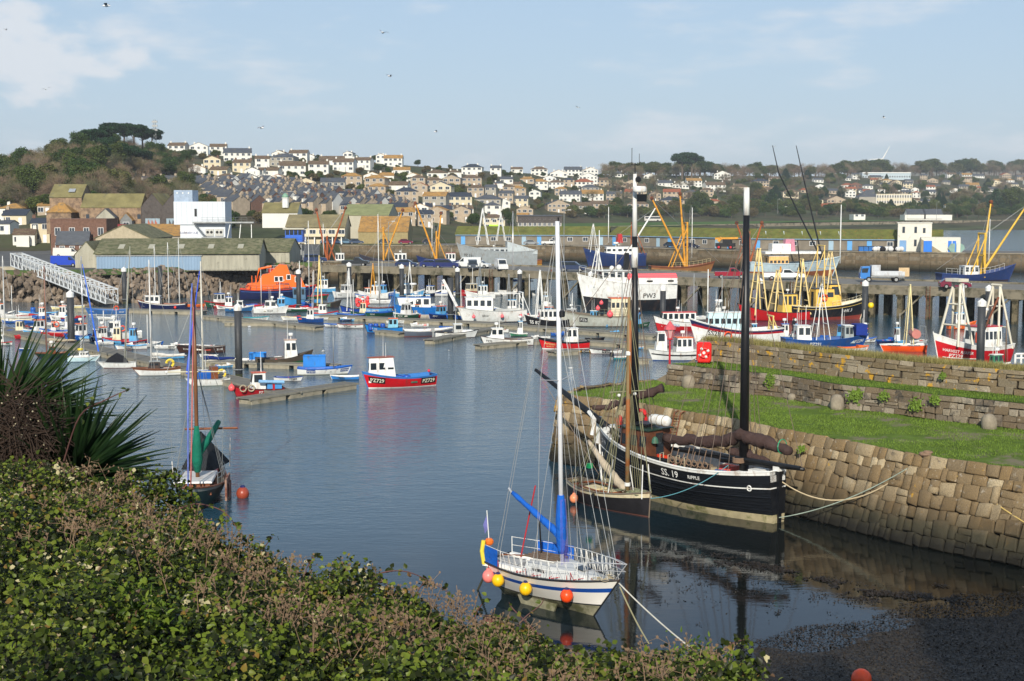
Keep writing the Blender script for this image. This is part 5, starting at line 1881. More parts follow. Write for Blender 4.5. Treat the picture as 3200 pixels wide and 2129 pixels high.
# ------------------------------------------------------------ rock armour on the left with a grass top
def rocks():
 R = random.Random(11)
 protos = []
 m = mat('armour_rock',(122,108,92),.9,var=.3,scale=.7,rand=.35,wear=(70,62,54),bump=.2,bscale=2)
 for k in range(7):
  vs,fs = [],[]
  pr = random.Random(k)
  for i in range(12):
   z = 1 - 2 * (i + .5) / 12
   a = i * 2.4
   r = math.sqrt(1 - z * z)
   s = pr.uniform(.75,1.2)
   vs.append(Vector((r * math.cos(a) * s,r * math.sin(a) * s * .9,z * s * .8)))
  import bmesh
  bm = bmesh.new()
  for v in vs: bm.verts.new(v)
  bmesh.ops.convex_hull(bm,input=bm.verts)
  me = bpy.data.meshes.new('boulder')
  bm.to_mesh(me)
  bm.free()
  me.materials.append(m)
  protos.append(me)
 top = [(-700,838),(0,852),(250,850),(400,846),(700,834),(920,826),(1010,826)]
 bot = [(-700,930),(0,945),(300,962),(420,952),(700,922),(930,912),(1020,900)]
 def SP(px,v):
  a = at(px,interp(px,[p[0] for p in top],[p[1] for p in top]),LAND)
  b = at(px,interp(px,[p[0] for p in bot],[p[1] for p in bot]),-.2)
  return b.lerp(a,v)
 t = thing('rock_armour','sloping sea defence of tumbled grey-brown boulders below the harbour sheds','rock armour')
 # bed under the rocks
 mb = MB()
 pxs = list(range(-700,1020,20))
 mb.v = [tuple(SP(px,v) + Vector((0,.5,-.5))) for px in pxs for v in (0,1)]
 mb.f = [(2 * i,2 * i + 2,2 * i + 3,2 * i + 1) for i in range(len(pxs) - 1)]
 mb.m = [0] * len(mb.f)
 mb.build('rock_bed',mat('rock_bed',(40,34,28),.95),t)
 items = []
 for k in range(1150):
  px = R.uniform(-60,1010) if k > 60 else R.uniform(-500,0)
  p = SP(px,R.random())
  items.append((R.uniform(.32,.85),p))
 items.sort(key=lambda q: -q[0])
 V,Fc,off = [],[],0
 for k,(s,p) in enumerate(items):
  me = protos[R.randrange(7)]
  rot = (R.uniform(0,6),R.uniform(0,6),R.uniform(0,6))
  sc = (s * R.uniform(.8,1.3),s,s * R.uniform(.6,1))
  if k < 290:
   put('boulder',me,t,loc=p,rot=rot,scl=sc)
  else:
   from mathutils import Euler
   M_ = Matrix.Translation(p) @ Euler(rot).to_matrix().to_4x4() @ Matrix.Diagonal((*sc,1))
   for v in me.vertices: V.append(M_ @ v.co)
   for q in me.polygons: Fc.append([i + off for i in q.vertices])
   off += len(me.vertices)
 me = bpy.data.meshes.new('boulders')
 me.from_pydata(V,[],Fc)
 me.materials.append(m)
 put('boulder',me,t,kind='stuff')
 # verge
 mb = MB()
 mb.v = [tuple(SP(px,v) + Vector((0,dy,dz))) for px in pxs for v,dy,dz in ((.86,0,.15),(1,0,.25),(1,2.5,.3))]
 mb.f = [(3 * i + k,3 * i + 3 + k,3 * i + 4 + k,3 * i + 1 + k) for i in range(len(pxs) - 1) for k in (0,1)]
 mb.m = [0] * len(mb.f)
 mb.build('verge',mat('verge_grass',(72,90,40),.95,var=.4,scale=.5,bump=.4,bscale=2),kind='structure')
rocks()

# ------------------------------------------------------------ white truss gangway
def gangway():
 a,b = at(52,830,5.4),at(350,948,.9)
 t = thing('gangway_bridge','long white steel truss footbridge sloping down from the quay to the pontoons','footbridge')
 m = paint(206,210,210)
 d = (b - a)
 u = d.normalized()
 sd_ = Vector((-u.y,u.x,0)).normalized() * 1.0
 up = Vector((0,0,2.1))
 for s_ in (-1,1):
  for z in (0,1): MB().beam(a + sd_ * s_ + up * z,b + sd_ * s_ + up * z,.17).build('chord',m,t)
  n = 22
  vm = None
  for i in range(n + 1):
   p = a + d * (i / n) + sd_ * s_
   MB().beam(p,p + up,.1).build('upright',m,t)
   if i < n: MB().beam(p + up,a + d * ((i + 1) / n) + sd_ * s_,.07).build('diagonal',m,t)
  MB().beam(a + sd_ * s_ + up * .5,b + sd_ * s_ + up * .5,.06).build('handrail',m,t)
 for i in range(23):
  p = a + d * (i / 22)
  MB().beam(p - sd_ + up,p + sd_ + up,.12).build('cross_beam',m,t)
 MB().beam(a + Vector((0,0,-.05)),b + Vector((0,0,-.05)),1.8,.08).build('walkway',DECK,t)
 MB().box(a.x - 3,a.x + 1.2,a.y - 1.6,a.y + 1.6,0,5.2).build('abutment',mat('abutment',(172,162,138),.9,var=.15,scale=.5),t)
gangway()

# ------------------------------------------------------------ buildings near the harbour
def bld(name,label,x0,x1,py,d,cat='building',rz=0.0,group=None):
 """empty at the ground line, width in local x from picture columns at depth d, height z from row py"""
 a,b = atd(x0,py,d),atd(x1,py,d)
 z = CAMZ - (py - HY) * d / F
 t = thing(name,label,cat,((a.x + b.x) / 2,d,z),rz,group)
 return t,(b.x - a.x)
def gable(t,w,dp,hw,hr,wall,roof,axis='x',over=.3,name='wall',y0=0.0,x0=0.0,z0=0.0,parts=True):
 """axis = ridge direction"""
 mb = MB()
 X0,X1,Y0,Y1 = x0 - w / 2,x0 + w / 2,y0,y0 + dp
 if axis == 'x':
  mb.v = [(X0,Y0,z0),(X1,Y0,z0),(X1,Y1,z0),(X0,Y1,z0),(X0,Y0,hw),(X1,Y0,hw),(X1,Y1,hw),(X0,Y1,hw),(X0,(Y0 + Y1) / 2,hr),(X1,(Y0 + Y1) / 2,hr)]
  mb.f = [(0,1,5,4),(2,3,7,6),(1,2,6,9,5),(3,0,4,8,7)]
  k = over * (hr - hw) / (dp / 2)
  e = [((X0 - over * .5,Y0 - over,hw - k),(X1 + over * .5,Y0 - over,hw - k),(X1 + over * .5,(Y0 + Y1) / 2,hr),(X0 - over * .5,(Y0 + Y1) / 2,hr)),
    ((X1 + over * .5,Y1 + over,hw - k),(X0 - over * .5,Y1 + over,hw - k),(X0 - over * .5,(Y0 + Y1) / 2,hr),(X1 + over * .5,(Y0 + Y1) / 2,hr))]
 else:
  mb.v = [(X0,Y0,z0),(X1,Y0,z0),(X1,Y1,z0),(X0,Y1,z0),(X0,Y0,hw),(X1,Y0,hw),(X1,Y1,hw),(X0,Y1,hw),(x0,Y0,hr),(x0,Y1,hr)]
  mb.f = [(0,1,5,8,4),(2,3,7,9,6),(1,2,6,5),(3,0,4,7)]
  k = over * (hr - hw) / (w / 2)
  e = [((X0 - over,Y1 + over * .5,hw - k),(X0 - over,Y0 - over * .5,hw - k),(x0,Y0 - over * .5,hr),(x0,Y1 + over * .5,hr)),
    ((X1 + over,Y0 - over * .5,hw - k),(X1 + over,Y1 + over * .5,hw - k),(x0,Y1 + over * .5,hr),(x0,Y0 - over * .5,hr))]
 mb.m = [0] * 4
 o = mb.build(name,wall,t)
 r = MB()
 for q in e:
  up = [(p[0],p[1],p[2] + .14) for p in q]
  r.add(list(q) + up,[(4,5,6,7),(3,2,1,0),(0,1,5,4),(1,2,6,5),(2,3,7,6),(3,0,4,7)])
 rf = r.build('roof',roof,t)
 return o,rf
def hip(t,w,dp,hw,hr,wall,roof,over=.35,x0=0.0,y0=0.0):
 MB().box(x0 - w / 2,x0 + w / 2,y0,y0 + dp,0,hw).build('wall',wall,t)
 i = min(dp,w) / 2
 a = [(x0 - w / 2 - over,y0 - over,hw),(x0 + w / 2 + over,y0 - over,hw),(x0 + w / 2 + over,y0 + dp + over,hw),(x0 - w / 2 - over,y0 + dp + over,hw),(x0 - w / 2 + i,y0 + dp / 2,hr),(x0 + w / 2 - i,y0 + dp / 2,hr)]
 return MB().add(a,[(0,1,5,4),(1,2,5),(2,3,4,5),(3,0,4),(3,2,1,0)]).build('roof',roof,t)
WINM = mat('house_window',(60,68,76),.15,var=.4,scale=.3)
FRM = paint(228,228,224)
_WM = {}
def win(par,x,z,w,h,y=-.02,fr=True,rz=0.0,name='window'):
 """a sash window with frame, on a front wall at local y"""
 k = (round(w,1),round(h,1),fr)
 if k not in _WM:
  mb = MB().box(-w / 2,w / 2,-.04,.06,0,h,0)
  if fr:
   f = .09
   for a in ((-w / 2 - f,-w / 2,0 - f,h + f),(w / 2,w / 2 + f,-f,h + f)): mb.box(a[0],a[1],-.07,.05,a[2],a[3],1)
   mb.box(-w / 2,w / 2,-.07,.05,h,h + f,1).box(-w / 2,w / 2,-.10,.05,-f,0,1)
   mb.box(-.03,.03,-.06,.05,0,h,1)
  _WM[k] = mb.mesh('window',[WINM,FRM])
 return put(name,_WM[k],par,loc=(x,y,z),rot=(0,0,rz))
stone_w = mat('warehouse_stone',(150,126,100),.95,var=.25,scale=1.0,wear=(110,92,76),wlo=.45,whi=.6,wscale=.8,bump=.25,bscale=2.2)
moss_r = mat('mossy_slate',(122,114,74),.95,var=.3,scale=.35,wear=(84,86,80),wlo=.56,whi=.66,wscale=.2,bump=.1,bscale=3)
slate = mat('slate_roof',(74,78,84),.75,var=.25,scale=.6,zs=3,wear=(112,104,78),wlo=.56,whi=.7,wscale=.3)
slate_d = mat('dark_slate',(50,56,66),.6,var=.2,scale=.6,zs=3)
tile_o = mat('lichen_tile',(164,124,66),.9,var=.25,scale=.5,wear=(126,104,72),wlo=.5,whi=.62)
tile_b = mat('brown_tile',(96,78,62),.9,var=.25,scale=.5,wear=(124,110,80),wlo=.5,whi=.65)
tile_r = mat('red_tile',(142,76,50),.9,var=.25,scale=.5,wear=(150,110,66),wlo=.52,whi=.65)
brick = mat('old_brick',(112,84,70),.95,var=.3,scale=2,wear=(96,70,58),bump=.1,bscale=4)
rend_w = mat('white_render',(218,216,206),.8,var=.06,scale=.4)
rend_c = mat('cream_render',(206,194,164),.85,var=.08,scale=.4)
rend_g = mat('grey_render',(158,152,138),.9,var=.12,scale=.4)
rend_p = mat('pinkish_stone',(170,154,132),.95,var=.18,scale=.8)
grey_slate_wall = mat('slate_hung',(84,78,74),.9,var=.3,scale=1.2,wear=(58,56,56),bump=.15,bscale=3)
tin = mat('corrugated_sheet',(150,158,162),.6,.1,var=.12,scale=.8,zs=.2,wear=(122,116,96),wlo=.58,whi=.7)
asb = mat('cement_roof',(116,112,84),.95,var=.3,scale=.4,wear=(84,88,58),wlo=.45,whi=.58)
wood_w = mat('weathered_boarding',(164,160,142),.9,var=.2,scale=1.2,zs=.15,wear=(118,116,102))
blue_sheet = mat('blue_sheet',(132,156,178),.55,var=.08,scale=.6,zs=.2)
def corrug(par,x0,x1,z0,z1,y,m,name,pitch=.5):
 """ribbed sheeting: alternate ribs standing proud"""
 mb = MB()
 n = int((x1 - x0) / pitch)
 vs = []
 for i in range(2 * n + 1):
  x = x0 + (x1 - x0) * i / (2 * n)
  yy = y - (.09 if i % 2 else 0)
  vs += [(x,yy,z0),(x,yy,z1)]
 mb.add(vs,[(2 * i,2 * i + 2,2 * i + 3,2 * i + 1) for i in range(2 * n)])
 return mb.build(name,m,par)
# big shed with pale blue doors
t,w = bld('net_shed','long low harbour shed with pale blue sliding doors and a mossy cement roof',305,808,846,250,'shed',0)
t.rotation_euler.z = .10
gable(t,w,16,3.1,5.4,wood_w,asb,over=.5)
corrug(t,-w / 2 + 0.2,w / 2 * .30 - .2,.15,2.6,-.1,blue_sheet,'sliding_door')
corrug(t,w * .15 + .1,w / 2 - .1,.15,2.7,-.08,wood_w,'boarding',.7)
MB().box(-w / 2,w / 2 * .3,-.3,-.1,2.62,2.78).build('door_rail',STEEL,t)
for k in range(5): panel(t,'rooflight',mat('rooflight',(172,168,148),.6),(-w / 2 + 4 + k * 5.2,3.2 + .1,4.22),(1.0,2.4,.05),(math.atan2(2.3,8),0,0))
t,w = bld('boat_shed','boarded gable shed in weathered grey at the end of the blue-doored shed',236,306,848,252,'shed')
gable(t,w,18,3.0,5.2,wood_w,asb,axis='y',over=.2)
corrug(t,-w / 2,w / 2,.1,3.0,-.06,wood_w,'boarding',.8)
t,w = bld('gable_shed','wide low gabled shed with a pale boarded front behind the blue-doored shed',300,470,790,305,'shed')
gable(t,w,20,3.2,5.9,mat('gable_board',(172,160,134),.9),asb,axis='y',over=.4)
t,w = bld('long_shed','long ochre-roofed shed running behind the blue-doored shed',400,640,770,330,'shed')
gable(t,w,14,2.6,5.0,rend_g,tile_o,over=.4)
# stone warehouse
t,w = bld('stone_warehouse','great stone fish warehouse with a mossy roof and twin slate-hung gables',255,442,733,345,'warehouse')
gable(t,w,8,6.6,9.8,stone_w,moss_r,over=.15)
for k,gx in enumerate((w / 2 + .1,w / 2 + 5.2)):
 mb = MB()
 mb.v = [(gx,-.1,0),(gx + 5.0,1.2,0),(gx + 5.0,1.2,6.8),(gx + 2.5,.55,9.9),(gx,-.1,6.8),(gx,16,0),(gx + 5,17,0),(gx + 5,17,6.8),(gx + 2.5,16.5,9.9),(gx,16,6.8)]
 mb.f = [(0,1,2,3,4),(1,6,7,2),(5,0,4,9)]
 mb.m = [0] * 3
 mb.build('gable_wall',grey_slate_wall,t)
 MB().add([(gx - .1,-.2,6.7),(gx + 2.5,.45,10),(gx + 2.5,16.6,10),(gx - .1,16,6.7),(gx + 5.1,1.1,6.7),(gx + 5.1,17,6.7)],[(0,1,2,3),(1,4,5,2)]).build('roof',moss_r,t)
 p = MB().add([(gx + .9,.05,2.0),(gx + 4.2,.9,2.0),(gx + 4.2,.9,3.9),(gx + .9,.05,3.9)],[(0,1,2,3)]).build('ship_mural',paint(146,166,176),t)
 mb = MB()
 for i in range(3): mb.add([(gx + 1.4 + i * .8,.1 + i * .2,2.5),(gx + 2.1 + i * .8,.25 + i * .2,2.5),(gx + 1.6 + i * .8,.15 + i * .2,3.7)],[(0,1,2)])
 mb.build('painted_sail',paint(170,100,80) if k == 0 else paint(70,76,84),p)
for z in (0.8,3.4):
 for k in range(5): win(t,-w / 2 + 1.6 + k * 3.1,z + .4,.8,1.1,fr=False)
gable(t,4.4,3,4.2,6.2,wood_w,slate,axis='y',x0=-.5,y0=-3,over=.2,name='hoist_wall')
gable(t,2.8,2.2,3.6,5.2,mat('slate_hung2',(120,122,120),.9),tile_o,axis='y',x0=4.2,y0=-2.2,over=.2,name='hoist_wall')
win(t,4.2,2.2,1.3,.8,y=-2.24)
MB().box(-.6,4.6,-3.6,-3.1,0,2.6).build('lean_to',paint(122,26,36),t)
t,w = bld('stone_tower_house','tall square stone store with a steep mossy roof left of the warehouse',158,258,730,350,'warehouse')
gable(t,w,9,9.0,12.0,stone_w,moss_r,over=.25)
for z in (1.2,4.2):
 for k in range(2): win(t,-w / 2 + 2 + k * 3.4,z,.8,1.2,fr=False)
panel(t,'skylight',paint(150,156,160),(1.2,1.6,10.6),(1.6,1.4,.08),(.6,0,0))
rf = hip(t,6.0,5,5.2,7.6,stone_w,tile_o,x0=-.2,y0=-5)
t,w = bld('brick_building','dark red brick works with tall arched windows below the stone warehouse',160,335,796,318,'building')
MB().box(-w / 2,w / 2,0,9,0,7.8).build('wall',brick,t)
MB().box(-w / 2 - .1,w / 2 + .1,-.1,9.1,7.8,8.05).build('parapet',brick,t)
for z in (1.0,4.4):
 for k in range(4): win(t,-w / 2 + 1.6 + k * 3.2,z,1.1,1.6)
gable(t,7.2,3,2.6,5.2,brick,slate,x0=-.6,y0=-3,over=.2,name='outshot')
for k in range(3): win(t,-2.8 + k * 2.2,.8,1.0,1.2,y=-3.03)
# ice works
t,w = bld('ice_works','tall pale sheet-clad ice works lettered CORNISH ICE with an outdoor stair',545,705,752,300,'ice works')
pale = mat('ice_panel',(206,212,216),.6,var=.04,scale=.4)
MB().box(-w / 2,w / 2,0,7,3.4,8.2).box(-w / 2 + 1.2,w / 2 - .1,.3,7,0,3.4).build('wall',pale,t)
MB().box(-w / 2,-w / 2 + 3.9,.4,6,8.2,10.6).build('plant_room',mat('plant_grey',(150,166,184),.5),t)
for k in range(3): MB().lathe([(.16,0),(.16,.06)],(0,0,0),10,axis='y').build('vent',WHITE,t).location = (-w / 2 + .7 + k * 1.2,.36,10.0)
for k in range(10): panel(t,'panel_joint',mat('joint',(150,156,160)),(-w / 2 + .6 + k * 1.08,-.01,5.8),(.04,.03,4.6))
panel(t,'door',BLK,(-w / 2 + 4.6,-.03,5.9),(.5,.05,1.6))
MB().box(-w / 2 + 4.2,w / 2 + 6.2,-1.3,-.1,3.7,4.0).build('conveyor',STEEL,t)
for k in range(2):
 o = MB().box(0,1.7,-.25,.0,1.0,2.5).build('condenser',paint(190,190,182),t)
 o.location = (w / 2 - 4.2 + k * 2.0,.3,0)
 for j in range(2): MB().lathe([(.3,-.3),(.3,-.24)],(.45 + j * .8,0,1.8),10,axis='y').build('fan',BLK,o)
MB().box(w / 2 - 4.8,w / 2,-1.2,.2,.55,.8).build('platform',STEEL,t)
railing(t,[(w / 2 - 4.8 + k * 1.2,-1.2,4.0) for k in range(9)],.9,STEEL)
mb = MB()
for k in range(12): mb.box(-w / 2 + 4.2 + k * .22,-w / 2 + 4.7 + k * .22,-1.1,-.3,3.6 - k * .27,3.66 - k * .27)
mb.build('stair',STEEL,t)
sg = MB().box(-w / 2 + 1.3,-w / 2 + 4.7,.22,.28,.75,2.3).build('sign',paint(226,228,230),t)
def lettering(par,txt,x,y,z,size,col,name='lettering'):
 vs,fs,ww = text_cached(txt)
 MB().add([(x + (a - ww / 2) * size,y,z + b * size) for a,b,_ in vs],fs).build(name,col,par)
lettering(sg,'CORNISH ICE',-w / 2 + 3,.20,1.45,.62,paint(30,60,120))
for k in range(3): MB().beam((w / 2 + .5 + k * 2.6,-1.2,0),(w / 2 + 1.2 + k * 2.2,-.6,3.8),.14).build('trestle',STEEL,t)
# pale pitched store beside the ice works, blue control tower, fish market
t,w = bld('low_shed','grey boarded shed beside the blue control cabin',800,905,832,268,'shed')
gable(t,w,14,2.8,5.0,wood_w,asb,over=.3)
t,w = bld('control_tower','bright blue harbour control cabin raised on a steel trestle',892,946,812,285,'control tower')
blue = paint(40,98,196)
for sx in (-1,1):
 for sy in (0,2.6): MB().beam((sx * w * .42,sy,-.4),(sx * w * .42,sy,3.6),.2).build('leg',STEEL,t)
MB().beam((-w * .4,0,0),(w * .4,0,3.4),.1).beam((w * .4,0,0),(-w * .4,0,3.4),.1).build('brace',STEEL,t)
MB().beam((-w * .9,-.4,-.4),(-w * .45,-.2,3.5),.5,.1).build('stair',STEEL,t)
MB().box(-w / 2,w / 2,0,2.9,3.6,5.0).build('cabin_base',blue,t)
MB().box(-w / 2 + .05,w / 2 - .05,.05,2.85,5.0,6.1).build('window_band',GLASS,t)
for k in range(5): MB().box(-w / 2 + (w - .14) * k / 4,-w / 2 + .14 + (w - .14) * k / 4,-.02,2.9,5.0,6.1).build('corner_post',blue,t)
MB().box(-w / 2 - .4,w / 2 + .4,-.4,3.3,6.1,6.35).build('roof',mat('pale_roof',(190,186,168)),t)
MB().box(-w / 2 - .3,w / 2 + .8,-.8,3,3.45,3.62).build('platform',STEEL,t)
railing(t,[(-w / 2 - .3 + k * .9,-.8,3.6) for k in range(6)],.9,blue)
t,w = bld('fish_market','long two-storey cream market office with a lichen-streaked roof',895,1078,768,400,'market building')
gable(t,w,14,5.4,8.6,rend_c,mat('market_roof',(126,116,84),.95,var=.3,scale=.4,wear=(150,140,96)),over=.5)
for k in range(6): win(t,-w / 2 + 2 + k * 2.7,3.4,1.7,1.1)
for k in range(7):
 panel(t,'column',WHITE,(-w / 2 + .6 + k * 2.5,-1.2,1.3),(.3,.3,2.6))
MB().box(-w / 2,w / 2,-1.6,0,2.6,2.85).build('balcony',rend_c,t)
t,w = bld('grain_store','broad pale gabled store with a long green-mossed roof',1070,1216,745,430,'store')
t.rotation_euler.z = -.1
gable(t,w,16,7.0,10.2,mat('store_render',(178,172,152),.9,var=.12,scale=.4),mat('green_moss',(126,130,88),.95,var=.2,scale=.5),over=.2)
t,w = bld('lichened_store','low store under a wide ochre lichened roof beside the mossy gabled store',1120,1275,770,405,'store')
gable(t,w,18,4.2,8.4,mat('lichen_wall',(150,136,96),.95),tile_o,over=.2)
t,w = bld('chapel','pale chapel building with a small green domed bell turret',820,930,712,425,'chapel')
gable(t,w,10,4.6,7.4,rend_w,moss_r,over=.3)
MB().lathe([(1.0,6),(1.0,8.8),(1.15,8.8),(1.15,9.0)],(1.4,2,0),8).build('turret',WHITE,t)
MB().lathe([(1.1,9.0),(.95,9.6),(.5,10.1),(.08,10.4)],(1.4,2,0),8).build('dome',paint(122,160,136),t,True)
# net sheds along the north quay
def quay_shed(a,b,label,lights=0,doors=()):
 a,b = Vector(a),Vector(b)
 L = (b - a).length
 hd = math.atan2(b.y - a.y,b.x - a.x)
 t = thing('net_shed',label,'shed',(a.x,a.y,4.42),hd)
 gable(t,L,8,2.9,5.0,mat('shed_render',(124,116,102),.9,var=.2,scale=.4,wear=(92,88,80)),mat('mossy_roof',(96,100,44),.95,var=.35,scale=.5,wear=(124,104,52),wlo=.55,whi=.65),x0=L / 2,over=.35)
 MB().box(0,L,-.45,-.33,2.55,2.75).build('gutter',paint(120,150,176),t)
 n = int(L / 4)
 for k in range(n):
  x = (k + .5) * L / n
  q = (k * 7) % 5
  if q in (0,3): panel(t,'door',paint(92,158,212) if q == 0 else paint(150,176,190),(x,-.04,1.15),(1.2,.08,2.3))
  else: win(t,x,1.1,1.3,1.0)
 for k in range(lights): panel(t,'rooflight',paint(196,206,212),((k + 1) * L / (lights + 1),1.9,3.95),(1.1,2.6,.05),(math.atan2(2.1,4),0,.25))
 return t
quay_shed((-16,404),(27,398),'mossy-roofed net shed at the left end of the north quay')
quay_shed((27,397),(60,362),'net shed behind the yellow gantry on the north quay')
quay_shed((60,361),(86,353),'net shed with a row of pale rooflights on the north quay',5)
quay_shed((86,353),(105,347.5),'bare mossy net shed left of the white block tower')
# white block tower
t,w = bld('white_tower_block','square white painted two-storey block tower at the end of the net sheds',2806,2908,787,345,'tower')
t.rotation_euler.z = -.25
blk = mat('white_blockwork',(212,208,194),.85,var=.08,scale=1,wear=(160,154,138),wlo=.58,whi=.7,bump=.1,bscale=2)
MB().box(-w / 2,w / 2,0,7,0,6.9).build('wall',blk,t)
MB().box(-w / 2 - .15,w / 2 + .15,-.15,7.15,6.9,7.1).build('roof',blk,t)
for x,z,hh in ((-2.6,4.6,1.5),(.2,4.6,1.5),(2.2,4.6,1.2),(.2,1.4,1.6),(2.2,1.4,1.6)): win(t,x,z,.6,hh,fr=False)
panel(t,'door',paint(110,150,190),(-2.7,-.05,1.4),(1.6,.1,2.8))
t2,w = bld('white_annexe','low white painted annexe with bright blue doors and an outside stair',2880,2998,789,338,'building')
t2.rotation_euler.z = -.25
MB().box(-w / 2,w / 2,0,6,0,3.6,0).build('wall',blk,t2)
MB().side([(-w / 2,0),(-w / 2 + 5.0,0),(-w / 2,3.2)],-1.2,-.05).build('stair',mat('stair_stone',(140,128,100)),t2)
for x,ww in ((-w / 2 + 1.5,1.9),(w / 2 - 2.4,.8),(w / 2 - 1.4,.8)): panel(t2,'door',paint(34,116,208),(x,-1.3 if x < -w / 4 else -.05,1.5),(ww,.1,2.6))
# heap of bags, bins and an old skip
for k in range(5):
 p = atd(2690 + k * 15,789,347)
 tub_t = thing('fish_bin','blue lidded fish bin before the net shed wall, %s from the left' % ('first','second','third','fourth','fifth')[k],'bin',(p.x,347,4.45),group='blue fish bins on the north quay')
 MB().box(-.55,.55,-.5,.5,0,1.1,0,.04,.04).build('body',paint(20,98,170),tub_t)
 MB().box(-.6,.6,-.55,.55,1.1,1.2).build('lid',paint(30,60,80),tub_t)
for k in range(8):
 p = atd(2735 + k * 12,788,345)
 c = [(214,214,210),(40,40,42)][k % 3 == 2]
 o = MB().ball((0,0,.55),.75,8,5,sz=.85).build('rubbish_sack',cloth(*c))
 o.location = (p.x,345 + (k % 2) * .8,4.45)
 tag(o,('white' if c[0] > 100 else 'black') + ' sack beside the blue bins on the north quay, %s from the left' % ('first','second','third','fourth','fifth','sixth','seventh','eighth')[k],'sack','sacks heaped on the north quay')
p = atd(2985,785,338)
t = thing('skip','pale green covered skip beside the white annexe','skip',(p.x,338,4.45))
MB().side([(-2,.9),(-1.2,0),(1.2,0),(2,.9),(1.8,1.6),(1.1,2.1),(-1.3,2.1)],-.9,.9).build('body',paint(128,158,146),t)

# lamp posts and poles on the quays
def lamp(px,py,d,h,label):
 p = atd(px,py,d)
 t = thing('lamp_post',label,'lamp post',(p.x,d,p.z))
 MB().tube([(0,0,0),(0,0,h)],[.09,.06],6).build('pole',STEEL,t)
 MB().tube([(0,0,h),(.9,0,h + .15)],.05,5).build('arm',STEEL,t)
 MB().box(.6,1.2,-.12,.12,h + .1,h + .22).build('lamp_head',paint(200,200,196),t)
for px,py,d,h,lab in ((1762,852,243,10.5,'grey lamp post with a ringbuoy on the fish jetty'),(300,762,330,5,'lamp post in front of the brick works'),(2050,760,420,4,'lamp post on the north quay'),(1215,850,258,9,'tall thin lamp post on the jetty by the dark pickup'),(2926,690,700,9,'lamp post by the far promenade'),(2430,668,800,8,'lamp post by the park hedge')):
 lamp(px,py,d,h,lab)
t = thing('red_lamp_post','red cast-iron lamp post with a glass lantern at the end of the old pier','lamp post',(10.55,94.6,4.0))
red = paint(178,40,48)
MB().tube([(0,0,0),(0,0,.5),(0,0,2.9)],[.13,.08,.06],8).build('pole',red,t)
MB().lathe([(.1,2.9),(.2,2.95),(.16,3.05)],n=8).build('collar',red,t)
MB().lathe([(.17,3.05),(.36,3.65)],n=6).build('lantern_glass',mat('lantern_glass',(196,150,150),.2),t)
MB().lathe([(.42,3.62),(.36,3.8),(.2,3.95),(.1,4.1),(.02,4.2)],n=8).build('lantern_roof',paint(200,90,96),t)
for k in range(6):
 a = k * PI / 3
 MB().beam((.17 * math.cos(a),.17 * math.sin(a),3.05),(.36 * math.cos(a),.36 * math.sin(a),3.65),.03).build('glazing_bar',red,t)
# lifebuoy housing on the pier end
p = at(2200,1132,5.4)
t = thing('lifebuoy_station','bright red lifebuoy housing with a white-banded ring at the end of the parapet','lifebuoy',(12.75,93.9,5.45),-.15)
rr_ = mat('plastic_red',(214,34,28),.35,var=.06)
mb = MB()
vs = []
for y,k in ((0,1),(.32,.98),(.4,.86)):
 for a,b in ((-.36,0),(.36,0),(.5,.14),(.5,1.1),(.4,1.25),(-.4,1.25),(-.5,1.1),(-.5,.14)):
  vs.append((a * k * 1.0,-y,(b - .62) * k * 1.1 + .72))
mb.add(vs,[(i,(i + 1) % 8,8 + (i + 1) % 8,8 + i) for i in range(8)] + [(8 + i,8 + (i + 1) % 8,16 + (i + 1) % 8,16 + i) for i in range(8)] + [tuple(range(16,24)),tuple(range(7,-1,-1))])
mb.build('housing',rr_,t,False)
MB().torus((0,-.42,.72),.3,.09,20,6,axis='y').build('ring',rr_,t,True)
for k in range(4):
 a = k * PI / 2 + .5
 mb = MB()
 pts = [(.3 * math.cos(a + q),-.42,.72 + .3 * math.sin(a + q)) for q in (-.25,0,.25)]
 mb.tube(pts,.1,8)
 mb.build('white_band',WHITE,t,True)
MB().lathe([(.1,-.46),(.1,-.4)],(0,0,.72),12,axis='y').build('hub',WHITE,t)
MB().tube([(0,.1,-.2),(0,.1,.4)],.06,6).build('post',STEEL,t)
# loose boulders and plants on the terraces
R = random.Random(4)
bm_ = mat('loose_granite',(140,130,112),.9,var=.25,scale=2,bump=.2,bscale=6)
for x,y,z,s,sz,lab in ((11.6,92.2,4,.5,1.2,'squat granite block by the red lamp post'),(17.2,86.4,4,.32,.9,'small round boulder against the middle terrace wall'),(19.0,82.3,4,.42,1.5,'leaning pointed granite stone on the grass terrace'),(25.5,75.2,4,.42,1.35,'upright rounded granite bollard at the right of the grass terrace')):
 mb = MB()
 prof = [(s * .9,-.1),(s,s * .5),(s * .95,s * sz),(s * .6,s * sz * 1.35),(.05,s * sz * 1.45)]
 o = mb.lathe(prof,(0,0,0),9).build('boulder',bm_,None,True)
 o.location = (x,y,z)
 o.rotation_euler = (R.uniform(-.1,.1),R.uniform(-.2,.2),R.uniform(0,3))
 tag(o,lab,'boulder')
def weed(x,y,z,s,label,n=160,seed=1):
 r = random.Random(seed)
 mb = MB()
 for k in range(n):
  p = Vector((x + r.gauss(0,s * .4),y - abs(r.gauss(0,.12)),z + r.gauss(0,s * .35)))
  a,b = r.uniform(0,6.3),r.uniform(.05,.13)
  d = Vector((math.cos(a),-.4,math.sin(a))) * b
  q = Vector((-math.sin(a),0,math.cos(a))) * b * .45
  mb.add([p,p + d * .6 + q,p + d * 1.3,p + d * .6 - q],[(0,1,2,3)])
 tag(mb.build('wall_plant',mat('wall_weed',(92,116,34),.8,var=.25,rand=.3)),label,'plant')
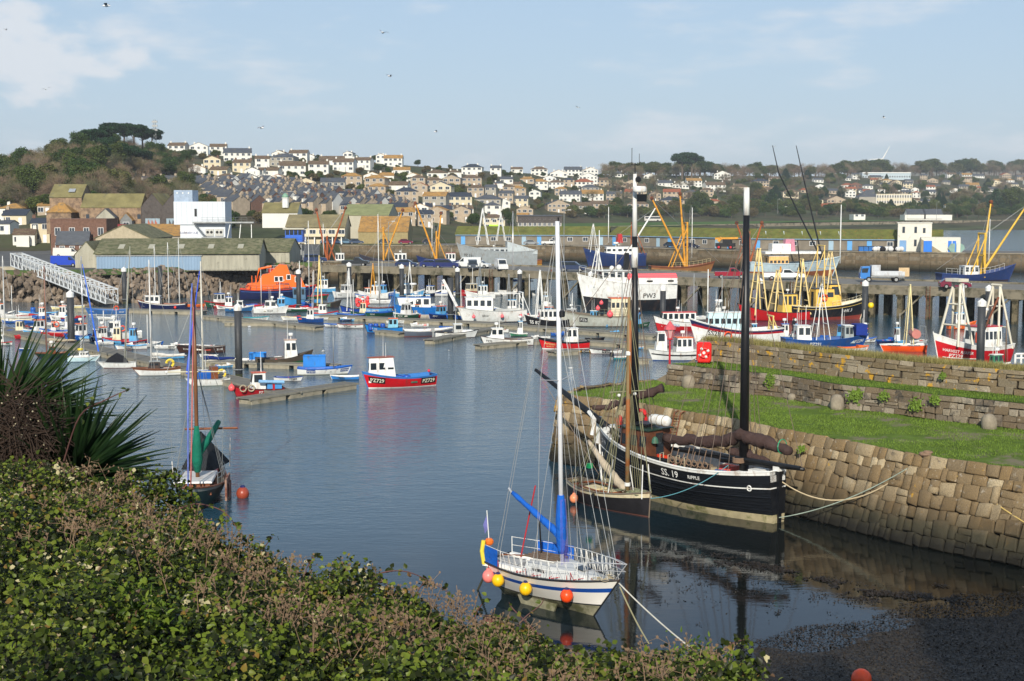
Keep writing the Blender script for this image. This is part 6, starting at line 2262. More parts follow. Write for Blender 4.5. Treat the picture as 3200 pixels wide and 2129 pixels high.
for k,(x,y,z,s,lab) in enumerate(((16.2,87.9,5.0,.55,'bushy green weed rooted in the middle terrace wall, nearest the lamp post'),(19.9,81.9,4.9,.5,'green weed clump in the middle terrace wall by the leaning stone'),(21.2,80.6,5.1,.3,'small green tuft high in the middle terrace wall'),(22.6,79.0,4.8,.42,'leafy weed spilling down the middle of the terrace wall'),(23.4,78.2,5.2,.3,'low tuft on the ledge of the terrace wall near the upright boulder'),(24.6,80.8,6.2,.18,'tiny fern in the parapet wall below the red trawler'),(14.9,72.6,3.4,.2,'tuft of green growing from the quay wall behind the mizzen sail'))):
 weed(x,y,z,s,lab,int(260 * s / .4),k)
# iron ladder on the quay wall
t = thing('quay_ladder','rusty iron ladder set in the quay wall beside the lugger deckhouse','ladder',(9.35,81.0,2.2),-.75)
for sx in (-.22,.22): MB().tube([(sx,-.3,0),(sx,.3,1.8),(sx,.75,1.85)],.035,5).build('rail',RUST,t)
for k in range(6): MB().tube([(-.22,-.3 + .1 * k,.1 + k * .3),(.22,-.3 + .1 * k,.1 + k * .3)],.025,4).build('rung',RUST,t)
# ------------------------------------------------------------ the fleet on the pontoons
Wh,Nv,Bl,LB,Rd,Bk,Gn,Or,Cr,Gy,Yl,Tq = (226,226,220),(24,34,74),(30,92,176),(88,160,206),(178,26,34),(26,27,32),(30,78,58),(226,104,40),(214,204,172),(150,154,152),(222,176,50),(40,140,150)
DkB = (22,62,130)
def FB(*a,**k): return boat(*a,**k)
# --- left pontoons, far row
FB('PZ302','mid-blue open boat PZ302 with a ringbuoy, tied below the gangway',261,394,985,184,'open',(60,104,160),bot=Wh,ts=(.85,.12),tc=(220,220,216))
t,h = BOATS['PZ302']; ringbuoy(t,(-h.L * .25,h.B * .3,h.zs(.2) + .25),'y')
t,h = FB('','navy blue launch with a white wheelhouse moored at the far pontoon',422,577,973,182,'cabin',Nv,top=Wh,bot=(200,196,186),gun=WOOD,wh=(.52,.86,1.15,Wh,Wh,dict(ns=3,nf=3)),cat='launch',name='motor_launch')
buoy(t,(-h.L * .3,h.B * .42,.55),.2,(232,60,40),'round orange fender on the side of the navy blue launch',.3,'fender')
for k,(x0,x1,y) in enumerate(((158,222,968),(192,262,964))):
 FB('',('long cream rowing gig with a dark bow, nearer the gangway foot','pale yellow rowing gig lying behind the cream one')[k],x0,x1,y,188,'open',(220,208,150),top=Wh,gear=0,cat='rowing boat',name='rowing_gig',beam=.2)
t,h = FB('PZ218','white open boat PZ218 carrying a blue drum',51,173,993,186,'open',Wh,top=LB,ts=(.84,.12))
barrel(t,(h.L * .12,0,.3),.35,1.1,Bl,'tall blue drum standing in the white open boat PZ218')
FB('','long cream open boat low in the water at the far left',-20,98,1008,184,'open',(204,194,164),gear=3,fb=.06)
FB('PZ417','small white open boat PZ417 at the left',27,68,1031,205,'open',Wh,ts=(.6,))
FB('SC80','dark blue boat SC80 with a red bow rail',62,122,1030,190,'day',Nv,top=(120,30,30),tc=Wh,ts=(.66,))
t,h = FB('PZ62','blue and white boat PZ62 with an orange topped cuddy',119,222,1049,196,'cabin',Wh,top=Bl,wh=(.5,.68,1.15,Wh,Or,dict(ns=1,nf=2)),ts=(.8,),tc=(240,240,236),plate=Bl)
ringbuoy(t,(-h.L * .02,h.B * .45,1.35),'y',.3)
FB('PZ715','light blue topped boat PZ715 with a maroon box shelter aft',244,322,1068,206,'day',Wh,top=LB,wh=(.3,.5,1.0,(120,24,36),(120,24,36),dict(ns=1,nf=1)),ts=(.72,))
t,h = FB('PZ511','white cabin boat with a tall white wheelhouse, and a lifebuoy on its side',285,438,1062,196,'cabin',Wh,bot=(70,60,60),wh=(.44,.72,1.45,Wh,Wh,dict(ns=2,nf=3)),ts=(.84,.1))
ringbuoy(t,(-h.L * .1,h.B * .36,1.3),'y',.3)
t,h = FB('SS 7','white dinghy under a grey cover on the long pontoon',292,352,1078,200,'day',Wh,gear=0,cuddy=0,ts=(.6,),tc=(90,110,140))
FB('PZ98','white open boat PZ98 with a bright blue and brown gunwale',355,455,1093,200,'open',Wh,top=(96,52,34),gun=LB,ts=(.6,),tc=Wh,plate=(80,44,30),bot=(120,60,50))
FB('','small white boat with a red stripe cut by the left edge',-30,34,1080,200,'cabin',Wh,top=Rd,wh=(.4,.7,.9,Wh,Wh,{}))
FB('','small blue sided boat behind the spiky leaves',55,96,1095,202,'open',(50,100,180),top=Wh)
t,h = FB('','dark green sloop with a varnished cabin and a brown mast',102,207,1118,202,'yacht',(24,54,44),top=(110,62,34),wh=(.36,.6,.7,WOOD,WOOD,dict(ns=1,nf=1)),gun=WOOD,cat='sailing boat',name='sloop',bot=(60,40,40))
sailrig(t,h,.62,atd(127,830,t.location.y).z,paint(128,72,44),.08,boom=(3.0,1.1,(170,156,132)))
t,h = FB('','pale blue and white yacht with a blue furled jib and yellow buoys',207,309,1132,8,'yacht',(196,222,226),top=Wh,wh=(.36,.68,.5,Wh,Wh,dict(ns=3,nf=2,winh=.35)),cat='yacht',name='yacht',bot=(90,110,130),gun=Wh,fb=.16)
sailrig(t,h,.5,atd(262,801,t.location.y).z,ALU,.08,furl=(60,110,214))
panel(t,'dodger',cloth(40,100,190),(-h.L * .46,0,h.fb + .35),(.06,h.B * .7,.6))
MB().torus((-h.L * .1,0,h.fb + .75),.22,.1,10,5).build('horseshoe_buoy',mat('yellow_foam',(222,186,40)),t)
t,h = FB('','white round-bilged yacht under a black canvas cover with a thin wooden mast',300,421,1152,190,'yacht',Wh,bot=(120,74,60),gun=Gy,cat='yacht',name='yacht',fb=.14)
sailrig(t,h,.3,atd(351,770,t.location.y).z,paint(150,150,130),.075,rk=-.8)
MB().side([(-h.L * .3,h.fb),(h.L * .3,h.fb + .1),(h.L * .2,h.fb + .5),(0,h.fb + .95),(-h.L * .2,h.fb + .55)],-h.B * .3,h.B * .3).build('cover',cloth(30,32,38),t)
t,h = FB('','white yacht with a brown top strake, a dark cabin and a loose white sail',407,560,1176,196,'yacht',Wh,top=(112,70,48),bot=(90,90,80),wh=(.42,.68,.7,(56,44,40),Gy,dict(ns=2,nf=1,winh=.3)),gun=(112,70,48),cat='yacht',name='yacht',fb=.15,tw=.45,bands=[(.06,0),(.74,1),(1,2)])
sailrig(t,h,.6,atd(450,812,t.location.y).z,paint(216,214,208),.08,boom=(3.2,1.0,(206,202,192)))
MB().torus((-h.L * .28,.5,h.fb + .5),.32,.12,12,5,axis='y',arc=4.2).build('horseshoe_buoy',mat('yellow_foam',(222,186,40)),t)
FB('','small pale blue boat crowded with orange and pink buoys',472,573,1122,190,'open',LB,top=Wh,gear=12)
FB('Z1199','dark brown decked boat Z1199 with a blue canvas cover',543,700,1104,188,'open',(66,44,38),top=(44,34,32),ts=(.8,.1),tc=Wh,gear=10,bul=.3)
t,h = FB('','white motor sailer with a bright blue canvas panel and a navy sail cover',573,716,1208,200,'yacht',Wh,bot=(150,156,140),wh=(.5,.74,.85,Wh,Wh,dict(ns=2,nf=2)),gun=Gy,cat='motor sailer',name='motor_sailer',fb=.15)
sailrig(t,h,.6,atd(604,817,t.location.y).z,paint(210,206,190),.08,boom=(2.9,1.6,(24,44,104)),furl=(60,90,200))
panel(t,'canvas_panel',cloth(24,88,170),(h.L * .08,h.B * .36,h.fb + .45),(1.6,.06,.75))
MB().box(-h.L * .22,-h.L * .06,-.6,.6,h.fb,h.fb + 1.1).build('companionway',WOOD,t)
MB().torus((-h.L * .3,.5,h.fb + .5),.32,.11,12,5,axis='y',arc=4.2).build('horseshoe_buoy',mat('yellow_foam',(222,186,40)),t)
t,h = FB('PZ 47','small deep red boat PZ 47 with a boxy white wheelhouse',718,885,1240,200,'cabin',(160,24,34),top=(70,30,30),bot=(120,20,30),wh=(.36,.66,1.5,Wh,(190,90,60),dict(ns=1,nf=1,rb=.02)),ts=(.42,),tc=Wh,gun=(90,40,36),tsz=.3)
buoy(t,(h.L * .52,.2,.75),.28,(236,92,92),'pink round buoy at the bow of the small red boat',.2)
MB().tube([(-h.L * .48,.9,1.15),(h.L * .02,.95,1.3)],.14,8).build('rolled_mast',paint(130,176,214),t)
for k in range(2): MB().torus((h.L * (.16 + .16 * k),h.B * .5,.75),.26,.06,12,5,axis='y').build('rope_coil',ROPE,t)
MB().box(-h.L * .3,-h.L * .26,h.B * .48,h.B * .53,-.1,1.2).build('rubbing_board',paint(176,24,34),t)
tub(t,(-h.L * .3,.35,.6),1.2,.8,.55,(70,140,200),'pale blue tub on the stern of the small red boat PZ 47')
t,h = FB('O41','black boat O41 with a white deck and an orange bow box',725,878,1142,10,'open',Bk,top=Wh,ts=(.3,.88),tc=Wh,bul=.3,gear=8)
tub(t,(0,0,h.fb * .7),1.7,1.2,.8,(40,130,210),'large bright blue tub heaped with net on the black boat O41')
t,h = FB('','dark green and brown boat with a tall white wheelhouse',790,977,1148,14,'cabin',(40,92,60),top=(84,76,64),wh=(.5,.74,1.9,Wh,(190,160,140),dict(ns=2,nf=3,winh=.36)),gun=(70,60,52),bands=[(.5,1),(1,2)],bow=.14)
t,h = FB('PZ454','white open boat PZ454 with a bright blue gunwale and tub on the pontoon behind',924,1099,1173,6,'open',Wh,top=Bl,bot=(110,110,90),ts=(.25,.88),tc=Wh,plate=DkB,gun=Bl)
mast(t,h.L * .16,0,.3,4.6,.05,STEEL)
tub(t,(-h.L * .2,2.0,.55),2.1,1.3,1.0,(36,124,206),'big blue tub on the finger pontoon behind the open boat PZ454')
FB('PZ689','white open boat PZ689 with a blue interior, bow to the right',853,948,1192,350,'open',Wh,top=Wh,gun=DkB,ts=(.7,),gear=2)
FB('PZ52','small blue and white punt PZ52 behind the red boat PZ729',1029,1121,1188,184,'open',(56,130,200),top=Wh,ts=(.6,),gear=1)
t,h = FB('PZ729','bright red boat PZ729 with a blue gunwale and a white wheelhouse at the bow',1118,1365,1214,207,'cabin',(196,20,30),top=(48,116,186),bot=Wh,wh=(.56,.92,1.75,Wh,(150,74,50),dict(ns=3,nf=2,rf=.1,rb=.25,winh=.3,winz=.5,wr=.66,over=.16)),ts=(.84,.13),tsz=.46,tc=(232,226,200),plate=(24,22,22),gun=(48,116,186),bands=[(.07,0),(.86,1),(1,2)],bul=.62,gear=0)
for k,(x,y) in enumerate(((-.6,.5),(.1,.55))): barrel(t,(x,y,h.fb * .35),.34,.75,(28,84,180),('blue drum nearest the wheelhouse of red boat PZ729','second blue drum in the red boat PZ729')[1 - k])
clutter(t,h,.08,.35,6,77,.5)
buoy(t,(-h.L * .42,.3,h.fb + .4),.13,(220,40,60),'small red buoy on the transom of red boat PZ729',0)
# --- lifeboat
def lifeboat():
 t,h = boat('','large orange and navy lifeboat lettered RNLI Lifeboats in front of the rock slope',742,985,938,10,'trawler',Nv,top=Nv,bot=(20,26,56),gun=(200,60,40),fb=.125,bow=.06,beam=.3,cat='lifeboat',name='lifeboat',gear=0,bul=.05,deck=paint(196,70,40),bands=[(.1,0),(.93,1),(1,2)])
 L,B,z = h.L,h.B,h.fb
 om = mat('lifeboat_orange',(238,106,26),.4,var=.05)
 s = MB().side([(-L * .40,z),(L * .36,z + .5),(L * .30,z + 2.2),(L * .16,z + 2.6),(L * .12,z + 4.2),(L * .02,z + 4.3),(-L * .12,z + 2.8),(-L * .2,z + 2.6),(-L * .26,z + 1.3),(-L * .4,z + 1.1)],-B * .34,B * .34).build('superstructure',om,t)
 for x,zz in ((-.02,1.9),(.04,1.9),(.14,2.2),(.25,1.8)):
  for sd_ in (-1,1):
   panel(s,'window_frame',WHITE,(L * x,sd_ * (B * .34 + .01),z + zz),(.72,.05,.9))
   panel(s,'window',GLASS,(L * x,sd_ * (B * .34 + .03),z + zz),(.52,.06,.7))
 for txt,x,zz,sz,c in (('Lifeboats',.06,.95,.62,Nv),('RNLI',.06,1.25 + .35,.34,Wh),('17-36',.13,.3,.5,Nv)):
  vs,fs,w = text_cached(txt)
  MB().add([(L * x + (a - w / 2) * sz,-B * .34 - .04,z + zz + b * sz) for a,b,_ in vs],fs).build('lettering',paint(*c),s)
 for k in range(5): MB().torus((-L * (.14 + .05 * k),0,z + 1.2),B * .32,.07,14,4,axis='x',arc=PI).build('roll_hoop',om,t)
 MB().tube([(-L * .3,-B * .3,z + .9),(-L * .24,-B * .3,z + 3.6),(-L * .08,-B * .3,z + 4.0)],.2,8).build('crane',om,t)
 MB().box(-L * .12,L * .02,-B * .25,B * .25,z + 3.0,z + 3.7).build('upper_helm',paint(170,40,36),t)
 railing(t,[(L * (-.14 + .045 * k),-B * .3,z + 3.0) for k in range(5)],1.1)
 railing(t,[h.P(k / 14,1,-1,-.15) for k in range(10)],.9,STEEL)
 railing(t,[h.P(k / 14,1,1,-.15) for k in range(10)],.9,STEEL)
 h.strake(t,.8,paint(60,90,150),.06)
 ringbuoy(t,(-L * .39,-B * .42,z + .6),'y',.36)
 aerials(t,[(L * .1,0,z + 4.2,2),(L * .05,.5,z + 4.2,1.4)],BLK)
lifeboat()
# --- middle rows
FB('','tiny blue and white cabin boat in front of the lifeboat stern',700,792,975,10,'cabin',(40,100,150),top=Wh,wh=(.4,.66,1.1,Wh,Wh,dict(ns=1,nf=2)))
FB('PZ1218','white cabin cruiser PZ1218 with raked windows',790,900,982,355,'cabin',Wh,wh=(.3,.76,1.2,Wh,Wh,dict(ns=2,nf=2,rf=.7,rb=.3,wr=.75)),ts=(.5,),fb=.15)
t,h = FB('','white open boat with a grey outboard motor lifted at its stern',757,840,1003,10,'open',Wh,gun=Tq); outboard(t,h)
FB('','white open boat with a small black and white flag mark on its bow',876,962,1003,186,'open',Wh,ts=(),gun=Cr)
FB('','deep blue boat with a small white wheelhouse and pink net drum',925,1010,1010,186,'aft',(20,66,130),top=(20,66,130),wh=(.36,.66,1.5,Wh,(190,130,110),dict(ns=2,nf=2)))
FB('','small blue boat with a splashed dark bow',909,953,1021,182,'open',Bl,bot=Bk)
FB('PZ146','white boat PZ146 with a bright blue gunwale lying behind PZ641',1010,1075,1022,182,'open',Wh,top=Bl,ts=(.55,))
FB('PZ641','plain white open boat PZ641 with blue crates aft',1051,1134,1026,184,'open',Wh,gun=(120,60,50),ts=(.6,),tsz=.36)
FB('','upturned grey-blue tender hauled behind boat PZ641',1060,1100,1005,20,'open',(34,62,100))
t,h = FB('PZ 22','bright blue boat PZ 22 with a small pale blue wheelhouse aft',1136,1258,1042,186,'aft',(28,118,190),top=(28,118,190),gun=Bk,wh=(.12,.4,1.25,(120,186,210),Or,dict(ns=2,nf=1)),ts=(.78,),tc=Wh,tsz=.42)
for k,x in enumerate((.02,.2,.34)): barrel(t,(h.L * x,.2,h.fb * .5),.3,.85,(24,78,170),'blue plastic drum in the bow of PZ 22' if k == 2 else ('blue drum beside the wheelhouse of PZ 22' if k == 0 else 'middle blue drum of the three in PZ 22'))
FB('','long grey and white open boat with a brown post on its stern',1256,1423,1052,12,'open',(92,100,112),top=Wh,bot=(130,70,60),gear=4)
t,h = FB('PZ 826','white boat PZ 826 with a pale grey cuddy and outboard',1355,1497,1058,10,'day',Wh,gun=Bk,wh=(.42,.66,1.1,(190,192,188),Wh,dict(ns=1,nf=2,rf=.3)),ts=(.22,)); outboard(t,h,Gy and paint(*Gy))
FB('PZ70','white boat PZ70 with a raked cuddy near the bow',1498,1668,1082,188,'day',Wh,gun=(70,56,50),bot=(110,64,60),wh=(.55,.84,1.25,Wh,Wh,dict(ns=2,nf=2,rf=.35,rb=.2)),ts=(.86,.12),tsz=.34)
t,h = FB('','bright red boat with gold lettering ARTISAN NEWLYN and a white wheelhouse',1678,1845,1093,190,'aft',(200,28,34),top=Bk,bot=Wh,wh=(.22,.48,1.7,Wh,Wh,dict(ns=2,nf=2)),txt='',bands=[(.1,0),(.8,1),(1,2)])
h.text(t,'Artisan',.8,.62,.42,paint(222,190,130),(1,),name='boat_name'); h.text(t,'NEWLYN',.8,.3,.22,paint(222,190,130),(1,),name='port_name')
FB('','black open boat with a tall timber post lying beyond the red boat',1828,1892,1066,8,'open',Bk,top=Bk,gear=3)
FB('PZ 810','small yellow boat PZ 810 between the pontoon end and a white boat',1789,1850,1102,184,'open',(214,158,40),top=Bk,ts=(.34,),tc=Wh,plate=Bk)
FB('PZ 272','white open boat PZ 272 with a black number plate',1840,1945,1107,186,'open',Wh,gun=(60,60,62),ts=(.5,),tc=Wh,plate=Bk,bot=(120,80,80))
t,h = FB('','small teal dinghy with a black outboard motor tipped up',1915,1980,1124,20,'open',Tq,top=Wh); outboard(t,h)
# --- catamarans
def cat2(reg,label,x0,x1,py,hd,wh,**k):
 t,h = boat(reg,label,x0,x1,py,hd,'cat',Wh,gun=Gy,wh=wh,cat='catamaran',name='catamaran',**k)
 return t,h
t,h = cat2('SS161','white twin-hulled fishing boat SS161 with a long white deckhouse',1424,1648,1010,190,(.5,.88,1.9,Wh,Wh,dict(ns=4,nf=4,wr=.85,rf=-.1,winh=.34)),ts=(.62,.08),tsz=.4,fb=.17)
gallows(t,-h.L * .44,h.B * .8,3.2,h.fb * .5,WHITE)
MB().tube([(h.L * .1,h.B * .36,3.9),(-h.L * .4,h.B * .38,3.9)],.06,5).tube([(h.L * .1,-h.B * .36,3.9),(-h.L * .4,-h.B * .38,3.9)],.06,5).build('awning_frame',WHITE,t)
for k,x in enumerate((.3,-.12,-.4)): buoy(t,(h.L * x,h.B * .52,.9),.24,(236,104,110),('pink round fender near the bow of SS161','pink round fender amidships on SS161','pink round fender near the stern of SS161')[k],.3,'fender')
MB().beam((h.L * .52,0,2.2),(h.L * .72,0,5.8),.35).build('bow_mast',WHITE,t)
t,h = cat2('PW64','white twin-hulled boat PW64 with an orange cabin roof behind the red lamp post',2024,2200,1130,188,(.18,.52,1.6,Wh,Or,dict(ns=3,nf=3,wr=.8)),ts=(.16,),fb=.17,bot=(40,70,130))
cabin(t,h.L * .16,h.L * .38,h.B * .35,h.fb,2.0,WHITE,WHITE,ns=1,nf=2); h.strake(t,.62,BLK,.07)
# --- working boats with gantries
t,h = FB('PZ 9','pale blue trawler PZ 9 with a turquoise roofed wheelhouse',869,1000,956,190,'trawler',(60,142,200),top=(60,142,200),gun=Bk,wh=(.36,.66,2.0,(70,110,140),(60,160,210),dict(ns=3,nf=4,rf=-.1)),ts=(.3,),tc=Wh,plate=Bk,tsz=.5,gear=14)
mast(t,0,0,3,7,.08,WHITE)
t,h = FB('IB50E','old black boarded trawler with pale lettering beside the yellow lattice frame',978,1066,962,8,'trawler',(50,48,44),top=(66,60,54),ts=(.45,),tc=(140,170,150),tsz=.6,gear=12)
aframe(t,-1.2,3.4,7.6,h.fb,paint(226,200,130),.1,1.3,4)
t,h = FB('PZ 1','deep blue trawler with a white tripod mast and a heap of pink buoys',1061,1145,978,184,'trawler',(22,62,148),top=(22,62,148),gun=Bk,bot=Wh,ts=(.6,),tc=Wh,gear=12)
aframe(t,.6,2.4,6.2,h.fb,WHITE,.07,.9,2)
rr = random.Random(8)
for k in range(26):
 p = (rr.uniform(-h.L * .6,-h.L * .12),rr.uniform(-.9,1.3),h.fb + rr.uniform(.3,1.6))
 q = buoy(t,p,.24,(236,74,72),'red-pink plastic buoy heaped on the deck of the deep blue trawler',0); q['group'] = 'red buoys heaped on the blue trawler'
t,h = FB('LT61','light blue boat LT61 lettered SEA-SPRAY on its side',1138,1256,980,2,'trawler',(84,160,214),top=(90,34,34),ts=(),gear=16,bow=.04)
h.text(t,'SEA-SPRAY',.22,.5,.38,paint(*Wh),(-1,),name='boat_name'); h.text(t,'LT61',.82,.6,.42,paint(*Wh),(-1,),plate=paint(*Bk))
gallows(t,h.L * .3,h.B * .8,3.0,h.fb * .5,paint(60,110,170)); mast(t,-h.L * .1,0,1,6.5,.06,STEEL)
t,h = FB('BM 35','blue boat BM 35 with a white rust-streaked bottom and a high white wheelhouse',1250,1374,994,188,'trawler',(22,104,180),top=(22,104,180),bot=(206,196,180),wh=(.3,.88,1.5,Wh,(30,110,190),dict(ns=4,nf=3,rf=-.5,wr=.8,winh=.4)),ts=(.66,),tc=(226,200,130),tsz=.5,bands=[(.3,0),(1,1)],fb=.2,bow=.05,Lf=7.2)
radar(t,1.0,0,h.fb + 2.8,.5)
FB('B522','black trawler B522 with a patterned waterline behind the bare pile',1345,1436,990,188,'trawler',Bk,top=Bk,ts=(.55,),tc=Wh,tsz=.7,gear=14,fb=.16)
t,h = FB('SS 87','black hulled boat SS 87 with a white wheelhouse and yellow boot line',1638,1780,1026,188,'trawler',Bk,top=Bk,bot=(220,176,30),wh=(.26,.66,1.5,Wh,Wh,dict(ns=4,nf=3,rf=-.1)),ts=(.8,),tc=Wh,tsz=.62,fb=.16)
aframe(t,.9,2.6,6.0,h.fb + .8,WHITE,.07,1.1,2)
t,h = FB('PZ6','long pale grey trawler PZ6 with a cream wheelhouse and orange roof aft',1726,2010,1024,187,'trawler',(186,188,176),top=(160,160,146),bot=(90,84,74),gun=(110,100,84),wh=(.14,.36,2.6,Cr,Or,dict(ns=4,nf=4,rf=.1,winh=.24,winz=.6,wr=.7)),ts=(.68,),tc=Wh,plate=Bk,tsz=.5,bow=.09,fb=.12,gear=16)
for k,(x,z,r) in enumerate(((.02,2.5,.3),(-.02,3.2,.26),(-.12,1.7,.42))): buoy(t,(h.L * x,h.B * .5,z),r,(236,92,98),('pink buoy on the rail of the long grey trawler','topmost pink buoy before the cream wheelhouse','largest pink buoy hanging on the side of the long grey trawler')[k],.2)
MB().tube([(-h.L * .4,0,1.4),(-h.L * .46,0,5.0)],.08,6).build('stern_post',BLK,t)
railing(t,[h.P(.08 + .06 * k,1,1,-.1) for k in range(9)],.9,mat('rail_green',(110,120,100)))
# big white and black trawler PW3
t,h = FB('PW3','large white and black trawler PW3 with a shelter deck topped by pink buoys',1812,2106,975,194,'trawler',Wh,top=Wh,bot=Bk,ts=(.30,),tsz=1.0,fb=.27,bow=.10,bands=[(.42,0),(1,1)],bul=.02,txt='PW3',gear=0,gun=Wh,Lf=15.0)
hz = h.fb
MB().side([(-h.L * .49,hz),(h.L * .02,hz),(h.L * .0,hz + .95),(-h.L * .49,hz + .85)],-h.B * .46,h.B * .46).build('shelter_deck',WHITE,t)
cabin(t,-.3,h.L * .26,h.B * .6,hz,2.0,WHITE,WHITE,ns=4,nf=5,rf=-.3,over=.5,winh=.42,winz=.5)
for k in range(2): panel(t,'opening',BLK,(-h.L * (.2 + k * .22),h.B * .465,hz + .45),(.9,.06,.24))
for k in range(60):
 q = buoy(t,(-h.L * .48 + k % 30 * h.L * .0168,h.B * (.34 + .06 * (k // 30)),hz + 1.25 - .32 * (k // 30)),.27,(238,98,104),'pink plastic buoy in the double row along the shelter deck of trawler PW3',0)
 q['group'] = 'pink buoys along the shelter deck of PW3'
railing(t,[h.P(.6 + .055 * k,1,1,-.15) for k in range(8)],1.2); MB().box(-.6,.4,-.35,.35,hz + 2,hz + 4.6,0,.25).build('funnel',BLK,t)
mast(t,h.L * .28,0,hz,hz + 8.0,.1,WHITE); mast(t,1.6,0,hz + 2,hz + 6,.08,WHITE); radar(t,1.6,0,hz + 5.6,.4)
aframe(t,h.L * .3,2.6,5.5,hz,WHITE,.08,1.2,2)
MB().ball((1.5,1.2,hz + 2.5),.42,10,6).ball((2.6,1.2,hz + 2.4),.38,10,6).build('liferaft',WHITE,t,kind='stuff')
# yacht behind
t,h = FB('','white sailing yacht with a bright blue boom cover in front of the jetty legs',1555,1674,926,184,'yacht',Wh,bot=(180,186,190),wh=(.4,.7,.4,Wh,Wh,dict(ns=3,nf=1,winh=.3)),cat='yacht',name='yacht',fb=.12)
sailrig(t,h,.6,atd(1580,660,t.location.y).z,ALU,.1,boom=(3.6,1.6,(24,96,190)))
t,h = FB('FW750','white and red boat FW750 with a bright red roof and black gunwale',2038,2220,1036,190,'trawler',Rd,top=Wh,gun=Bk,wh=(.24,.86,1.3,Wh,(206,34,30),dict(ns=6,nf=3,wr=.8,winh=.42)),ts=(.66,),tc=(150,190,220),tsz=.5,bands=[(.55,1),(1,2)],fb=.15)
t,h = FB('SS28','large white boat SS28 striped navy and red with a pale blue wheelhouse',2150,2456,1076,188,'trawler',Wh,top=Nv,gun=Wh,bot=(120,40,40),wh=(.42,.82,2.2,(186,214,218),Wh,dict(ns=6,nf=3,wr=.68,winh=.26,winz=.5)),ts=(.76,),tsz=.8,fb=.14,bow=.13,bands=[(.08,0),(.7,1),(.77,3),(.95,2),(1,1)],strake=Rd,gear=14)
ringbuoy(t,(h.L * .12,h.B * .5,1.0),'y',.42,.09)
gallows(t,-h.L * .4,h.B * .5,2.0,h.fb * .7,paint(226,200,120)); mast(t,h.L * .3,0,3,8.5,.08,WHITE)
radar(t,h.L * .18,0,4.4,.45)
t,h = FB('','red hulled trawler with yellow wheelhouse and pale yellow gantries',2300,2548,1005,192,'trawler',(188,26,32),top=(188,26,32),bot=(120,20,26),gun=Bk,wh=(.2,.42,2.8,(232,190,90),Bk,dict(ns=3,nf=3)),gear=16,fb=.11,bow=.12)
for x,hh in ((.22,9),(-.05,6),(-.38,7.5)): aframe(t,h.L * x,3.8,hh,h.fb,paint(232,206,140),.1,1.5,3)
t,h = FB('WK 3','black trawler WK 3 with a yellow deckhouse and red bottom beside the jetty',2460,2730,1002,10,'trawler',Bk,top=Bk,bot=(140,60,50),gun=Cr,wh=(.3,.56,3.2,(230,186,84),Bk,dict(ns=2,nf=3,winh=.22,winz=.66,wr=.8)),ts=(.72,),tc=Wh,tsz=.62,fb=.16,bow=.10,bands=[(.22,0),(1,1)],gear=10)
h.strake(t,.82,paint(212,180,90),.035); cabin(t,-h.L * .02,h.L * .14,h.B * .6,h.fb,3.0,paint(236,190,84),BLK,ns=1,nf=2); ringbuoy(t,(-h.L * .1,-h.B * .42,h.fb + 1.3),'y',.4,.1)
gallows(t,-h.L * .1,h.B * .9,6.4,h.fb + 2,paint(230,196,110),.08); aframe(t,h.L * .02,3.4,5.8,h.fb + 2,paint(236,210,150),.08,1.2,2)
MB().tube([(-h.L * .3,0,2),(-h.L * .42,-.5,11)],[.12,.07],6).build('derrick',BLK,t)
buoy(t,(h.L * .54,-.3,1.9),.42,(244,200,30),'yellow ball fender at the bow of the black trawler WK 3',.3,'fender')
railing(t,[h.P(.5 + .055 * k,1,-1,-.1) for k in range(9)],.7,paint(*Cr))
t,h = FB('PZ291','blue boat PZ291 with a white cuddy and a dark blue dodger at the stern',2450,2728,1092,4,'trawler',(30,76,140),top=(30,76,140),wh=(.14,.32,1.7,Wh,Wh,dict(ns=2,nf=2)),ts=(.9,.34),tc=Wh,tsz=.5,fb=.1,bow=.06,gear=22)
cabin(t,h.L * .2,h.L * .32,h.B * .5,h.fb * .6,1.9,paint(150,160,160),WHITE,ns=2,nf=2)
MB().box(h.L * .33,h.L * .46,-h.B * .3,h.B * .3,h.fb + .5,h.fb + 1.7).build('canvas_dodger',cloth(28,52,132),t)
aframe(t,-h.L * .06,2.4,6.2,h.fb,WHITE,.05,1.6,2)
FB('','low white and orange speedboat behind the parapet grass',2622,2722,1100,8,'day',Wh,top=Or,gear=2)
t,h = FB('','orange boat lettered NAZARENE PENZANCE beside the big red trawler',2755,2900,1100,176,'trawler',(232,82,24),top=Wh,ts=(),bands=[(.86,1),(1,2)],gear=16,fb=.15,bow=.0,txt='')
h.text(t,'NAZARENE',.72,.93,.2,paint(*Nv),(1,),name='boat_name',squash=1.3); h.text(t,'PENZANCE',.3,.93,.2,paint(*Nv),(1,),name='port_name',squash=1.3)
aframe(t,-.6,2.6,6.8,h.fb,paint(230,214,160),.06,.9,3); MB().lathe([(.5,-.9),(.5,.9)],(h.L * -.25,0,h.fb + 1.2),10,axis='y').build('net_drum',paint(190,120,110),t)
t,h = FB('PZ329','big red trawler HARVEST REAPER PZ329 with a white bow behind the parapet',2888,3200,1139,207,'trawler',(192,22,34),top=Wh,bot=(130,20,30),gun=Wh,wh=(.16,.48,2.6,Wh,(190,26,34),dict(ns=5,nf=3,winh=.3,winz=.55,wr=.75)),ts=(),fb=.17,bow=.16,bands=[(.78,1),(1,2)],beam=.38,gear=12,txt='')
h.text(t,'HARVEST REAPER',.76,.56,.42,WHITE,(1,),name='boat_name'); h.text(t,'PZ329',.78,.36,.58,WHITE,(1,)); h.strake(t,.27,WHITE,.05,.45,.93)
cm = mat('gantry_cream',(206,200,180),.6,var=.12)
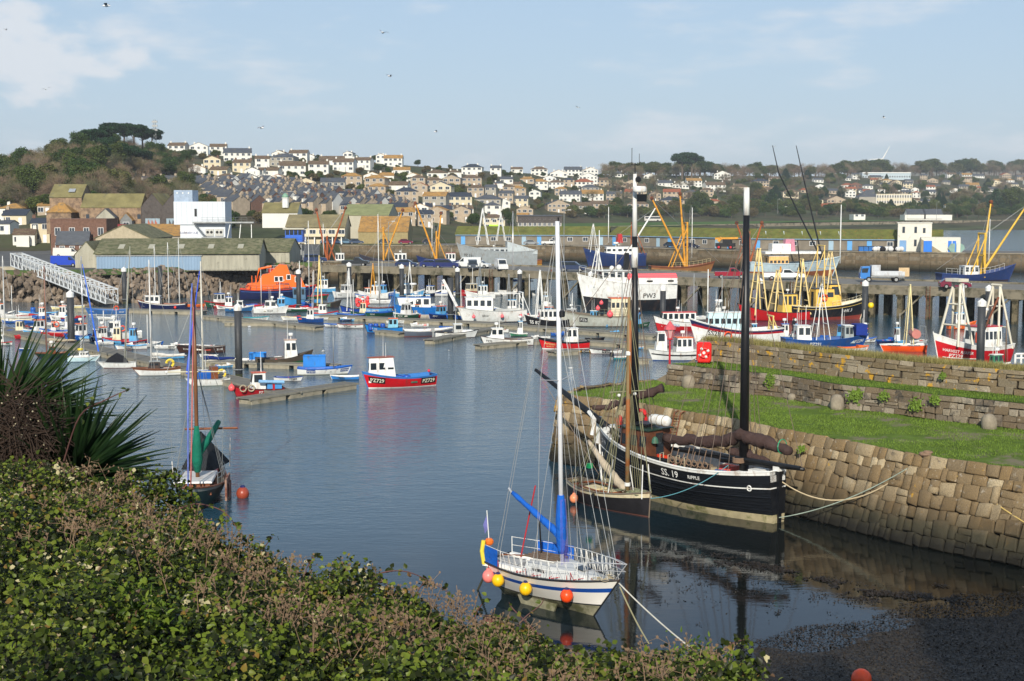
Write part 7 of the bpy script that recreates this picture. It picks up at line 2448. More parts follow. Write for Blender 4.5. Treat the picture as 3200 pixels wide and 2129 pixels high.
aframe(t,h.L * .2,4.4,6.2,h.fb + .5,cm,.14,1.6,2); aframe(t,-h.L * .36,4.4,6.4,h.fb,cm,.13,1.3,2)
MB().box(h.L * .13,h.L * .27,-.9,.9,h.fb + 6.6,h.fb + 6.9).build('gantry_platform',cm,t)
MB().tube([(h.L * .0,1.2,h.fb + .4),(-h.L * .22,1.6,h.fb + 5.0)],.12,6).build('net_boom',RUST,t)
MB().lathe([(.4,0),(.4,1.0)],(0,1.3,h.fb + .5),12).build('rope_drum',paint(214,80,40),t); radar(t,-h.L * .2,0,h.fb + 3.2,.4)
t,h = FB('','small green cabin boat half hidden by the parapet below the red trawler',3065,3175,1160,20,'cabin',(50,120,88),top=Wh,wh=(.3,.7,1.2,(60,130,96),Wh,dict(ns=2,nf=2)))
t,h = FB('','small white boat stacked with white pipes at the right edge',3165,3260,1168,10,'open',Wh); railing(t,[(-1.5 + .6 * k,-.6,1.0) for k in range(6)],.9,r=.1)

# --- across the jetty: trawlers in the outer basin
YG = mat('derrick_yellow',(214,150,44),.6,var=.2,wear=(140,76,40),wlo=.56,whi=.7)
RG = mat('derrick_rust',(160,84,40),.75,var=.3,wear=(100,56,40))
def derricks(t,x,z,specs,m):
 for dx,dy,hgt in specs:
  o = MB().tube([(x,0,z),(x + dx * .5,dy * .5,z + hgt * .5),(x + dx,dy,z + hgt)],[.24,.22,.16],8).build('derrick',m,t)
  MB().ball((x + dx,dy,z + hgt),.45,7,5).beam((x + dx,dy,z + hgt),(x + dx + .4,dy,z + hgt - 1.0),.25).build('derrick_block',RUST,o)
  MB().line((x + dx,dy,z + hgt),(x,0,z + hgt * .55),.03).line((x + dx,dy,z + hgt),(x - dx,-dy,z + 1),.03).build('wire',STEEL,o)
def BT(label,x0,x1,py,hd,hull,kw,dk=None,gm=YG,gh=7):
 t,h = boat('',label,x0,x1,py,hd,'trawler',hull,txt='',cat='trawler',name='beam_trawler',gear=12,**kw)
 gallows(t,h.L * .05,h.B * .8,gh,h.fb * .6,gm,.2)
 if dk: derricks(t,h.L * .05,h.fb,dk,gm)
 mast(t,h.L * .15,0,h.fb + 2,h.fb + gh + 2.5,.1,WHITE); aerials(t,[(h.L * .14,.6,h.fb + gh,3),(h.L * .1,-.6,h.fb + gh - 1,3)])
 return t,h
RW = (.12,.36,2.6,Wh,Wh,dict(ns=3,nf=4))
BT('rust-brown beam trawler whose rusty booms rise left of the yellow derrick',965,1090,840,184,(70,62,60),dict(wh=RW),((-4.6,.5,13.5),(2.6,-.5,13)),RG)
BT('beam trawler with thick ochre derricks behind the parked blue pickup',1120,1290,842,184,(60,60,70),dict(wh=RW),((-4.8,.4,12.5),),YG,9)
BT('red and blue trawler with a tall yellow derrick leaning left of the warship-grey boat',1300,1440,838,184,(30,50,100),dict(wh=(.12,.36,2.6,Wh,Rd,dict(ns=3,nf=4))),((5.2,.4,14.5),(-1.2,-.4,12)),YG,8)
t,h = boat('PZ331','large pale grey patrol-like trawler PZ331 with a stern ramp, berthed behind the vans',1425,1680,838,186,'trawler',(156,162,162),top=(156,162,162),bot=(90,80,76),txt='PZ 331',wh=(.34,.74,2.6,(172,178,178),(172,178,178),dict(ns=6,nf=4,wr=.8,winh=.3,winz=.6)),ts=(.88,),tsz=.9,gear=8,cat='trawler',fb=.2,bow=.1)
aframe(t,h.L * .18,4,9,h.fb + 2,WHITE,.1,1.6,4); aframe(t,-h.L * .05,3,7,h.fb + 3,WHITE,.08,1.2,3)
MB().side([(-h.L * .12,h.fb),(-h.L * .12,h.fb + 2.6),(-h.L * .5,h.fb + .3),(-h.L * .5,h.fb - .6)],-h.B * .4,h.B * .4).build('stern_ramp',paint(178,186,186),t)
boat('PZ8','small ochre and brown trawler with a red stern frame along the far quay',1590,1694,828,184,'trawler',(150,96,40),top=(96,40,34),bot=(210,160,50),txt='PZ8',ts=(.4,),tc=Wh,wh=(.55,.78,1.8,(180,90,50),(150,60,40),dict(ns=2,nf=2)),gear=8)
t,h = boat('','big navy blue trawler with white and red upperworks behind trawler PW3',1822,2022,836,188,'trawler',(30,50,96),top=(36,60,110),txt='',wh=(.2,.66,3.4,Wh,Wh,dict(ns=5,nf=5,wr=.8,winh=.18,winz=.7)),cat='trawler',fb=.2,bow=.1,gear=6)
gallows(t,-h.L * .3,h.B * .8,8,h.fb,RG,.15); mast(t,h.L * .1,0,h.fb + 3,h.fb + 12,.12,WHITE); MB().box(-2,-.5,-1,1,h.fb + 3,h.fb + 5.2,0,.3).build('funnel',paint(180,40,40),t)
derricks(t,-h.L * .2,h.fb,((-7.5,.3,12),),WHITE); aframe(t,h.L * .35,3,7,h.fb + 1,WHITE,.08,1,3)
t,h = BT('rusting yellow-brown beam trawler with a great yellow gantry, lying against the jetty',2030,2240,866,6,(150,104,60),dict(wh=None,top=(120,70,44),bow=.08),((-7.5,.6,15),(-1.5,-.6,16)),YG,10.5)
railing(t,[h.P(.3 + .07 * k,1,-1,-.1) for k in range(10)],1.0,paint(220,200,150))
t,h = boat('PZ 291','old pale blue trawler with a rusty waterline and a pink funnel along the north quay',2340,2640,864,4,'trawler',(176,194,200),top=(176,194,200),bot=(140,82,50),txt='PZ 29',ts=(.55,),wh=(.2,.42,2.9,(226,180,110),Wh,dict(ns=5,nf=4,wr=.8,winh=.2)),fb=.13,bow=.07,bands=[(.34,0),(1,1)],cat='trawler',gear=12)
MB().box(-h.L * .34,h.L * .26,-h.B * .34,h.B * .34,h.fb + 2.2,h.fb + 2.7).build('upper_deck',WHITE,t)
MB().box(-h.L * .12,0,-1,1,h.fb + 2.7,h.fb + 5.4,0,.3).build('funnel',paint(196,130,146),t)
MB().box(-h.L * .26,h.L * -.06,-h.B * .25,h.B * .25,h.fb + 2.7,h.fb + 4.4).build('bridge',WHITE,t)
for dx in (-6.5,-1.2): MB().tube([(h.L * .32,0,h.fb),(h.L * .32 + dx - 4,0,h.fb + 20),(h.L * .32 + dx - 5.5,0,h.fb + 26)],[.2,.14,.08],8).build('long_boom',BLK,t)
mast(t,h.L * .5,0,h.fb,h.fb + 13,.14,WHITE); gallows(t,-h.L * .5,3,7,h.fb,RG,.14); derricks(t,-h.L * .48,h.fb,((-3,.3,9),(2.5,-.3,9)),RG)
t,h = BT('beam trawler with two tall yellow derricks crowned by dark blocks at the right',2940,3190,880,4,(40,60,110),dict(wh=(.3,.5,2.0,Wh,Wh,dict(ns=3,nf=4)),fb=.08),((2.2,1.2,15),(9,-1.0,14.5)),mat('derrick_yellow2',(226,180,60),.55,var=.15,wear=(170,110,50),wlo=.6,whi=.75),9)
railing(t,[h.P(.05 + .07 * k,1,-1,-.1) for k in range(12)],1.2)
# mast forest and little craft between the rows
for k,(px,yb,yt,c) in enumerate(((12,1040,800,Wh),(560,972,745,Wh),(526,965,758,Wh),(484,965,770,Wh),(966,960,690,Wh),(1184,950,692,Wh),(2258,1000,860,Gy),(2170,1000,855,Gy),(1945,1050,845,Gy),(3147,1150,1000,(110,90,70)))):
 p = at(px,yb,0)
 q = boat('',('white-masted dinghy at the left edge','slim white masted sailing boat by the rock slope, rightmost of three','middle one of three small masted boats by the rock slope','leftmost of three small masted boats by the rock slope','small workboat with a bare mast by the yellow lattice frame','workboat with a tall white mast between the blue trawlers','masted day boat before the jetty legs by the pickup','masted boat moored behind the red roofed boat','masted punt behind the long grey trawler','brown-masted punt by the nearest pile')[k],px - 40,px + 38,yb,184 + k,'day',(Wh,Nv,Wh,LB,Bl)[k % 5],wh=None,gear=4)
 x = 0.0
 mast(q[0],x,0,.5,atd(px,yt,q[0].location.y).z,.07,paint(*c)); tp = atd(px,yt,q[0].location.y).z - .2
 wires(q[0],[((x,0,tp),q[1].P(.95,1,1)),((x,0,tp),q[1].P(0,1,1)),((x,0,tp),q[1].P(.5,1,1)),((x,0,tp),q[1].P(.5,1,-1))],.014)
FC = [(610,960,'open',Or,'orange inflatable rescue boat in its pontoon cage'),(668,962,'open',(200,50,40),'second orange inflatable boat beside the lifeboat stern'),(1010,1000,'open',Wh,'white tender tucked behind the wheelhouse boat'),(1200,1005,'open',(90,40,40),'maroon punt lying behind PZ 22'),(1560,1040,'day',Wh,'white day boat in the gap behind PZ70'),(1620,1052,'cabin',(60,120,90),'green boat heaped with nets behind PZ70'),(1750,1050,'day',Bl,'blue day boat behind the red Artisan'),(560,1085,'day',Wh,'white day boat behind the brown decked boat'),(640,1088,'open',Wh,'white open boat farthest along the upper left row'),(170,1018,'day',Wh,'white day boat beyond the lifebuoy boat'),(100,1012,'open',Bl,'blue punt beyond boat SC80'),(2480,1062,'cabin',Wh,'white cabin boat just beyond the red trawler'),(2620,1070,'open',Gy,'grey skiff moored by pile and black trawler'),(1000,915,'trawler',LB,'light blue trawler in the far inner corner'),(1165,935,'trawler',Wh,'white trawler with blue rails lying behind the pink buoys'),(1280,930,'trawler',LB,'pale blue and white trawler under the jetty edge'),(1500,935,'trawler',Wh,'white trawler with a slanting black and white funnel wing'),(2440,950,'trawler',Wh,'white trawler close under the jetty by the red pickup'),(3010,1030,'trawler',Or,'orange-topped trawler beyond the gantry of the big red trawler')]
FC += [(30,1010,'day',Bl,'blue day boat with a white top at the far left row'),(330,1000,'open',Wh,'white punt below the gangway in open water row'),(215,1032,'cabin',Wh,'white cabin boat beyond the pile at the left'),(70,1060,'day',Rd,'red day boat on the long left pontoon'),(150,1072,'open',Wh,'white open boat behind the varnished green sloop'),(480,1078,'open',Bl,'blue punt between the white cabin boat and the brown boat'),(420,1085,'day',Gy,'grey day boat behind the loose-sailed yacht'),(650,1118,'open',Wh,'white punt behind the motor sailer'),(700,1150,'day',LB,'pale blue day boat left of boat O41'),(945,1000,'day',Rd,'red day boat beside the net-drum boat'),(1090,1004,'day',LB,'pale blue day boat under the blue trawler bow'),(1235,1012,'open',Wh,'white open boat behind the blue drums of PZ 22'),(1310,1022,'day',Wh,'white day boat in front of BM 35'),(1400,1030,'open',Bl,'blue open boat in front of the black trawler B522'),(1530,1062,'open',Gn,'green open boat left of boat PZ70'),(1690,1062,'day',Wh,'white day boat above the red lettered boat'),(1990,1092,'day',LB,'pale blue day boat left of the catamaran with the orange roof'),(1940,1078,'open',Rd,'red open boat behind PZ 272'),(2560,1088,'day',Wh,'white day boat by the blue drums of the parapet row'),(2800,1075,'cabin',LB,'pale blue cabin boat beyond the orange boat'),(2250,985,'cabin',Wh,'white cabin boat under the jetty right of PW3'),(1700,965,'cabin',Gy,'grey cabin boat right of the blue-covered yacht'),(1330,960,'cabin',Wh,'white cabin boat behind BM 35'),(860,955,'open',Bl,'blue open boat at the stern of trawler PZ 9'),(1590,985,'trawler',Bl,'blue trawler behind the twin-hulled SS161')]
for k,(px,py,kd,c,lab) in enumerate(FC):
 w = 95 if kd == 'trawler' else 58
 t,h = boat('',lab,px - w / 2,px + w / 2,py,180 + (k * 7) % 14 if k % 3 else 6,kd,c,top=Wh if k % 2 else None,wh=(.25,.6,1.7,Wh,LB,dict(ns=3,nf=3)) if kd in ('trawler','cabin') else None,txt='',gear=12)
 if kd == 'trawler': aframe(t,0,2.4,5.5,h.fb,[WHITE,STEEL,YG][k % 3],.07,1,3)

RWS = ((-20,996,250,1004,6,'under the rock slope'),(640,962,1000,974,7,'beside the lifeboat stern'),(1000,990,1560,1000,10,'along the main pontoon'),(1560,990,2040,1028,7,'around the grey trawler'),(2180,1052,2900,1076,10,'beyond the parapet'),(40,1040,560,1096,9,'along the long left pontoon'),(960,935,1640,925,10,'before the fish jetty legs'))
CN = ((Wh,'white'),(Bl,'blue'),(Wh,'white'),(LB,'pale blue'),(Rd,'red'),(Wh,'white'),(Gn,'green'),(Nv,'navy'))
rq = random.Random(41)
for x0,y0,x1,y1,n,wh_ in RWS:
 for k in range(n):
  q = (k + rq.uniform(.2,.8)) / n
  px,py = x0 + (x1 - x0) * q,y0 + (y1 - y0) * q + rq.uniform(-4,4)
  c,cn = rq.choice(CN)
  kd = rq.choice(('open','day','cabin','cabin','aft'))
  w = rq.uniform(34,48)
  o = ('first','second','third','fourth','fifth','sixth','seventh','eighth','ninth','tenth')[k]
  t,h = boat('','%s %s, %s from left %s' % (cn,{'open': 'open boat','day': 'day boat'}.get(kd,'boat with a wheelhouse'),o,wh_),px - w,px + w,py,rq.choice((rq.uniform(178,200),rq.uniform(-12,14),226,40)),kd,c,top=rq.choice((None,Wh,Bl,Rd)),wh=(.3,.62,rq.uniform(1.3,1.7),rq.choice((Wh,Wh,Cr,LB)),rq.choice((Wh,Or,Bl)),dict(ns=2,nf=3)) if kd in ('cabin','aft') else None,txt='PZ' + str(rq.randint(11,980)) if kd != 'day' else '',ts=(.8,),tc=Wh if c != Wh else None,gear=14)
  if rq.random() < .45: mast(t,-h.L * .1,0,h.fb,h.fb + rq.uniform(2.5,6),.05,WHITE)
  if rq.random() < .25: gallows(t,-h.L * .4,h.B * .8,1.8,h.fb * .6,STEEL,.05)
# ------------------------------------------------------------ vehicles
TY = mat('tyre',(26,26,27),.85)
def car(label,px,py,d,hd,col,kind='car',z=JZ,L=None):
 x = (px - 1600) / F * d
 L = L or {'car': 4.1,'suv': 4.6,'pickup': 5.0,'van': 4.9,'truck': 6.4}[kind]
 t = thing({'car': 'parked_car','suv': 'parked_car','pickup': 'pickup_truck','van': 'van','truck': 'flatbed_truck'}[kind],label,{'suv': 'car','truck': 'lorry','pickup': 'pickup'}.get(kind,kind),(x,d,z + .02),math.radians(hd))
 w = 1.7
 P_ = {'car': ([(-.5,.3),(.5,.3),(.5,.62),(.44,.8),(.22,.92),(-.46,.95),(-.5,.8)],[(-.44,.93),(.24,.92),(.08,1.42),(-.3,1.44)]),
    'suv': ([(-.5,.35),(.5,.35),(.5,.8),(.46,1.0),(.22,1.08),(-.5,1.08)],[(-.48,1.06),(.24,1.06),(.1,1.7),(-.44,1.72)]),
    'pickup': ([(-.5,.45),(.5,.45),(.5,.85),(.46,1.02),(.24,1.08),(-.5,1.08)],[(-.06,1.06),(.26,1.06),(.13,1.66),(-.03,1.66)]),
    'van': ([(-.5,.35),(.5,.35),(.5,.8),(.4,1.1),(.3,1.15),(-.5,1.15)],[(-.5,1.13),(.33,1.13),(.18,1.95),(-.49,1.98)]),
    'truck': ([(-.5,.75),(.26,.75),(.26,1.0),(-.5,1.0)],[(.28,.55),(.5,.55),(.5,1.3),(.46,2.3),(.28,2.35)])}[kind]
 m = mat('car_%02x%02x%02x' % col,col,.25,var=.04,spec=.6)
 b = MB().side([(x * L,z) for x,z in P_[0]],-w / 2,w / 2).build('body',m if kind != 'truck' else STEEL,t)
 ck = MB().side([(x * L,z) for x,z in P_[1]],-w / 2 + .1,w / 2 - .1).build('cab',m,t)
 (x0,z0),(x1,z1),(x2,z2),(x3,z3) = P_[1][:4] if kind != 'truck' else ((.3,1.35),(.5,1.35),(.47,2.15),(.3,2.2))
 x0,x1,x2,x3 = x0 * L,x1 * L,x2 * L,x3 * L
 for sy in (-1,1):
  if kind == 'van': q = [(L * .14,1.2),(x1 - .15,1.2),(x2 - .05,z2 - .15),(L * .14,z2 - .12)]
  else: q = [(x0 + .25,z0 + .06),(x1 - .18,z1 + .06),(x2 - .04,z2 - .1),(x3 + .1,z3 - .1)]
  o = w / 2 - .1
  MB().side(q,sy * o - .015,sy * o + .015).build('side_window',GLASS,ck)
 for xa,xb,za,zb,nm in ((x1,x2,z1,z2,'windscreen'),(x0,x3,z0,z3,'rear_window')):
  s = .03 if nm == 'windscreen' else -.03
  MB().add([(xa + s,-w * .38,za + .08),(xa + s,w * .38,za + .08),(xb + s + (xa - xb) * .12,w * .36,zb - .1),(xb + s + (xa - xb) * .12,-w * .36,zb - .1)],[(0,1,2,3)]).build(nm,GLASS,ck)
 r = .33 if kind != 'truck' else .42
 for x in (-.31,.31):
  for sy in (-1,1):
   o = MB().lathe([(r * .9,-.1),(r,-.08),(r,.08),(r * .9,.1)],(x * L,sy * (w / 2 - .06),r),12,axis='y').build('wheel',TY,t)
   MB().lathe([(r * .55,sy * .09 - .02),(r * .55,sy * .09 + .03)],(x * L,sy * (w / 2 - .06),r),10,axis='y').build('rim',STEEL,o)
 for sy in (-1,1): panel(t,'headlight',mat('headlight',(220,220,214),.15),(L * .495,sy * w * .36,.72),(.06,.32,.16)); panel(t,'tail_light',mat('tail_light',(150,20,20),.3),(-L * .5,sy * w * .4,.8),(.04,.16,.22))
 panel(t,'number_plate',paint(214,206,120),(-L * .505,0,.6),(.03,.5,.12))
 if kind == 'truck':
  MB().box(-L * .5,L * .24,-w / 2 - .1,w / 2 + .1,1.0,1.12).box(-L * .5,L * .24,-w / 2 - .12,-w / 2 - .06,1.1,1.6).box(-L * .5,L * .24,w / 2 + .06,w / 2 + .12,1.1,1.6).build('flatbed',paint(190,194,196),t)
  MB().box(L * .2,L * .25,-w / 2,w / 2,1.1,2.5).box(0,L * .25,-w / 2 - .1,-w / 2 - .05,1.6,2.5).build('headboard',paint(184,188,192),t)
  MB().box(-L * .66,-L * .42,-w / 2 - .16,-w / 2 - .1,.8,2.1).build('side_board',paint(196,170,130),t)
 return t
car('bright blue van parked by the grey shed above the rocks',205,0,256,5,(30,66,176),'van',LAND + .05)
car('dark blue off-roader parked by the stone pillar at the jetty root',985,0,278,8,(40,56,92),'suv')
car('dark pickup with an open back on the fish jetty',1112,0,264,-6,(38,44,48),'pickup')
car('dark blue hatchback on the jetty beside the heaped timber',1271,0,259,-4,(34,50,84),'car')
car('navy blue car parked close to the navy covered pickup',1348,0,258,-4,(28,44,100),'car')
car('navy blue pickup with a canopy, rightmost of the dark blue vehicles',1395,0,254,-4,(26,38,92),'suv')
car('grey off-roader facing the camera on the jetty',1477,0,250,-86,(70,76,84),'suv')
car('white saloon parked behind the grey off-roader',1498,0,256,-20,(206,208,208),'car')
car('white van with a rounded back facing left of the grey off-roader',1462,0,256,176,(210,212,210),'van')
car('small white van facing the camera on the jetty',1566,0,247,-80,(214,214,210),'van')
car('dark estate car beside the railings near trawler PW3',1790,0,243,-14,(44,56,84),'suv')
car('crimson pickup truck on the fish jetty',2284,0,220,-4,(140,24,44),'pickup')
car('white flat-backed double cab van on the jetty',2450,0,216,-4,(220,222,222),'pickup',L=6.2)
car('blue-cabbed flatbed lorry with grey sides on the jetty',2755,0,210,176,(54,120,190),'truck')
car('maroon hatchback parked at the right of the jetty',2985,0,194,-6,(110,22,48),'car')
for px,d,hd,c,k,lab in ((1660,397,6,(140,144,146),'car','silver grey car in front of the net shed'),(1718,397,6,(214,214,210),'pickup','white pickup with a raised white load on the north quay'),(2098,376,-20,(40,50,64),'car','dark car half behind the yellow gantry on the north quay'),(2160,368,-20,(34,40,60),'car','dark blue estate before the blue doors of the net shed')):
 car(lab,px,0,d,hd,c,k,4.42)
for px,c,lab in ((1024,(70,90,110),'grey-blue car, leftmost in front of the market office'),(1052,(40,60,90),'dark blue car, second in front of the market office'),(1085,(90,120,140),'pale blue car at the right end of the market office'),(1115,(60,74,96),'dark estate car beyond the rusty derrick'),(1205,(60,66,70),'charcoal car in front of the ochre store'),(1268,(116,26,60),'crimson car in front of the low sheds'),(1342,(50,54,64),'dark saloon before the quay sheds')):
 car(lab,px,0,400,6,c,'car',4.62)
car('pale tanker lorry beside the grey boarded shed',215,0,300,4,(214,210,200),'van',LAND + .1,6)
t = thing('mobile_crane','black and yellow mobile crane with red wheels on the north quay','crane',atd(2278,0,360).to_2d().to_3d() + Vector((0,0,4.42)),-.3)
MB().box(-2.4,2.4,-1,1,.7,1.6).box(-.6,1.6,-.9,.9,1.6,2.6).build('body',BLK,t)
MB().beam((-2.6,0,2.7),(3.2,0,2.9),.5).beam((-1.8,0,2.0),(-1.0,0,3.0),.6).build('boom',YG,t)
for x in (-1.5,1.5): MB().lathe([(.6,-.15),(.6,.15)],(x,-1.05,.6),12,axis='y').build('wheel',TY,t); MB().lathe([(.3,-.2),(.3,.05)],(x,-1.1,.6),10,axis='y').build('rim',paint(190,40,50),t)
# person in dark clothes on the blue boat
def person():
 p = at(2482,1070,0)
 t = bpy.data.objects.new
 me = bpy.data.meshes.new('person')
 V = [(0,0,.95),(0,0,1.2),(0,0,1.42),(0,.01,1.52),(.0,.03,1.66),(.11,0,.88),(.12,.04,.48),(.12,-.02,.06),(-.11,0,.88),(-.13,.02,.48),(-.12,-.04,.06),(.2,0,1.4),(.26,.05,1.12),(.2,.22,.98),(-.2,0,1.4),(-.27,.04,1.12),(-.2,.2,.96),(.12,.12,.04),(-.12,.1,.04)]
 E = [(0,1),(1,2),(2,3),(3,4),(0,5),(5,6),(6,7),(0,8),(8,9),(9,10),(2,11),(11,12),(12,13),(2,14),(14,15),(15,16),(7,17),(10,18)]
 me.from_pydata(V,E,[])
 o = bpy.data.objects.new('person',me)
 COL.objects.link(o)
 m = o.modifiers.new('skin','SKIN')
 rr = [.15,.15,.16,.07,.11,.11,.075,.055,.11,.075,.055,.075,.055,.045,.075,.055,.045,.04,.04]
 for v,r in zip(me.skin_vertices[0].data,rr): v.radius = (r,r * .8)
 me.skin_vertices[0].data[0].use_root = True
 s = o.modifiers.new('sub','SUBSURF'); s.levels = 1; s.render_levels = 1
 me.materials.append(mat('dark_clothes',(30,32,40),.9))
 o.location = (p.x,p.y + .4,1.0)
 o.rotation_euler.z = .6
 tag(o,'person in dark clothes standing on the deck of the blue boat behind the parapet','person')
 MB().ball((0,.05,1.7),.115,8,6,sz=1.15).build('head',mat('skin',(190,140,116),.6),o,True)
 MB().ball((0,.02,1.75),.12,8,6).build('hair',mat('hair',(50,38,30),.8),o,True)
person()
# gulls in the air and on the water
def gull(p,s,rz,bank,label,grp,fly=True):
 t = thing('gull',label,'gull',p,rz,grp)
 t.scale = (s,s,s)
 t.rotation_euler = (bank,0,rz)
 g = mat('gull_grey',(120,124,130),.7); w = mat('gull_white',(220,220,218),.7)
 MB().lathe([(.01,-.3),(.06,-.2),(.1,0),(.07,.16),(.05,.22),(.01,.33)],n=8,axis='x').build('body',w,t,True)
 if fly:
  for sy in (-1,1): MB().add([(.1,sy * .05,.02),(.16,sy * .35,.16),(-.02,sy * .72,.06),(-.1,sy * .34,.14),(-.1,sy * .05,.02)],[(0,1,3,4),(1,2,3)]).build('wing',g,t)
 else: MB().side([(-.34,.04),(.1,.05),(-.02,.12)],-.07,.07).build('wing',g,t)
for k,(px,py,lab) in enumerate(((332,18,'topmost gull, high at the left of the sky'),(1196,102,'gull high above the town, left of centre'),(818,400,'gull low over the white hillside houses'),(1218,238,'gull mid-sky above the big bare tree'),(143,279,'white gull near the cloud bank'),(1362,412,'tiny gull above the skyline trees'),(2420,458,'white gull flying between the two masts and the turbine'),(2762,368,'dark gull in the right of the sky'),(18,93,'small gull near the left edge of the sky'),(1805,336,'faint gull above the foremast'))):
 gull(atd(px,py,90 + 17 * k),.85,k * 1.3,.3 * math.sin(k * 2),lab,'gulls flying')
for k,(px,py,lab) in enumerate(((1783,1150,'grey and white gull swimming right of the yacht mast'),(1403,1095,'white gull swimming in front of boat PZ 826'),(1011,1097,'gull swimming beyond the open boat PZ454'),(779,1020,'gull swimming in front of the outboard boat'))):
 p = at(px,py,.05); gull(p,.85,k * 2.0,0,lab,'gulls swimming',False)
# ------------------------------------------------------------ the town on the hill
HS = """551,484,56,wbg2;621,486,56,wbf2;682,487,52,wbg2;730,482,38,wbf1;774,482,40,wbf1;743,509,86,wsg2;616,546,52,wof1;663,533,54,cbf2;682,549,58,cbg1;755,541,58,cbg2;788,553,48,wdf1;702,573,58,wbh1;747,573,38,cdf1;784,574,38,wdf1;689,618,78,wog2;753,614,56,wsf2;795,612,40,wsg2;324,604,48,woh2;475,604,62,pdg2;529,601,44,psg2;567,597,30,psg2;421,597,36,wbg1;829,478,48,gbh1;905,482,50,cbg2;955,482,50,csg2;871,495,46,wbf1;1004,492,52,wbh1;1038,492,26,wsf2;1064,495,30,wsg2;1087,507,30,wsf2;1126,503,52,wbh1;880,522,76,gsh2;931,508,58,wbg2;968,505,30,wbf1;820,529,44,wbg2;1037,517,78,wbg1;1072,538,66,wbg2;1131,531,54,wbg2;1189,512,28,wof2;1228,522,58,wog2;1221,493,34,poh1;1312,516,82,wdf1;914,551,82,wbg2;995,547,62,wbg2;846,551,48,wbg1;806,552,34,wbg1;817,574,38,wdf1;868,574,44,wrf1;1163,566,54,wof1;1209,566,44,wog1;1256,547,52,wog1;1290,566,44,wof1;1367,557,64,wbh1;1421,555,42,wbh1;1474,549,64,wdh2;1549,550,34,wsg2;1560,527,48,wbg2;1583,574,40,wsg1;1099,585,64,poh2;1170,591,66,poh2;1241,598,66,wbg1;1306,588,46,pbh2;1358,596,60,pbh2;1411,588,56,psf2;1474,585,62,pbh2;1557,590,34,wsh1;1590,611,38,pbh2;1270,636,74,pdh2;1312,615,48,prf2;1377,615,66,csf2;1357,649,74,gog2;1438,649,74,cdg2;1486,619,52,pbh2;1532,616,36,gsg2;1523,640,84,gsh1;1177,619,58,poh2;895,608,50,cbf2;956,605,62,csf2;1040,606,76,gsg2;822,598,46,wsh1;1540,719,64,cbh2;1251,673,58,wof1;1319,669,66,gdg1;1450,672,60,wbg1;1388,676,50,gdg1;1685,551,52,wbh2;1616,541,36,wbg1;1746,554,54,wof1;1792,551,56,wsg2;1846,552,46,wof2;1646,574,44,poh1;1614,592,40,pbh1;1685,593,54,woh2;1738,593,50,wbh2;1778,585,34,pdh2;1824,591,64,wrh2;1887,585,48,pbh2;1939,585,40,pbf1;1974,581,38,pdf1;2080,583,48,wsg1;2170,585,48,wog2;2238,598,64,wbg2;2127,590,54,wbf1;2309,595,58,pbh1;1617,615,54,poh2;1671,627,36,wdf2;1780,632,66,wsg2;1851,629,70,wog2;1918,629,48,psg2;1978,622,54,prg2;2099,622,54,prg2;2158,624,48,psh2;2209,615,42,pbh2;1746,666,70,pdf2;1822,669,60,gbg2;1872,663,56,pbg2;1994,663,66,pbh2;2102,649,74,pdh2;2231,642,44,prh1;2323,652,56,brf2;1625,650,50,csg2;2471,619,48,cbh2;2464,649,30,wsf1;2515,632,30,wdf1;2555,636,36,cdh1;2614,636,60,pbf1;2671,649,38,bbf2;2597,659,88,brg1;2559,571,30,wsg1;2563,591,30,wsf1;2648,588,38,wrh1;2676,595,34,brf2;2712,590,32,wsh1;2855,648,22,wsf2;2894,648,32,woh1;2905,616,38,wsg2;2970,652,32,woh1;34,687,74,woh1;45,707,76,cdg1;126,762,58,cdg2;75,772,66,wbg1;12,735,40,wsg1;102,669,46,pog1;138,677,40,pog1;2380,600,40,wog1;2420,575,36,pbh2;1930,554,40,wsg1;2030,560,36,wbf1;2520,604,36,prh1;2600,606,40,psg1;2480,572,34,wsf1;2740,562,36,psg1;2820,600,40,wsh1;3040,586,40,pog1;3100,600,40,wsg1;2945,540,34,wsf1"""
WL = {'w': rend_w,'c': rend_c,'g': rend_g,'p': rend_p,'b': brick}
RF = {'s': slate,'d': slate_d,'o': tile_o,'b': tile_b,'r': tile_r}
WN = {'w': 'white','c': 'cream','g': 'grey','p': 'buff stone','b': 'brick'}
RN = {'s': 'grey slate','d': 'dark slate','o': 'ochre lichened','b': 'brown','r': 'red tiled'}
R = random.Random(31)
hl = []
for q in HS.split(';'):
 a,b,w,k = q.split(',')
 hl.append((int(a),int(b),int(w),k))
for k in range(90):   # the packed streets far to the right
 px = R.uniform(2640,3230)
 py = R.uniform(548,612) if px > 2900 else R.uniform(556,640)
 if all(abs(px - h[0]) > 26 or abs(py - h[1]) > 7 for h in hl): hl.append((px,py,R.uniform(20,34),R.choice('wwcpg') + R.choice('ssbor') + R.choice('gghf') + R.choice('12')))
for k in range(70):
 px,py = (R.uniform(1080,1640),R.uniform(655,716)) if k < 40 else (R.uniform(900,2500),R.uniform(560,640))
 if all(abs(px - h[0]) > (30 + h[2]) * .5 or abs(py - h[1]) > 12 for h in hl): hl.append((px,py,R.uniform(36,60),R.choice('wpppg') + R.choice('ssdob') + R.choice('ghf') + '2'))
BANDS = ((505,'along the skyline'),(535,'in the upper tier'),(560,'in the second tier'),(590,'in the third tier'),(620,'in the fourth tier'),(655,'in the lowest tier'),(9999,'near the harbour'))
cnt = {}
chm = MB().box(-.4,.4,-.32,.32,0,1.25).lathe([(.12,1.25),(.1,1.5)],(-.2,0,0),6).lathe([(.12,1.25),(.1,1.5)],(.2,0,0),6)
CHM = {k: chm.mesh('chimney',v) for k,v in (('w',rend_w),('b',brick),('p',rend_p))}
HP = []
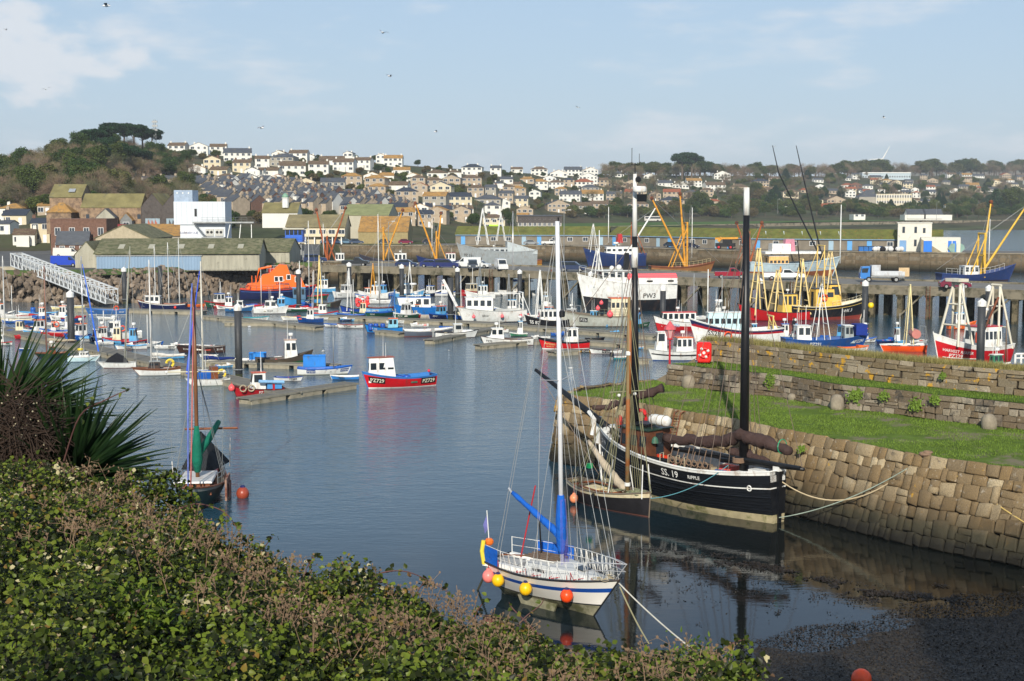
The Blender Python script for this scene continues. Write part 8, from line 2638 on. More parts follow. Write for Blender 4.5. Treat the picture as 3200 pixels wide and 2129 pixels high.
for px,py,w,k in sorted(hl):
 g = ground_at(px,py)
 if g is None: continue
 band = next(n for v,n in BANDS if py < v)
 cnt[band] = cnt.get(band,0) + 1
 n = cnt[band]
 od = str(n) + ('th' if 10 < n % 100 < 14 else {1: 'st',2: 'nd',3: 'rd'}.get(n % 10,'th'))
 st = int(k[3])
 W_ = w * g.y / F
 dp = min(11,max(6,W_ * .7))
 t = thing('house','%s %s with %s roof, %s from the left %s' % (WN[k[0]],'two-storey house' if st == 2 else 'bungalow',RN[k[1]],od,band),'house',(g.x,g.y,g.z - .6),R.uniform(-.22,.22),'houses on the hillside')
 hw = .6 + (4.9 if st == 2 else 2.7)
 hr = hw + (min(dp,W_) * .24 if k[2] != 'f' else W_ * .2)
 HP.append((px,py,w,(hr * F / g.y)))
 if k[2] == 'h': hip(t,W_,dp,hw,hr,WL[k[0]],RF[k[1]])
 else: gable(t,W_,dp,hw,hr,WL[k[0]],RF[k[1]],'x' if k[2] == 'g' else 'y')
 nw = max(2,min(5,int(W_ / 2.6)))
 for s in range(st):
  for i in range(nw):
   x = -W_ / 2 + W_ * (i + .5) / nw
   if s == 0 and i == nw // 2 and g.y < 1100: panel(t,'door',FRM,(x,-.04,1.6),(.9,.1,2.0))
   else: win(t,x,1.5 + s * 2.5,R.choice((1.1,1.4,1.8)),1.2,fr=g.y < 1000)
 if g.y < 1300:
  c = CHM['w' if k[0] == 'w' else R.choice('bp')]
  for x in ((-1,1) if R.random() < .5 else (R.choice((-1,1)),)): put('chimney',c,t,loc=(x * W_ * (.42 if k[2] == 'g' else .25),dp / 2,hr - (.5 if k[2] == 'g' else 1.0)))
 if R.random() < .25 and k[2] != 'h': MB().box(-1.5,1.5,-1.6,-.04,0,2.9).build('porch',WL[k[0]],t)
# special far buildings
def slab(name,label,x0,x1,py,hpx,m,d=None,dp=12,wn=0,rows=1,cat='building'):
 g = (ground_at((x0 + x1) / 2,py) if d is None else None) or atd((x0 + x1) / 2,py,d or 1950)
 W_,H_ = (x1 - x0) * g.y / F,hpx * g.y / F
 t = thing(name,label,cat,(g.x,g.y,g.z))
 MB().box(-W_ / 2,W_ / 2,0,dp,-1,H_).build('wall',m,t)
 for r in range(rows):
  for i in range(wn): win(t,-W_ / 2 + W_ * (i + .5) / wn,1.0 + H_ * (r + .1) / rows,min(1.6,W_ / wn * .5),min(1.8,H_ / rows * .5))
 return t,W_,H_
t,W_,H_ = slab('terrace_block','long white three-storey Victorian terrace with bay fronts behind the palms',2738,2848,659,52,rend_c,wn=14,rows=3)
for i in range(14): MB().box(-W_ / 2 + W_ * i / 14 - .2,-W_ / 2 + W_ * i / 14 + .2,-.5,0,0,H_).build('pilaster',rend_w,t)
MB().box(-W_ / 2 - 13,-W_ / 2,.5,14,-1,H_ * .82).build('end_wall',rend_g,t)
MB().add([(-W_ / 2 - 13,.5,H_ * .82),(-W_ / 2,.5,H_ * .82),(-W_ / 2,14,H_ * .82),(-W_ / 2 - 13,14,H_ * .82),(-W_ / 2 - 6,7,H_ * 1.25),(-W_ / 2,7,H_ * 1.25)],[(0,1,5,4),(1,2,5),(2,3,4,5),(3,0,4)]).build('roof',slate,t)
t,W_,H_ = slab('grey_office','plain two-storey dark grey building beside the harbour road',1618,1755,718,42,rend_g,d=455,wn=9,rows=2)
MB().box(-W_ / 2 - .02,W_ / 2 + .02,-.12,0,H_ * .5,H_).build('slate_cladding',grey_slate_wall,t); MB().box(-W_ / 2 - .3,W_ / 2 + .3,-.4,12.3,H_,H_ + .3).build('roof',slate,t)
t,W_,H_ = slab('glass_school','long white and glass flat-roofed building among trees below the wind turbine',2695,2845,560,18,mat('glass_wall',(176,190,196),.3),wn=20)
MB().box(-W_ / 2,W_ / 2,-.5,12,H_,H_ + 1).build('roof',WHITE,t)
t,W_,H_ = slab('hill_hall','white building with a raised drum on the right-hand skyline',2958,3010,541,14,WHITE)
MB().lathe([(5,H_),(5,H_ + 7)],(4,4,0),14).build('drum',WHITE,t); MB().beam((-22,0,H_ + 3),(8,0,H_),1).build('canopy',WHITE,t)
t,W_,H_ = slab('beach_pavilion','long low white beach pavilion with two grey gabled roofs by the promenade',2828,2975,684,12,rend_w,d=930)
for x in (-8,3): gable(t,12,8,3,6.2,rend_w,slate,'x',x0=x,y0=-.6)
slab('beach_hut','small white flat-roofed shelter on the lawn',2668,2704,683,12,rend_w,d=900,wn=2)
t,W_,H_ = slab('yellow_shopfront','cream building with a bright yellow-green sign at the harbour road',1512,1578,722,32,rend_c,d=450,wn=3,rows=2)
panel(t,'sign',paint(180,230,60),(-.2,-.2,1.5),(3,.1,1))
# tight rows of slate terraces
TR = []
for i in range(4):
 t = thing('terraced_house','x','house')
 gable(t,4.4,8.5,4.8,7.0 + .2 * i,(rend_p,rend_p,brick,rend_w)[i],(slate,slate_d,slate,slate)[i],'x',.15)
 if i < 2: put('chimney',CHM['b' if i else 'p'],t,loc=(2.1,4,6.3))
 win(t,0,3.2,1,1.2,fr=True)
 if i == 1: MB().box(-.7,.7,.6,3,4.9,6.6).build('dormer',rend_w,t)
 TR.append(t)
first = set()
nth = ('top','second','third','fourth','fifth','sixth','seventh','eighth')
for r in range(8):
 y = 606 + r * 9.5
 px = 600 + r * 16
 end = 900 + r * 62 if r < 6 else 1250
 while px < end:
  g = ground_at(px,y + (px - 600) * .012)
  i = R.randrange(4) if R.random() < .5 else 0
  lab = 'slate-roofed terraced house with a red chimney, %s packed row below the villas' % nth[r]
  if i not in first:
   o = TR[i]; first.add(i)
   o.location = g; o['label'] = lab; o.rotation_euler.z = -.5
  else: o = copy_tree(TR[i],g,-.5 + R.uniform(-.12,.12),None,lab,(R.uniform(.9,1.2),1,R.uniform(.85,1.12)))
  o['group'] = 'terraced houses on the lower hill'
  px += R.uniform(19,23) if R.random() > .16 else 42
# ------------------------------------------------------------ trees
def nleaf(P,n,s,R_,flat=.5):
 a = R_.uniform(0,2 * PI,n); b = R_.uniform(-1,1,n) * flat
 d = np.stack([np.cos(a) * np.cos(b * 1.5),np.sin(a) * np.cos(b * 1.5),np.sin(b * 1.5)],1)
 u = np.cross(d,R_.normal(0,1,(n,3))); u /= np.linalg.norm(u,axis=1)[:,None]
 L = (s * R_.uniform(.6,1.4,n))[:,None]
 return np.stack([P - u * L * .45,P + d * L * .8,P + u * L * .45,P - d * L * .5],1).reshape(-1,3),np.arange(4 * n).reshape(-1,4)
def tree_proto(kind,seed):
 """crown one unit high, one unit wide, standing on a trunk"""
 R_ = np.random.RandomState(seed); r = random.Random(seed)
 mb = MB()
 if kind == 'bare':
  V,Fc = [],[]
  def br(p,d,L,rad,lev):
   e = p + d * L
   mb.tube([p,e],[rad,rad * .6],3,cap=False)
   if lev == 0: tips.append(e); return
   for k in range(4): br(p.lerp(e,r.uniform(.55,1)),(d + Vector((r.gauss(0,.55),r.gauss(0,.55),r.gauss(.12,.35)))).normalized(),L * r.uniform(.55,.8),rad * .55,lev - 1)
  tips = []
  br(Vector((0,0,-.05)),Vector((0,0,1)),.32,.022,3)
  T = np.array([tuple(p) for p in tips]); n = 1700
  P = T[R_.randint(0,len(T),n)] + R_.normal(0,.045,(n,3))
  d = P - np.array([0,0,.35]); d /= np.linalg.norm(d,axis=1)[:,None] + 1e-6
  d += R_.normal(0,.35,(n,3)); u = np.cross(d,R_.normal(0,1,(n,3))); u /= np.linalg.norm(u,axis=1)[:,None]
  V = np.stack([P - u * .0022,P + u * .0022,P + d * .07],1).reshape(-1,3)
  return mb,np_mesh('crown',V,np.arange(3 * n).reshape(-1,3),TWIG[seed % 3])
 C = {'round': [(0,0,.62,.3),(.22,.1,.5,.22),(-.24,0,.52,.22),(.05,-.2,.5,.24),(0,.1,.8,.2),(-.1,-.15,.74,.17),(.2,-.1,.7,.17)],
   'pine': [(r.uniform(-.3,.3),r.uniform(-.25,.25),r.uniform(.66,.92),r.uniform(.14,.24)) for _ in range(13)],
   'bush': [(r.uniform(-.3,.3),r.uniform(-.2,.2),r.uniform(.2,.6),r.uniform(.2,.3)) for _ in range(6)],
   'cone': [(0,0,.2 + .1 * i,.34 - .038 * i) for i in range(8)]}[kind]
 P = []
 for x,y,z,s in C:
  n = int(5200 * s)
  q = R_.normal(0,1,(n,3)); q /= np.linalg.norm(q,axis=1)[:,None]
  q *= (R_.uniform(.5,1.06,n))[:,None] * s * (1 + .15 * np.sin(q[:,:1] * 9))
  q[:,2] *= .45 if kind == 'pine' else .8
  P.append(q + np.array([x,y,z]))
 P = np.vstack(P)
 V,Fc = nleaf(P,len(P),.034 if kind != 'bush' else .055,R_)
 for k in range(5): mb.tube([(0,0,.2 + (.35 if kind == 'pine' else 0)),(r.uniform(-.2,.2),r.uniform(-.15,.15),r.uniform(.6,.85))],[.015,.006],4)
 k = 1.7 if kind == 'pine' else 1
 mb.tube([(0,0,-.08),(.01,0,.3),(0,0,.65)],[.03 * k,.024 * k,.014 * k],6)
 return mb,np_mesh('crown',V,Fc,LEAF[kind,seed % 3])
TWIG = [mat('twigs_%d' % i,c,.95,var=.25,scale=3,rand=.25,spec=.05) for i,c in enumerate(((122,112,84),(104,104,78),(128,110,92)))]
LEAF = {}
for kd,cs in (('round',((54,72,34),(70,82,40),(82,86,46))),('pine',((34,58,34),(38,62,38),(30,52,32))),('bush',((62,82,36),(86,96,48),(98,88,58))),('cone',((34,60,40),(44,66,40),(30,54,34)))):
 for i,c in enumerate(cs): LEAF[kd,i] = mat('leaf_%s%d' % (kd,i),c,.8,var=.35,scale=4,rand=.4,spec=.1)
barkm = mat('bark',(96,84,70),.95,var=.3,scale=5)
PRO = {}
def tree(kind,v,g,h,w,label,group,name,cat='tree'):
 k = (kind,v)
 if k not in PRO:
  mb,cm_ = tree_proto(kind,v)
  PRO[k] = (mb.mesh('trunk',barkm),cm_)
 t = thing(name,label,cat,g,R.uniform(0,6),group)
 t.scale = (w,w,h)
 put('trunk',PRO[k][0],t); put('crown',PRO[k][1],t)
 return t
def free(px,py,m=0):
 return all(not (abs(px - a) < w * .5 + 6 and -6 < b - py < hh * .5 + 4) for a,b,w,hh in HP)
n = 0
for k in range(900):     # the wood on the left-hand hill
 px,q = R.uniform(-70,600),R.random()
 lo,hi = 660,interp(px,[0,150,300,480,600],[556,506,476,500,560])
 py = hi + (lo - hi) * q
 g = ground_at(px,py,330)
 if g is None or not free(px,py): continue
 if px > 560 and py < 560: continue
 if n >= 290: break
 n += 1
 h = R.uniform(8,12)
 tree('bare' if R.random() < .86 else 'round',R.randrange(3),g,h,h * R.uniform(.9,1.3),'bare brown-twigged winter tree in the wood covering the left hill','bare trees in the hill wood','bare_tree')
for k in range(84):
 px = R.uniform(-60,470) if k < 46 else R.uniform(-700,-60)
 g = Vector(col_pt(px,interp(px,PXT,D1) - R.uniform(0,14)) + (0,)); g.z = hill(g.x,g.y)
 h = R.uniform(7,10)
 tree('bare',R.randrange(5),g,h,h * 1.25,'bare tree along the crest of the left hill','crest trees','crest_tree')
nth = ('first',) + nth[1:]
for k,(px,py,h) in enumerate(((300,500,12),(330,490,13),(362,486,15),(390,488,15),(420,490,15),(446,492,14),(476,492,14),(340,530,12),(318,545,10),(380,545,12),(410,550,12),(446,545,10),(250,470,9))):
 g = ground_at(px,py,330)
 if g: tree('pine',k % 3,g,h,h * .85,'tall dark green pine of the hilltop stand, %s one counted from the left' % (nth + ('ninth','tenth','eleventh','twelfth','thirteenth'))[k],'hilltop pines','pine_tree')
for k in range(26):
 px = R.uniform(440,600); g = ground_at(px,R.uniform(510,560),330)
 if g and free(px,540): tree('round',0,g,8,10,'dark evergreen tree in the belt beside the pine stand','evergreen belt','evergreen_tree')
g = ground_at(360,618,330); tree('cone',0,g,9,9,'dark spreading conifer in front of the white villa with the ochre roof',None,'conifer_tree')
def scatter(n,x0,x1,y0,y1,kinds,hs,label,group,name,cat='tree'):
 c = 0
 for k in range(n * 6):
  px,py = R.uniform(x0,x1),R.uniform(y0,y1)
  if not free(px,py): continue
  g = ground_at(px,py,400)
  if g is None: continue
  kd = R.choice(kinds)
  h = R.uniform(*hs)
  tree(kd,R.randrange(3),g,h,h * R.uniform(1.0,1.5),label,group,name,cat)
  c += 1
  if c >= n: break
scatter(280,600,2450,492,660,('bush','bush','round'),(2.5,5),'green garden shrub between the hillside houses','garden shrubs','garden_bush','shrub')
scatter(110,0,1720,640,716,('bush','round','bare'),(3,6),'shrub or small tree among the harbourside buildings','harbourside greenery','harbour_shrub','shrub')
scatter(150,2350,3230,560,668,('round','bush','cone'),(6,11),'green tree among the houses at the right of the town','trees among the right-hand houses','evergreen_tree')
scatter(150,1850,3200,556,640,('bare',),(9,13),'bare winter tree among the houses of the right-hand town','bare trees in the town','town_tree')
scatter(200,1780,3230,652,684,('bush','round'),(5,9),'leafy shrub in the hedge belt above the park lawn','shrubs above the park lawn','hedge_shrub','shrub')
for k in range(150):     # the wooded skyline right of centre
 px = 1880 + k * 9 + R.uniform(-6,6)
 d = interp(px,PXT,D1) - R.uniform(0,60); x = col_pt(px,d)[0]
 h = R.uniform(11,17) * d / 1300
 kd = R.choice(('bare','bare','round'))
 tree(kd,R.randrange(3),Vector((x,d,hill(x,d) - 1)),h,h * 1.5,('bare' if kd == 'bare' else 'dark green') + ' tree in the wooded skyline right of centre','skyline trees','skyline_tree')
for px,py,h,kd,lab in ((1513,528,16,'bare','great round bare tree on the skyline left of the white gabled house'),(1170,500,10,'bare','round bare tree on the skyline among white houses'),(1645,535,14,'bare','left of the bare trees above the white hipped house'),(1690,535,16,'bare','middle one of the bare trees above the white hipped house'),(1740,538,14,'bare','right of the bare trees above the white hipped house'),(1812,538,14,'cone','dark conifer on the skyline beside the grey-roofed hall'),(1850,545,12,'cone','second dark conifer beside the tall one on the skyline'),(1338,510,8,'bare','small bare tree behind the blue-roofed house'),(2362,618,13,'round','bright yellow-green tree beside the mizzen mast'),(2410,655,15,'cone','big dark spreading conifer right of the mizzen mast'),(2300,660,12,'round','broad dark green tree left of the mizzen mast'),(3110,668,20,'cone','huge dark evergreen at the right edge of the town'),(3160,668,22,'round','tallest dark evergreen by the right edge'),(2185,660,14,'round','rounded dark tree between the red and slate roofs')):
 g = ground_at(px,py,400)
 if g: tree(kd,1,g,h,h * 1.2,lab,None,'large_tree')
g = ground_at(2150,566,400) or Vector((135,1100,36))
for dx,l in ((-5,'left'),(3,'right')): tree('pine',1,g + Vector((dx,0,0)),24,21,'tall umbrella pine against the sky, %s trunk of the pair' % l,'umbrella pines','umbrella_pine')
# turbine and mast
p = atd(2756,545,2300)
t = thing('wind_turbine','white three-bladed wind turbine standing beyond the wooded skyline','wind turbine',p)
hz = CAMZ + (HY - 499) * 2300 / F - p.z
MB().tube([(0,0,-20),(0,0,hz)],[1.5,.9],8).box(-1,1,-2,4,hz - 1,hz + 1).build('tower',WHITE,t)
for k in range(3):
 a = math.radians(62 + 120 * k)
 MB().tube([(0,-2.4,hz),(3 * math.cos(a),-2.4,hz + 3 * math.sin(a)),(23 * math.cos(a),-2.4,hz + 23 * math.sin(a))],[.7,1.1,.3],5).build('blade',WHITE,t)
p = atd(486,500,700)
t = thing('radio_mast','slender lattice radio mast rising behind the hilltop pines','radio mast',p)
for sx in (-.7,.7): MB().tube([(sx,0,0),(sx * .5,0,19.5)],.14,4).build('leg',STEEL,t)
for k in range(12): MB().beam((-.6,0,k * 1.6),(.6,0,k * 1.6 + 1.6),.12).build('brace',STEEL,t)
for z in (14,16,18): MB().box(-1.3,1.3,-.3,.3,z,z + .9).build('antenna',STEEL,t)
t = thing('bus','pale single-decker bus on the seafront road behind the lawn','bus',atd(2040,692,860))
MB().box(-5,5,0,2.4,.4,3).build('body',paint(200,196,190),t); panel(t,'window',GLASS,(0,-.02,2.1),(9,.1,1))
for x in (-3,3): MB().lathe([(.5,-.1),(.5,.3)],(x,0,.5),8,axis='y').build('wheel',TY,t)
MB().beam((*col_pt(1700,660),LAND - .3),(*col_pt(3300,1010),LAND - .3),1.0,1.6).build('sea_wall',qconc,kind=None)
tag(bpy.data.objects['sea_wall'],'long low concrete sea wall below the park lawn','sea wall')
# ------------------------------------------------------------ bramble bank in front of the camera
BX = [-1500,0,300,550,700,850,1000,1200,1420,1550,1700,1900,2050,2200,2330,2450,3600]
BY = [1500,1505,1530,1650,1750,1840,1885,1925,1985,2050,2105,2145,2140,2165,2250,2420,2900]
BD = [16,15,14.6,14,13.6,13.2,13,12.6,12.2,12,11.7,11.3,11,10.6,10.2,9.6,7]
def edge(px):
 d = interp(px,BX,BD)
 return d,CAMZ - (interp(px,BX,BY) - HY) * d / F * 1.0
def bank_z(x,y):
 px = 1600 + F * x / max(y,1)
 d,ze = edge(px)
 zn = min(13.45,ze + .9)
 if y < d:
  q = max(0,min(1,(y - 5) / (d - 5)))
  z = zn + (ze - zn) * q * q * .6 + (ze - zn) * q * .4
 else: z = ze - (y - d) * 1.25
 return z + .24 * mnoise.noise(Vector((x * .8,y * .8,1))) + .12 * mnoise.noise(Vector((x * 2.6,y * 2.6,2)))
V = []
xs,ys = np.arange(-14,14,.3),np.arange(-3,27,.3)
for y in ys:
 for x in xs:
  V.append((x,y,max(-.5,(bank_z(x,y) if y > 3 else 13.6) - .3)))
n = len(xs)
put('bank',np_mesh('bank',np.array(V),np.array([(i * n + j,i * n + j + 1,(i + 1) * n + j + 1,(i + 1) * n + j) for i in range(len(ys) - 1) for j in range(n - 1)]),mat('bank_soil',(44,38,26),.95,var=.4,scale=3),True),kind='structure')
def leafmat(name,cols,trans=.35):
 m = bpy.data.materials.new(name)
 m.use_nodes = True
 t = m.node_tree
 b = t.nodes['Principled BSDF']
 b.inputs['Roughness'].default_value = .42
 b.inputs['Specular IOR Level'].default_value = .22
 g = N('ShaderNodeNewGeometry',t)
 rp = N('ShaderNodeValToRGB',t)
 rp.color_ramp.interpolation = 'LINEAR'
 e = rp.color_ramp.elements
 for i,(p,c) in enumerate(cols):
  q = e[i] if i < 2 else e.new(p)
  q.position = p
  q.color = lin(c) + (1,)
 nz = N('ShaderNodeTexNoise',t)
 nz.inputs['Scale'].default_value = 1.3
 nz.inputs['Detail'].default_value = 3
 t.links.new(g.outputs['Position'],nz.inputs['Vector'])
 ma = N('ShaderNodeMath',t,operation='MULTIPLY_ADD')
 ma.inputs[1].default_value = 1.5
 ma.inputs[2].default_value = .18
 t.links.new(nz.outputs[0],ma.inputs[0])
 mm = N('ShaderNodeMath',t,operation='MULTIPLY',use_clamp=True)
 t.links.new(ma.outputs[0],mm.inputs[0])
 t.links.new(g.outputs['Random Per Island'],mm.inputs[1])
 t.links.new(mm.outputs[0],rp.inputs[0])
 t.links.new(rp.outputs[0],b.inputs['Base Color'])
 tr = N('ShaderNodeBsdfTranslucent',t)
 t.links.new(rp.outputs[0],tr.inputs['Color'])
 mx = N('ShaderNodeMixShader',t)
 mx.inputs[0].default_value = trans
 t.links.new(b.outputs[0],mx.inputs[1])
 t.links.new(tr.outputs[0],mx.inputs[2])
 t.links.new(mx.outputs[0],t.nodes['Material Output'].inputs['Surface'])
 return m
bleaf = leafmat('bramble_leaf',[(0,(28,32,14)),(1,(200,190,146)),(.3,(48,58,20)),(.55,(76,90,28)),(.74,(112,130,44)),(.88,(116,120,50)),(.91,(140,112,50)),(.94,(100,78,58)),(.975,(120,96,76))])
def leaves(P,nrm,size,R_,name,m,asp=.37,cup=.13,parent=None):
 n = len(P)
 up = nrm + R_.normal(0,.45,(n,3)); up /= np.linalg.norm(up,axis=1)[:,None]
 d = np.cross(up,R_.normal(0,1,(n,3))); d /= np.linalg.norm(d,axis=1)[:,None]
 s = np.cross(up,d)
 L = size[:,None]
 v = [P,P + d * L * .3 + s * L * asp + up * L * cup,P + d * L * .66 + s * L * asp * .72 + up * L * cup * .6,P + d * L * 1.0 - up * L * .12,P + d * L * .66 - s * L * asp * .72 + up * L * cup * .6,P + d * L * .3 - s * L * asp + up * L * cup,P + d * L * .5]
 V = np.stack(v,1).reshape(-1,3)
 b = np.arange(n)[:,None,None] * 7
 Fc = (np.array([[0,6,1],[1,6,2],[2,6,3],[3,6,4],[4,6,5],[5,6,0]])[None] + b).reshape(-1,3)
 return put(name,np_mesh(name,V,Fc,m),parent,kind='stuff')
R_ = np.random.RandomState(5)
def bank_points(n,dlo=6.5,extra=1.0,pxr=(-150,2400)):
 px = R_.uniform(*pxr,n * 2)
 E = np.array([edge(p) for p in px])
 q = R_.rand(n * 2)
 d = dlo + (E[:,0] + extra - dlo) * q ** .62
 x = (px - 1600) / F * d
 P = np.array([(a,b,bank_z(a,b)) for a,b in zip(x,d)])
 return P[:n],d[:n]
P,d = bank_points(54000)
lump = np.array([mnoise.fractal(Vector((a * 1.1,b * 1.1,4)),1,2,4) for a,b,_ in P])
keep = lump > -.55
P,lump = P[keep],lump[keep]
tri = np.repeat(P,3,0) + R_.normal(0,.035,(len(P) * 3,3))
tri[:,2] += np.repeat(np.maximum(-.12,lump * .45) + R_.uniform(-.2,.12,len(P)),3)
nr = np.tile(np.array([[0,-.55,.8]]),(len(tri),1))
tag(leaves(tri,nr,R_.uniform(.018,.06,len(tri)),R_,'bramble_thicket',bleaf),'tangled bramble thicket with mixed green, yellow and pale leaves filling the near bank','brambles')
# narrow-leaved shrubs on the right and tufts in the middle
def sprigs(pts,label,col,size=.075,name='leafy_shrub'):
 A = []
 for x,y,z,r,n in pts:
  q = R_.normal(0,1,(n,3)) * np.array([r,r,r * .7]); A.append(q + np.array([x,y,z + .1]))
 A = np.vstack(A)
 o = leaves(A,np.tile([[0,-.3,.5]],(len(A),1)),R_.uniform(size * .6,size,len(A)),R_,name,leafmat(name + '_leaf',col,.4),.16,.02)
 del o['kind']
 tag(o,label,'shrub')
def bp_(px,frac,dz=0.0):
 d = edge(px)[0] * frac; x = (px - 1600) / F * d
 return (x,d,bank_z(x,d) + dz)
gc = [(0,(50,72,22)),(1,(150,160,70)),(.5,(88,112,34)),(.8,(116,138,48))]
sprigs([(*bp_(2180 + k * 17,1.0,.02 - .02 * k),.13,260) for k in range(12)],'bright green narrow-leaved shrub at the right end of the bramble bank',gc)
sprigs([(*bp_(340 + k * 22,.62),.10,90) for k in range(6)],'yellow-green narrow-leaved tuft growing low among the brambles',gc,name='leafy_tuft')
# dead flower sprays and canes
mb = MB()
r = random.Random(9)
for k in range(520):
 px = r.uniform(0,2330)
 b = Vector(bp_(px,r.uniform(.68,1.02),.05))
 h = r.uniform(.1,.3)
 tip = b + Vector((r.uniform(-.12,.12),r.uniform(-.05,.1),h))
 mb.line(b,tip,.003)
 for j in range(9):
  a = b.lerp(tip,r.uniform(.35,1)); e = a + Vector((r.gauss(0,.05),r.gauss(0,.04),r.uniform(0,.06)))
  mb.line(a,e,.002)
  s = r.uniform(.005,.012)
  mb.add([e + Vector((-s,0,0)),e + Vector((s,0,0)),e + Vector((0,0,s * 1.8))],[(0,1,2)])
  mb.add([e + Vector((0,0,-s)),e + Vector((s,0,s)),e + Vector((-s,.01,s))],[(0,1,2)])
tag(mb.build('dead_flower_sprays',mat('dry_stalk',(116,96,76),.9,var=.4,scale=3),kind='stuff'),'dry brown flower sprays standing out of the brambles','dry stalks')
cane_m = mat('bramble_cane',(92,62,58),.7,var=.3,scale=6)
def cane(pts,label,nl=26):
 t = thing('bramble_cane',label,'bramble stem',pts[0])
 o = Vector(pts[0])
 q = [Vector(p) - o for p in pts]
 C = []
 for i in range(len(q) - 1):
  for j in range(5):
   f = j / 5
   p0,p1,p2,p3 = q[max(0,i - 1)],q[i],q[i + 1],q[min(len(q) - 1,i + 2)]
   C.append(.5 * ((2 * p1) + (p2 - p0) * f + (2 * p0 - 5 * p1 + 4 * p2 - p3) * f * f + (3 * p1 - p0 - 3 * p2 + p3) * f ** 3))
 MB().tube(C,[.008 * (1 - .6 * i / len(C)) for i in range(len(C))],5).build('stem',cane_m,t)
 idx = R_.randint(2,len(C),nl)
 P = np.array([tuple(C[i]) for i in idx]) + R_.normal(0,.02,(nl,3))
 leaves(P,np.tile([[0,-.5,.6]],(nl,1)),R_.uniform(.035,.065,nl),R_,'leaves',bleaf,parent=t)
def sp(*a): return [tuple(atd(x,y,d)) for x,y,d in a]
cane(sp((560,1590,13.6),(620,1575,13.4),(700,1600,13.2),(745,1660,13),(760,1700,13)),'arching bramble cane in front of the green sailing boat')
cane(sp((1120,1840,12.8),(1180,1795,12.6),(1260,1785,12.5),(1340,1815,12.3),(1430,1870,12.2)),'bramble cane looping over the water left of the white yacht')
cane(sp((470,1560,14),(490,1510,14),(520,1485,14),(555,1478,14)),'dark leafy bramble spray left of the green sailing boat',60)
cane(sp((2160,2080,11),(2240,2050,10.9),(2290,2010,10.8),(2350,1995,10.7)),'pale leafed cane reaching up at the right end of the brambles',34)
cane(sp((1690,1990,11.8),(1640,1940,11.9),(1600,1900,12),(1590,1880,12)),'thorny bare twig standing in front of the yacht hull',4)
cane(sp((1600,1980,11.8),(1640,1930,11.9),(1690,1890,12),(1700,1865,12)),'reddish forked twig crossing below the yacht keel',4)
cane(sp((200,1440,11),(250,1300,10.8),(330,1250,10.6),(420,1210,10.6)),'dry twig sticking out of the cordyline to the right',10)
for k,px in enumerate((640,790,930,1010,1280,1470,1760,1840)):
 b = Vector(bp_(px,.99,0)); cane([tuple(b),tuple(b + Vector((.05,.02,.2))),tuple(b + Vector((.16,0,.34)))],'short leafy bramble shoot, %s from the left along the top edge' % nth[k],22)
# ------------------------------------------------------------ cordylines on the left
cleaf = leafmat('cordyline_leaf',[(0,(16,30,18)),(1,(140,126,56)),(.45,(28,48,26)),(.85,(54,78,36)),(.95,(86,98,44))],.3)
def cordy(px,py,d,n,L,a0,a1,label,seed):
 c = atd(px,py,d)
 t = thing('cordyline',label,'palm',c)
 r = random.Random(seed)
 MB().tube([(0,.1,-1.4),(0,.05,-.6),(0,0,0)],[.06,.05,.05],8).build('trunk',barkm,t)
 for k in range(n):
  a = math.radians(r.uniform(a0,a1)); b = r.uniform(-.9,.9)
  dr = Vector((math.cos(a) * math.cos(b),math.sin(b),math.sin(a) * math.cos(b)))
  l = L * r.uniform(.65,1.08); w = r.uniform(.022,.038)
  s = dr.cross(Vector((0,1,.2))).normalized()
  s = (s * r.uniform(.6,1) + Vector((0,1,0)) * r.uniform(-.6,.6)).normalized()
  dro = r.uniform(.02,.16) * l * abs(math.cos(a)) + (.25 * l if r.random() < .08 else 0)
  vs = []
  for i in range(6):
   f = i / 5
   p = dr * l * f - Vector((0,0,dro * f * f))
   ww = w * (.55 + 1.1 * f) if f < .4 else w * (1.0 * (1 - f) / .6) + .001
   vs += [p - s * ww,p + Vector((0,-.004,-.004)),p + s * ww]
  MB().add(vs,[(3 * i + j,3 * i + 3 + j,3 * i + 4 + j,3 * i + 1 + j) for i in range(5) for j in (0,1)]).build('leaf',cleaf,t)
cordy(-10,1335,15.4,270,1.35,-30,200,'large spiky cordyline crown at the left edge, leaves pointing upward',1)
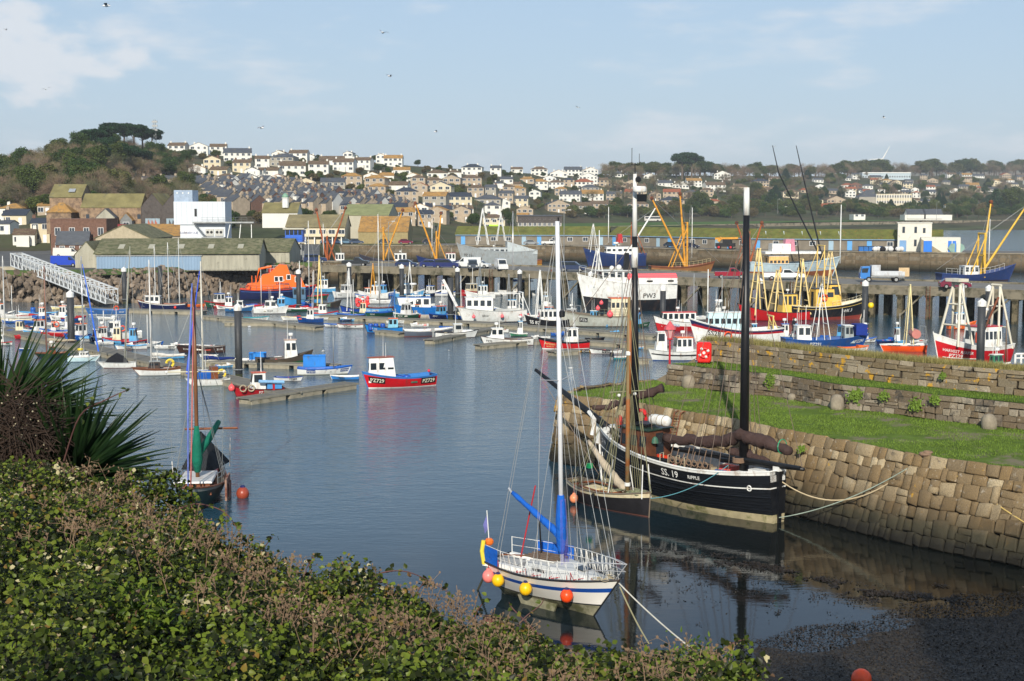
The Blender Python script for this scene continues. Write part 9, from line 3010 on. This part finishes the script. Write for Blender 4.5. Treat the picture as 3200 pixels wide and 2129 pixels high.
cordy(70,1340,15.6,110,1.05,-50,60,'smaller cordyline head between the two large ones',6)
cordy(225,1500,14.9,190,1.15,-20,140,'lower cordyline whose long leaves fan out over the water',2)
mb = MB()
r = random.Random(12)
for k in range(2600):
 a = r.uniform(0,6.3); q = abs(r.gauss(0,.17))
 c = atd(60 + r.gauss(0,50),1370 + r.gauss(0,60),14.6 + r.uniform(-.2,.2))
 mb.line(c,c + Vector((r.gauss(0,.14),r.gauss(0,.08),r.gauss(-.06,.14))),.005)
 if k % 9 == 0: mb.ball(c,.01,4,3,1)
o = mb.build('flower_panicle',[mat('dark_twig',(52,40,32),.95),paint(190,180,150)])
tag(o,'dense dark twiggy cordyline flower panicle with tiny pale beads','flower panicle'); o['kind'] = 'stuff'
# ------------------------------------------------------------ unseen trees added behind the camera to shade bank, beach and wall
for k,(x,y,h,w,kd) in enumerate(((6.5,-9,17,9,'round'),(13,-8,24,9,'round'),(19,-8,24,10,'round'),(25,-8,24,9,'round'),(-9.5,-9,11,8,'round'),(-15,-9,11,8,'round'),(-4.5,-9,9.6,6,'round'),(.5,-9,9,6,'round'))):
 tree(kd,k % 3,Vector((x,y,13)),h,w,('leafy' if kd == 'round' else 'bare') + ' tree behind the viewpoint, %s from the wall side' % nth[k],None,'added_shade_tree')

p = at(2692,2122,.45)
o = MB().ball((0,0,0),.34,12,8).build('buoy',mat('buoy_orange',(236,82,40),.4),None,True); o.location = p
tag(o,'single orange ball buoy lying on the dark seaweed beach','buoy')
# ------------------------------------------------------------ thin sea air
hz_ = MB().box(-5000,5000,-70,6950,-5,175).mesh('haze',bpy.data.materials.new('haze'))
ho = put('haze',hz_,None,'stuff')
hm = hz_.materials[0]; hm.use_nodes = True; ht = hm.node_tree
ht.nodes.remove(ht.nodes['Principled BSDF'])
pv = N('ShaderNodeVolumePrincipled',ht)
pv.inputs['Color'].default_value = (.86,.93,1,1)
pv.inputs['Density'].default_value = 0.00011
ht.links.new(pv.outputs[0],ht.nodes['Material Output'].inputs['Volume'])
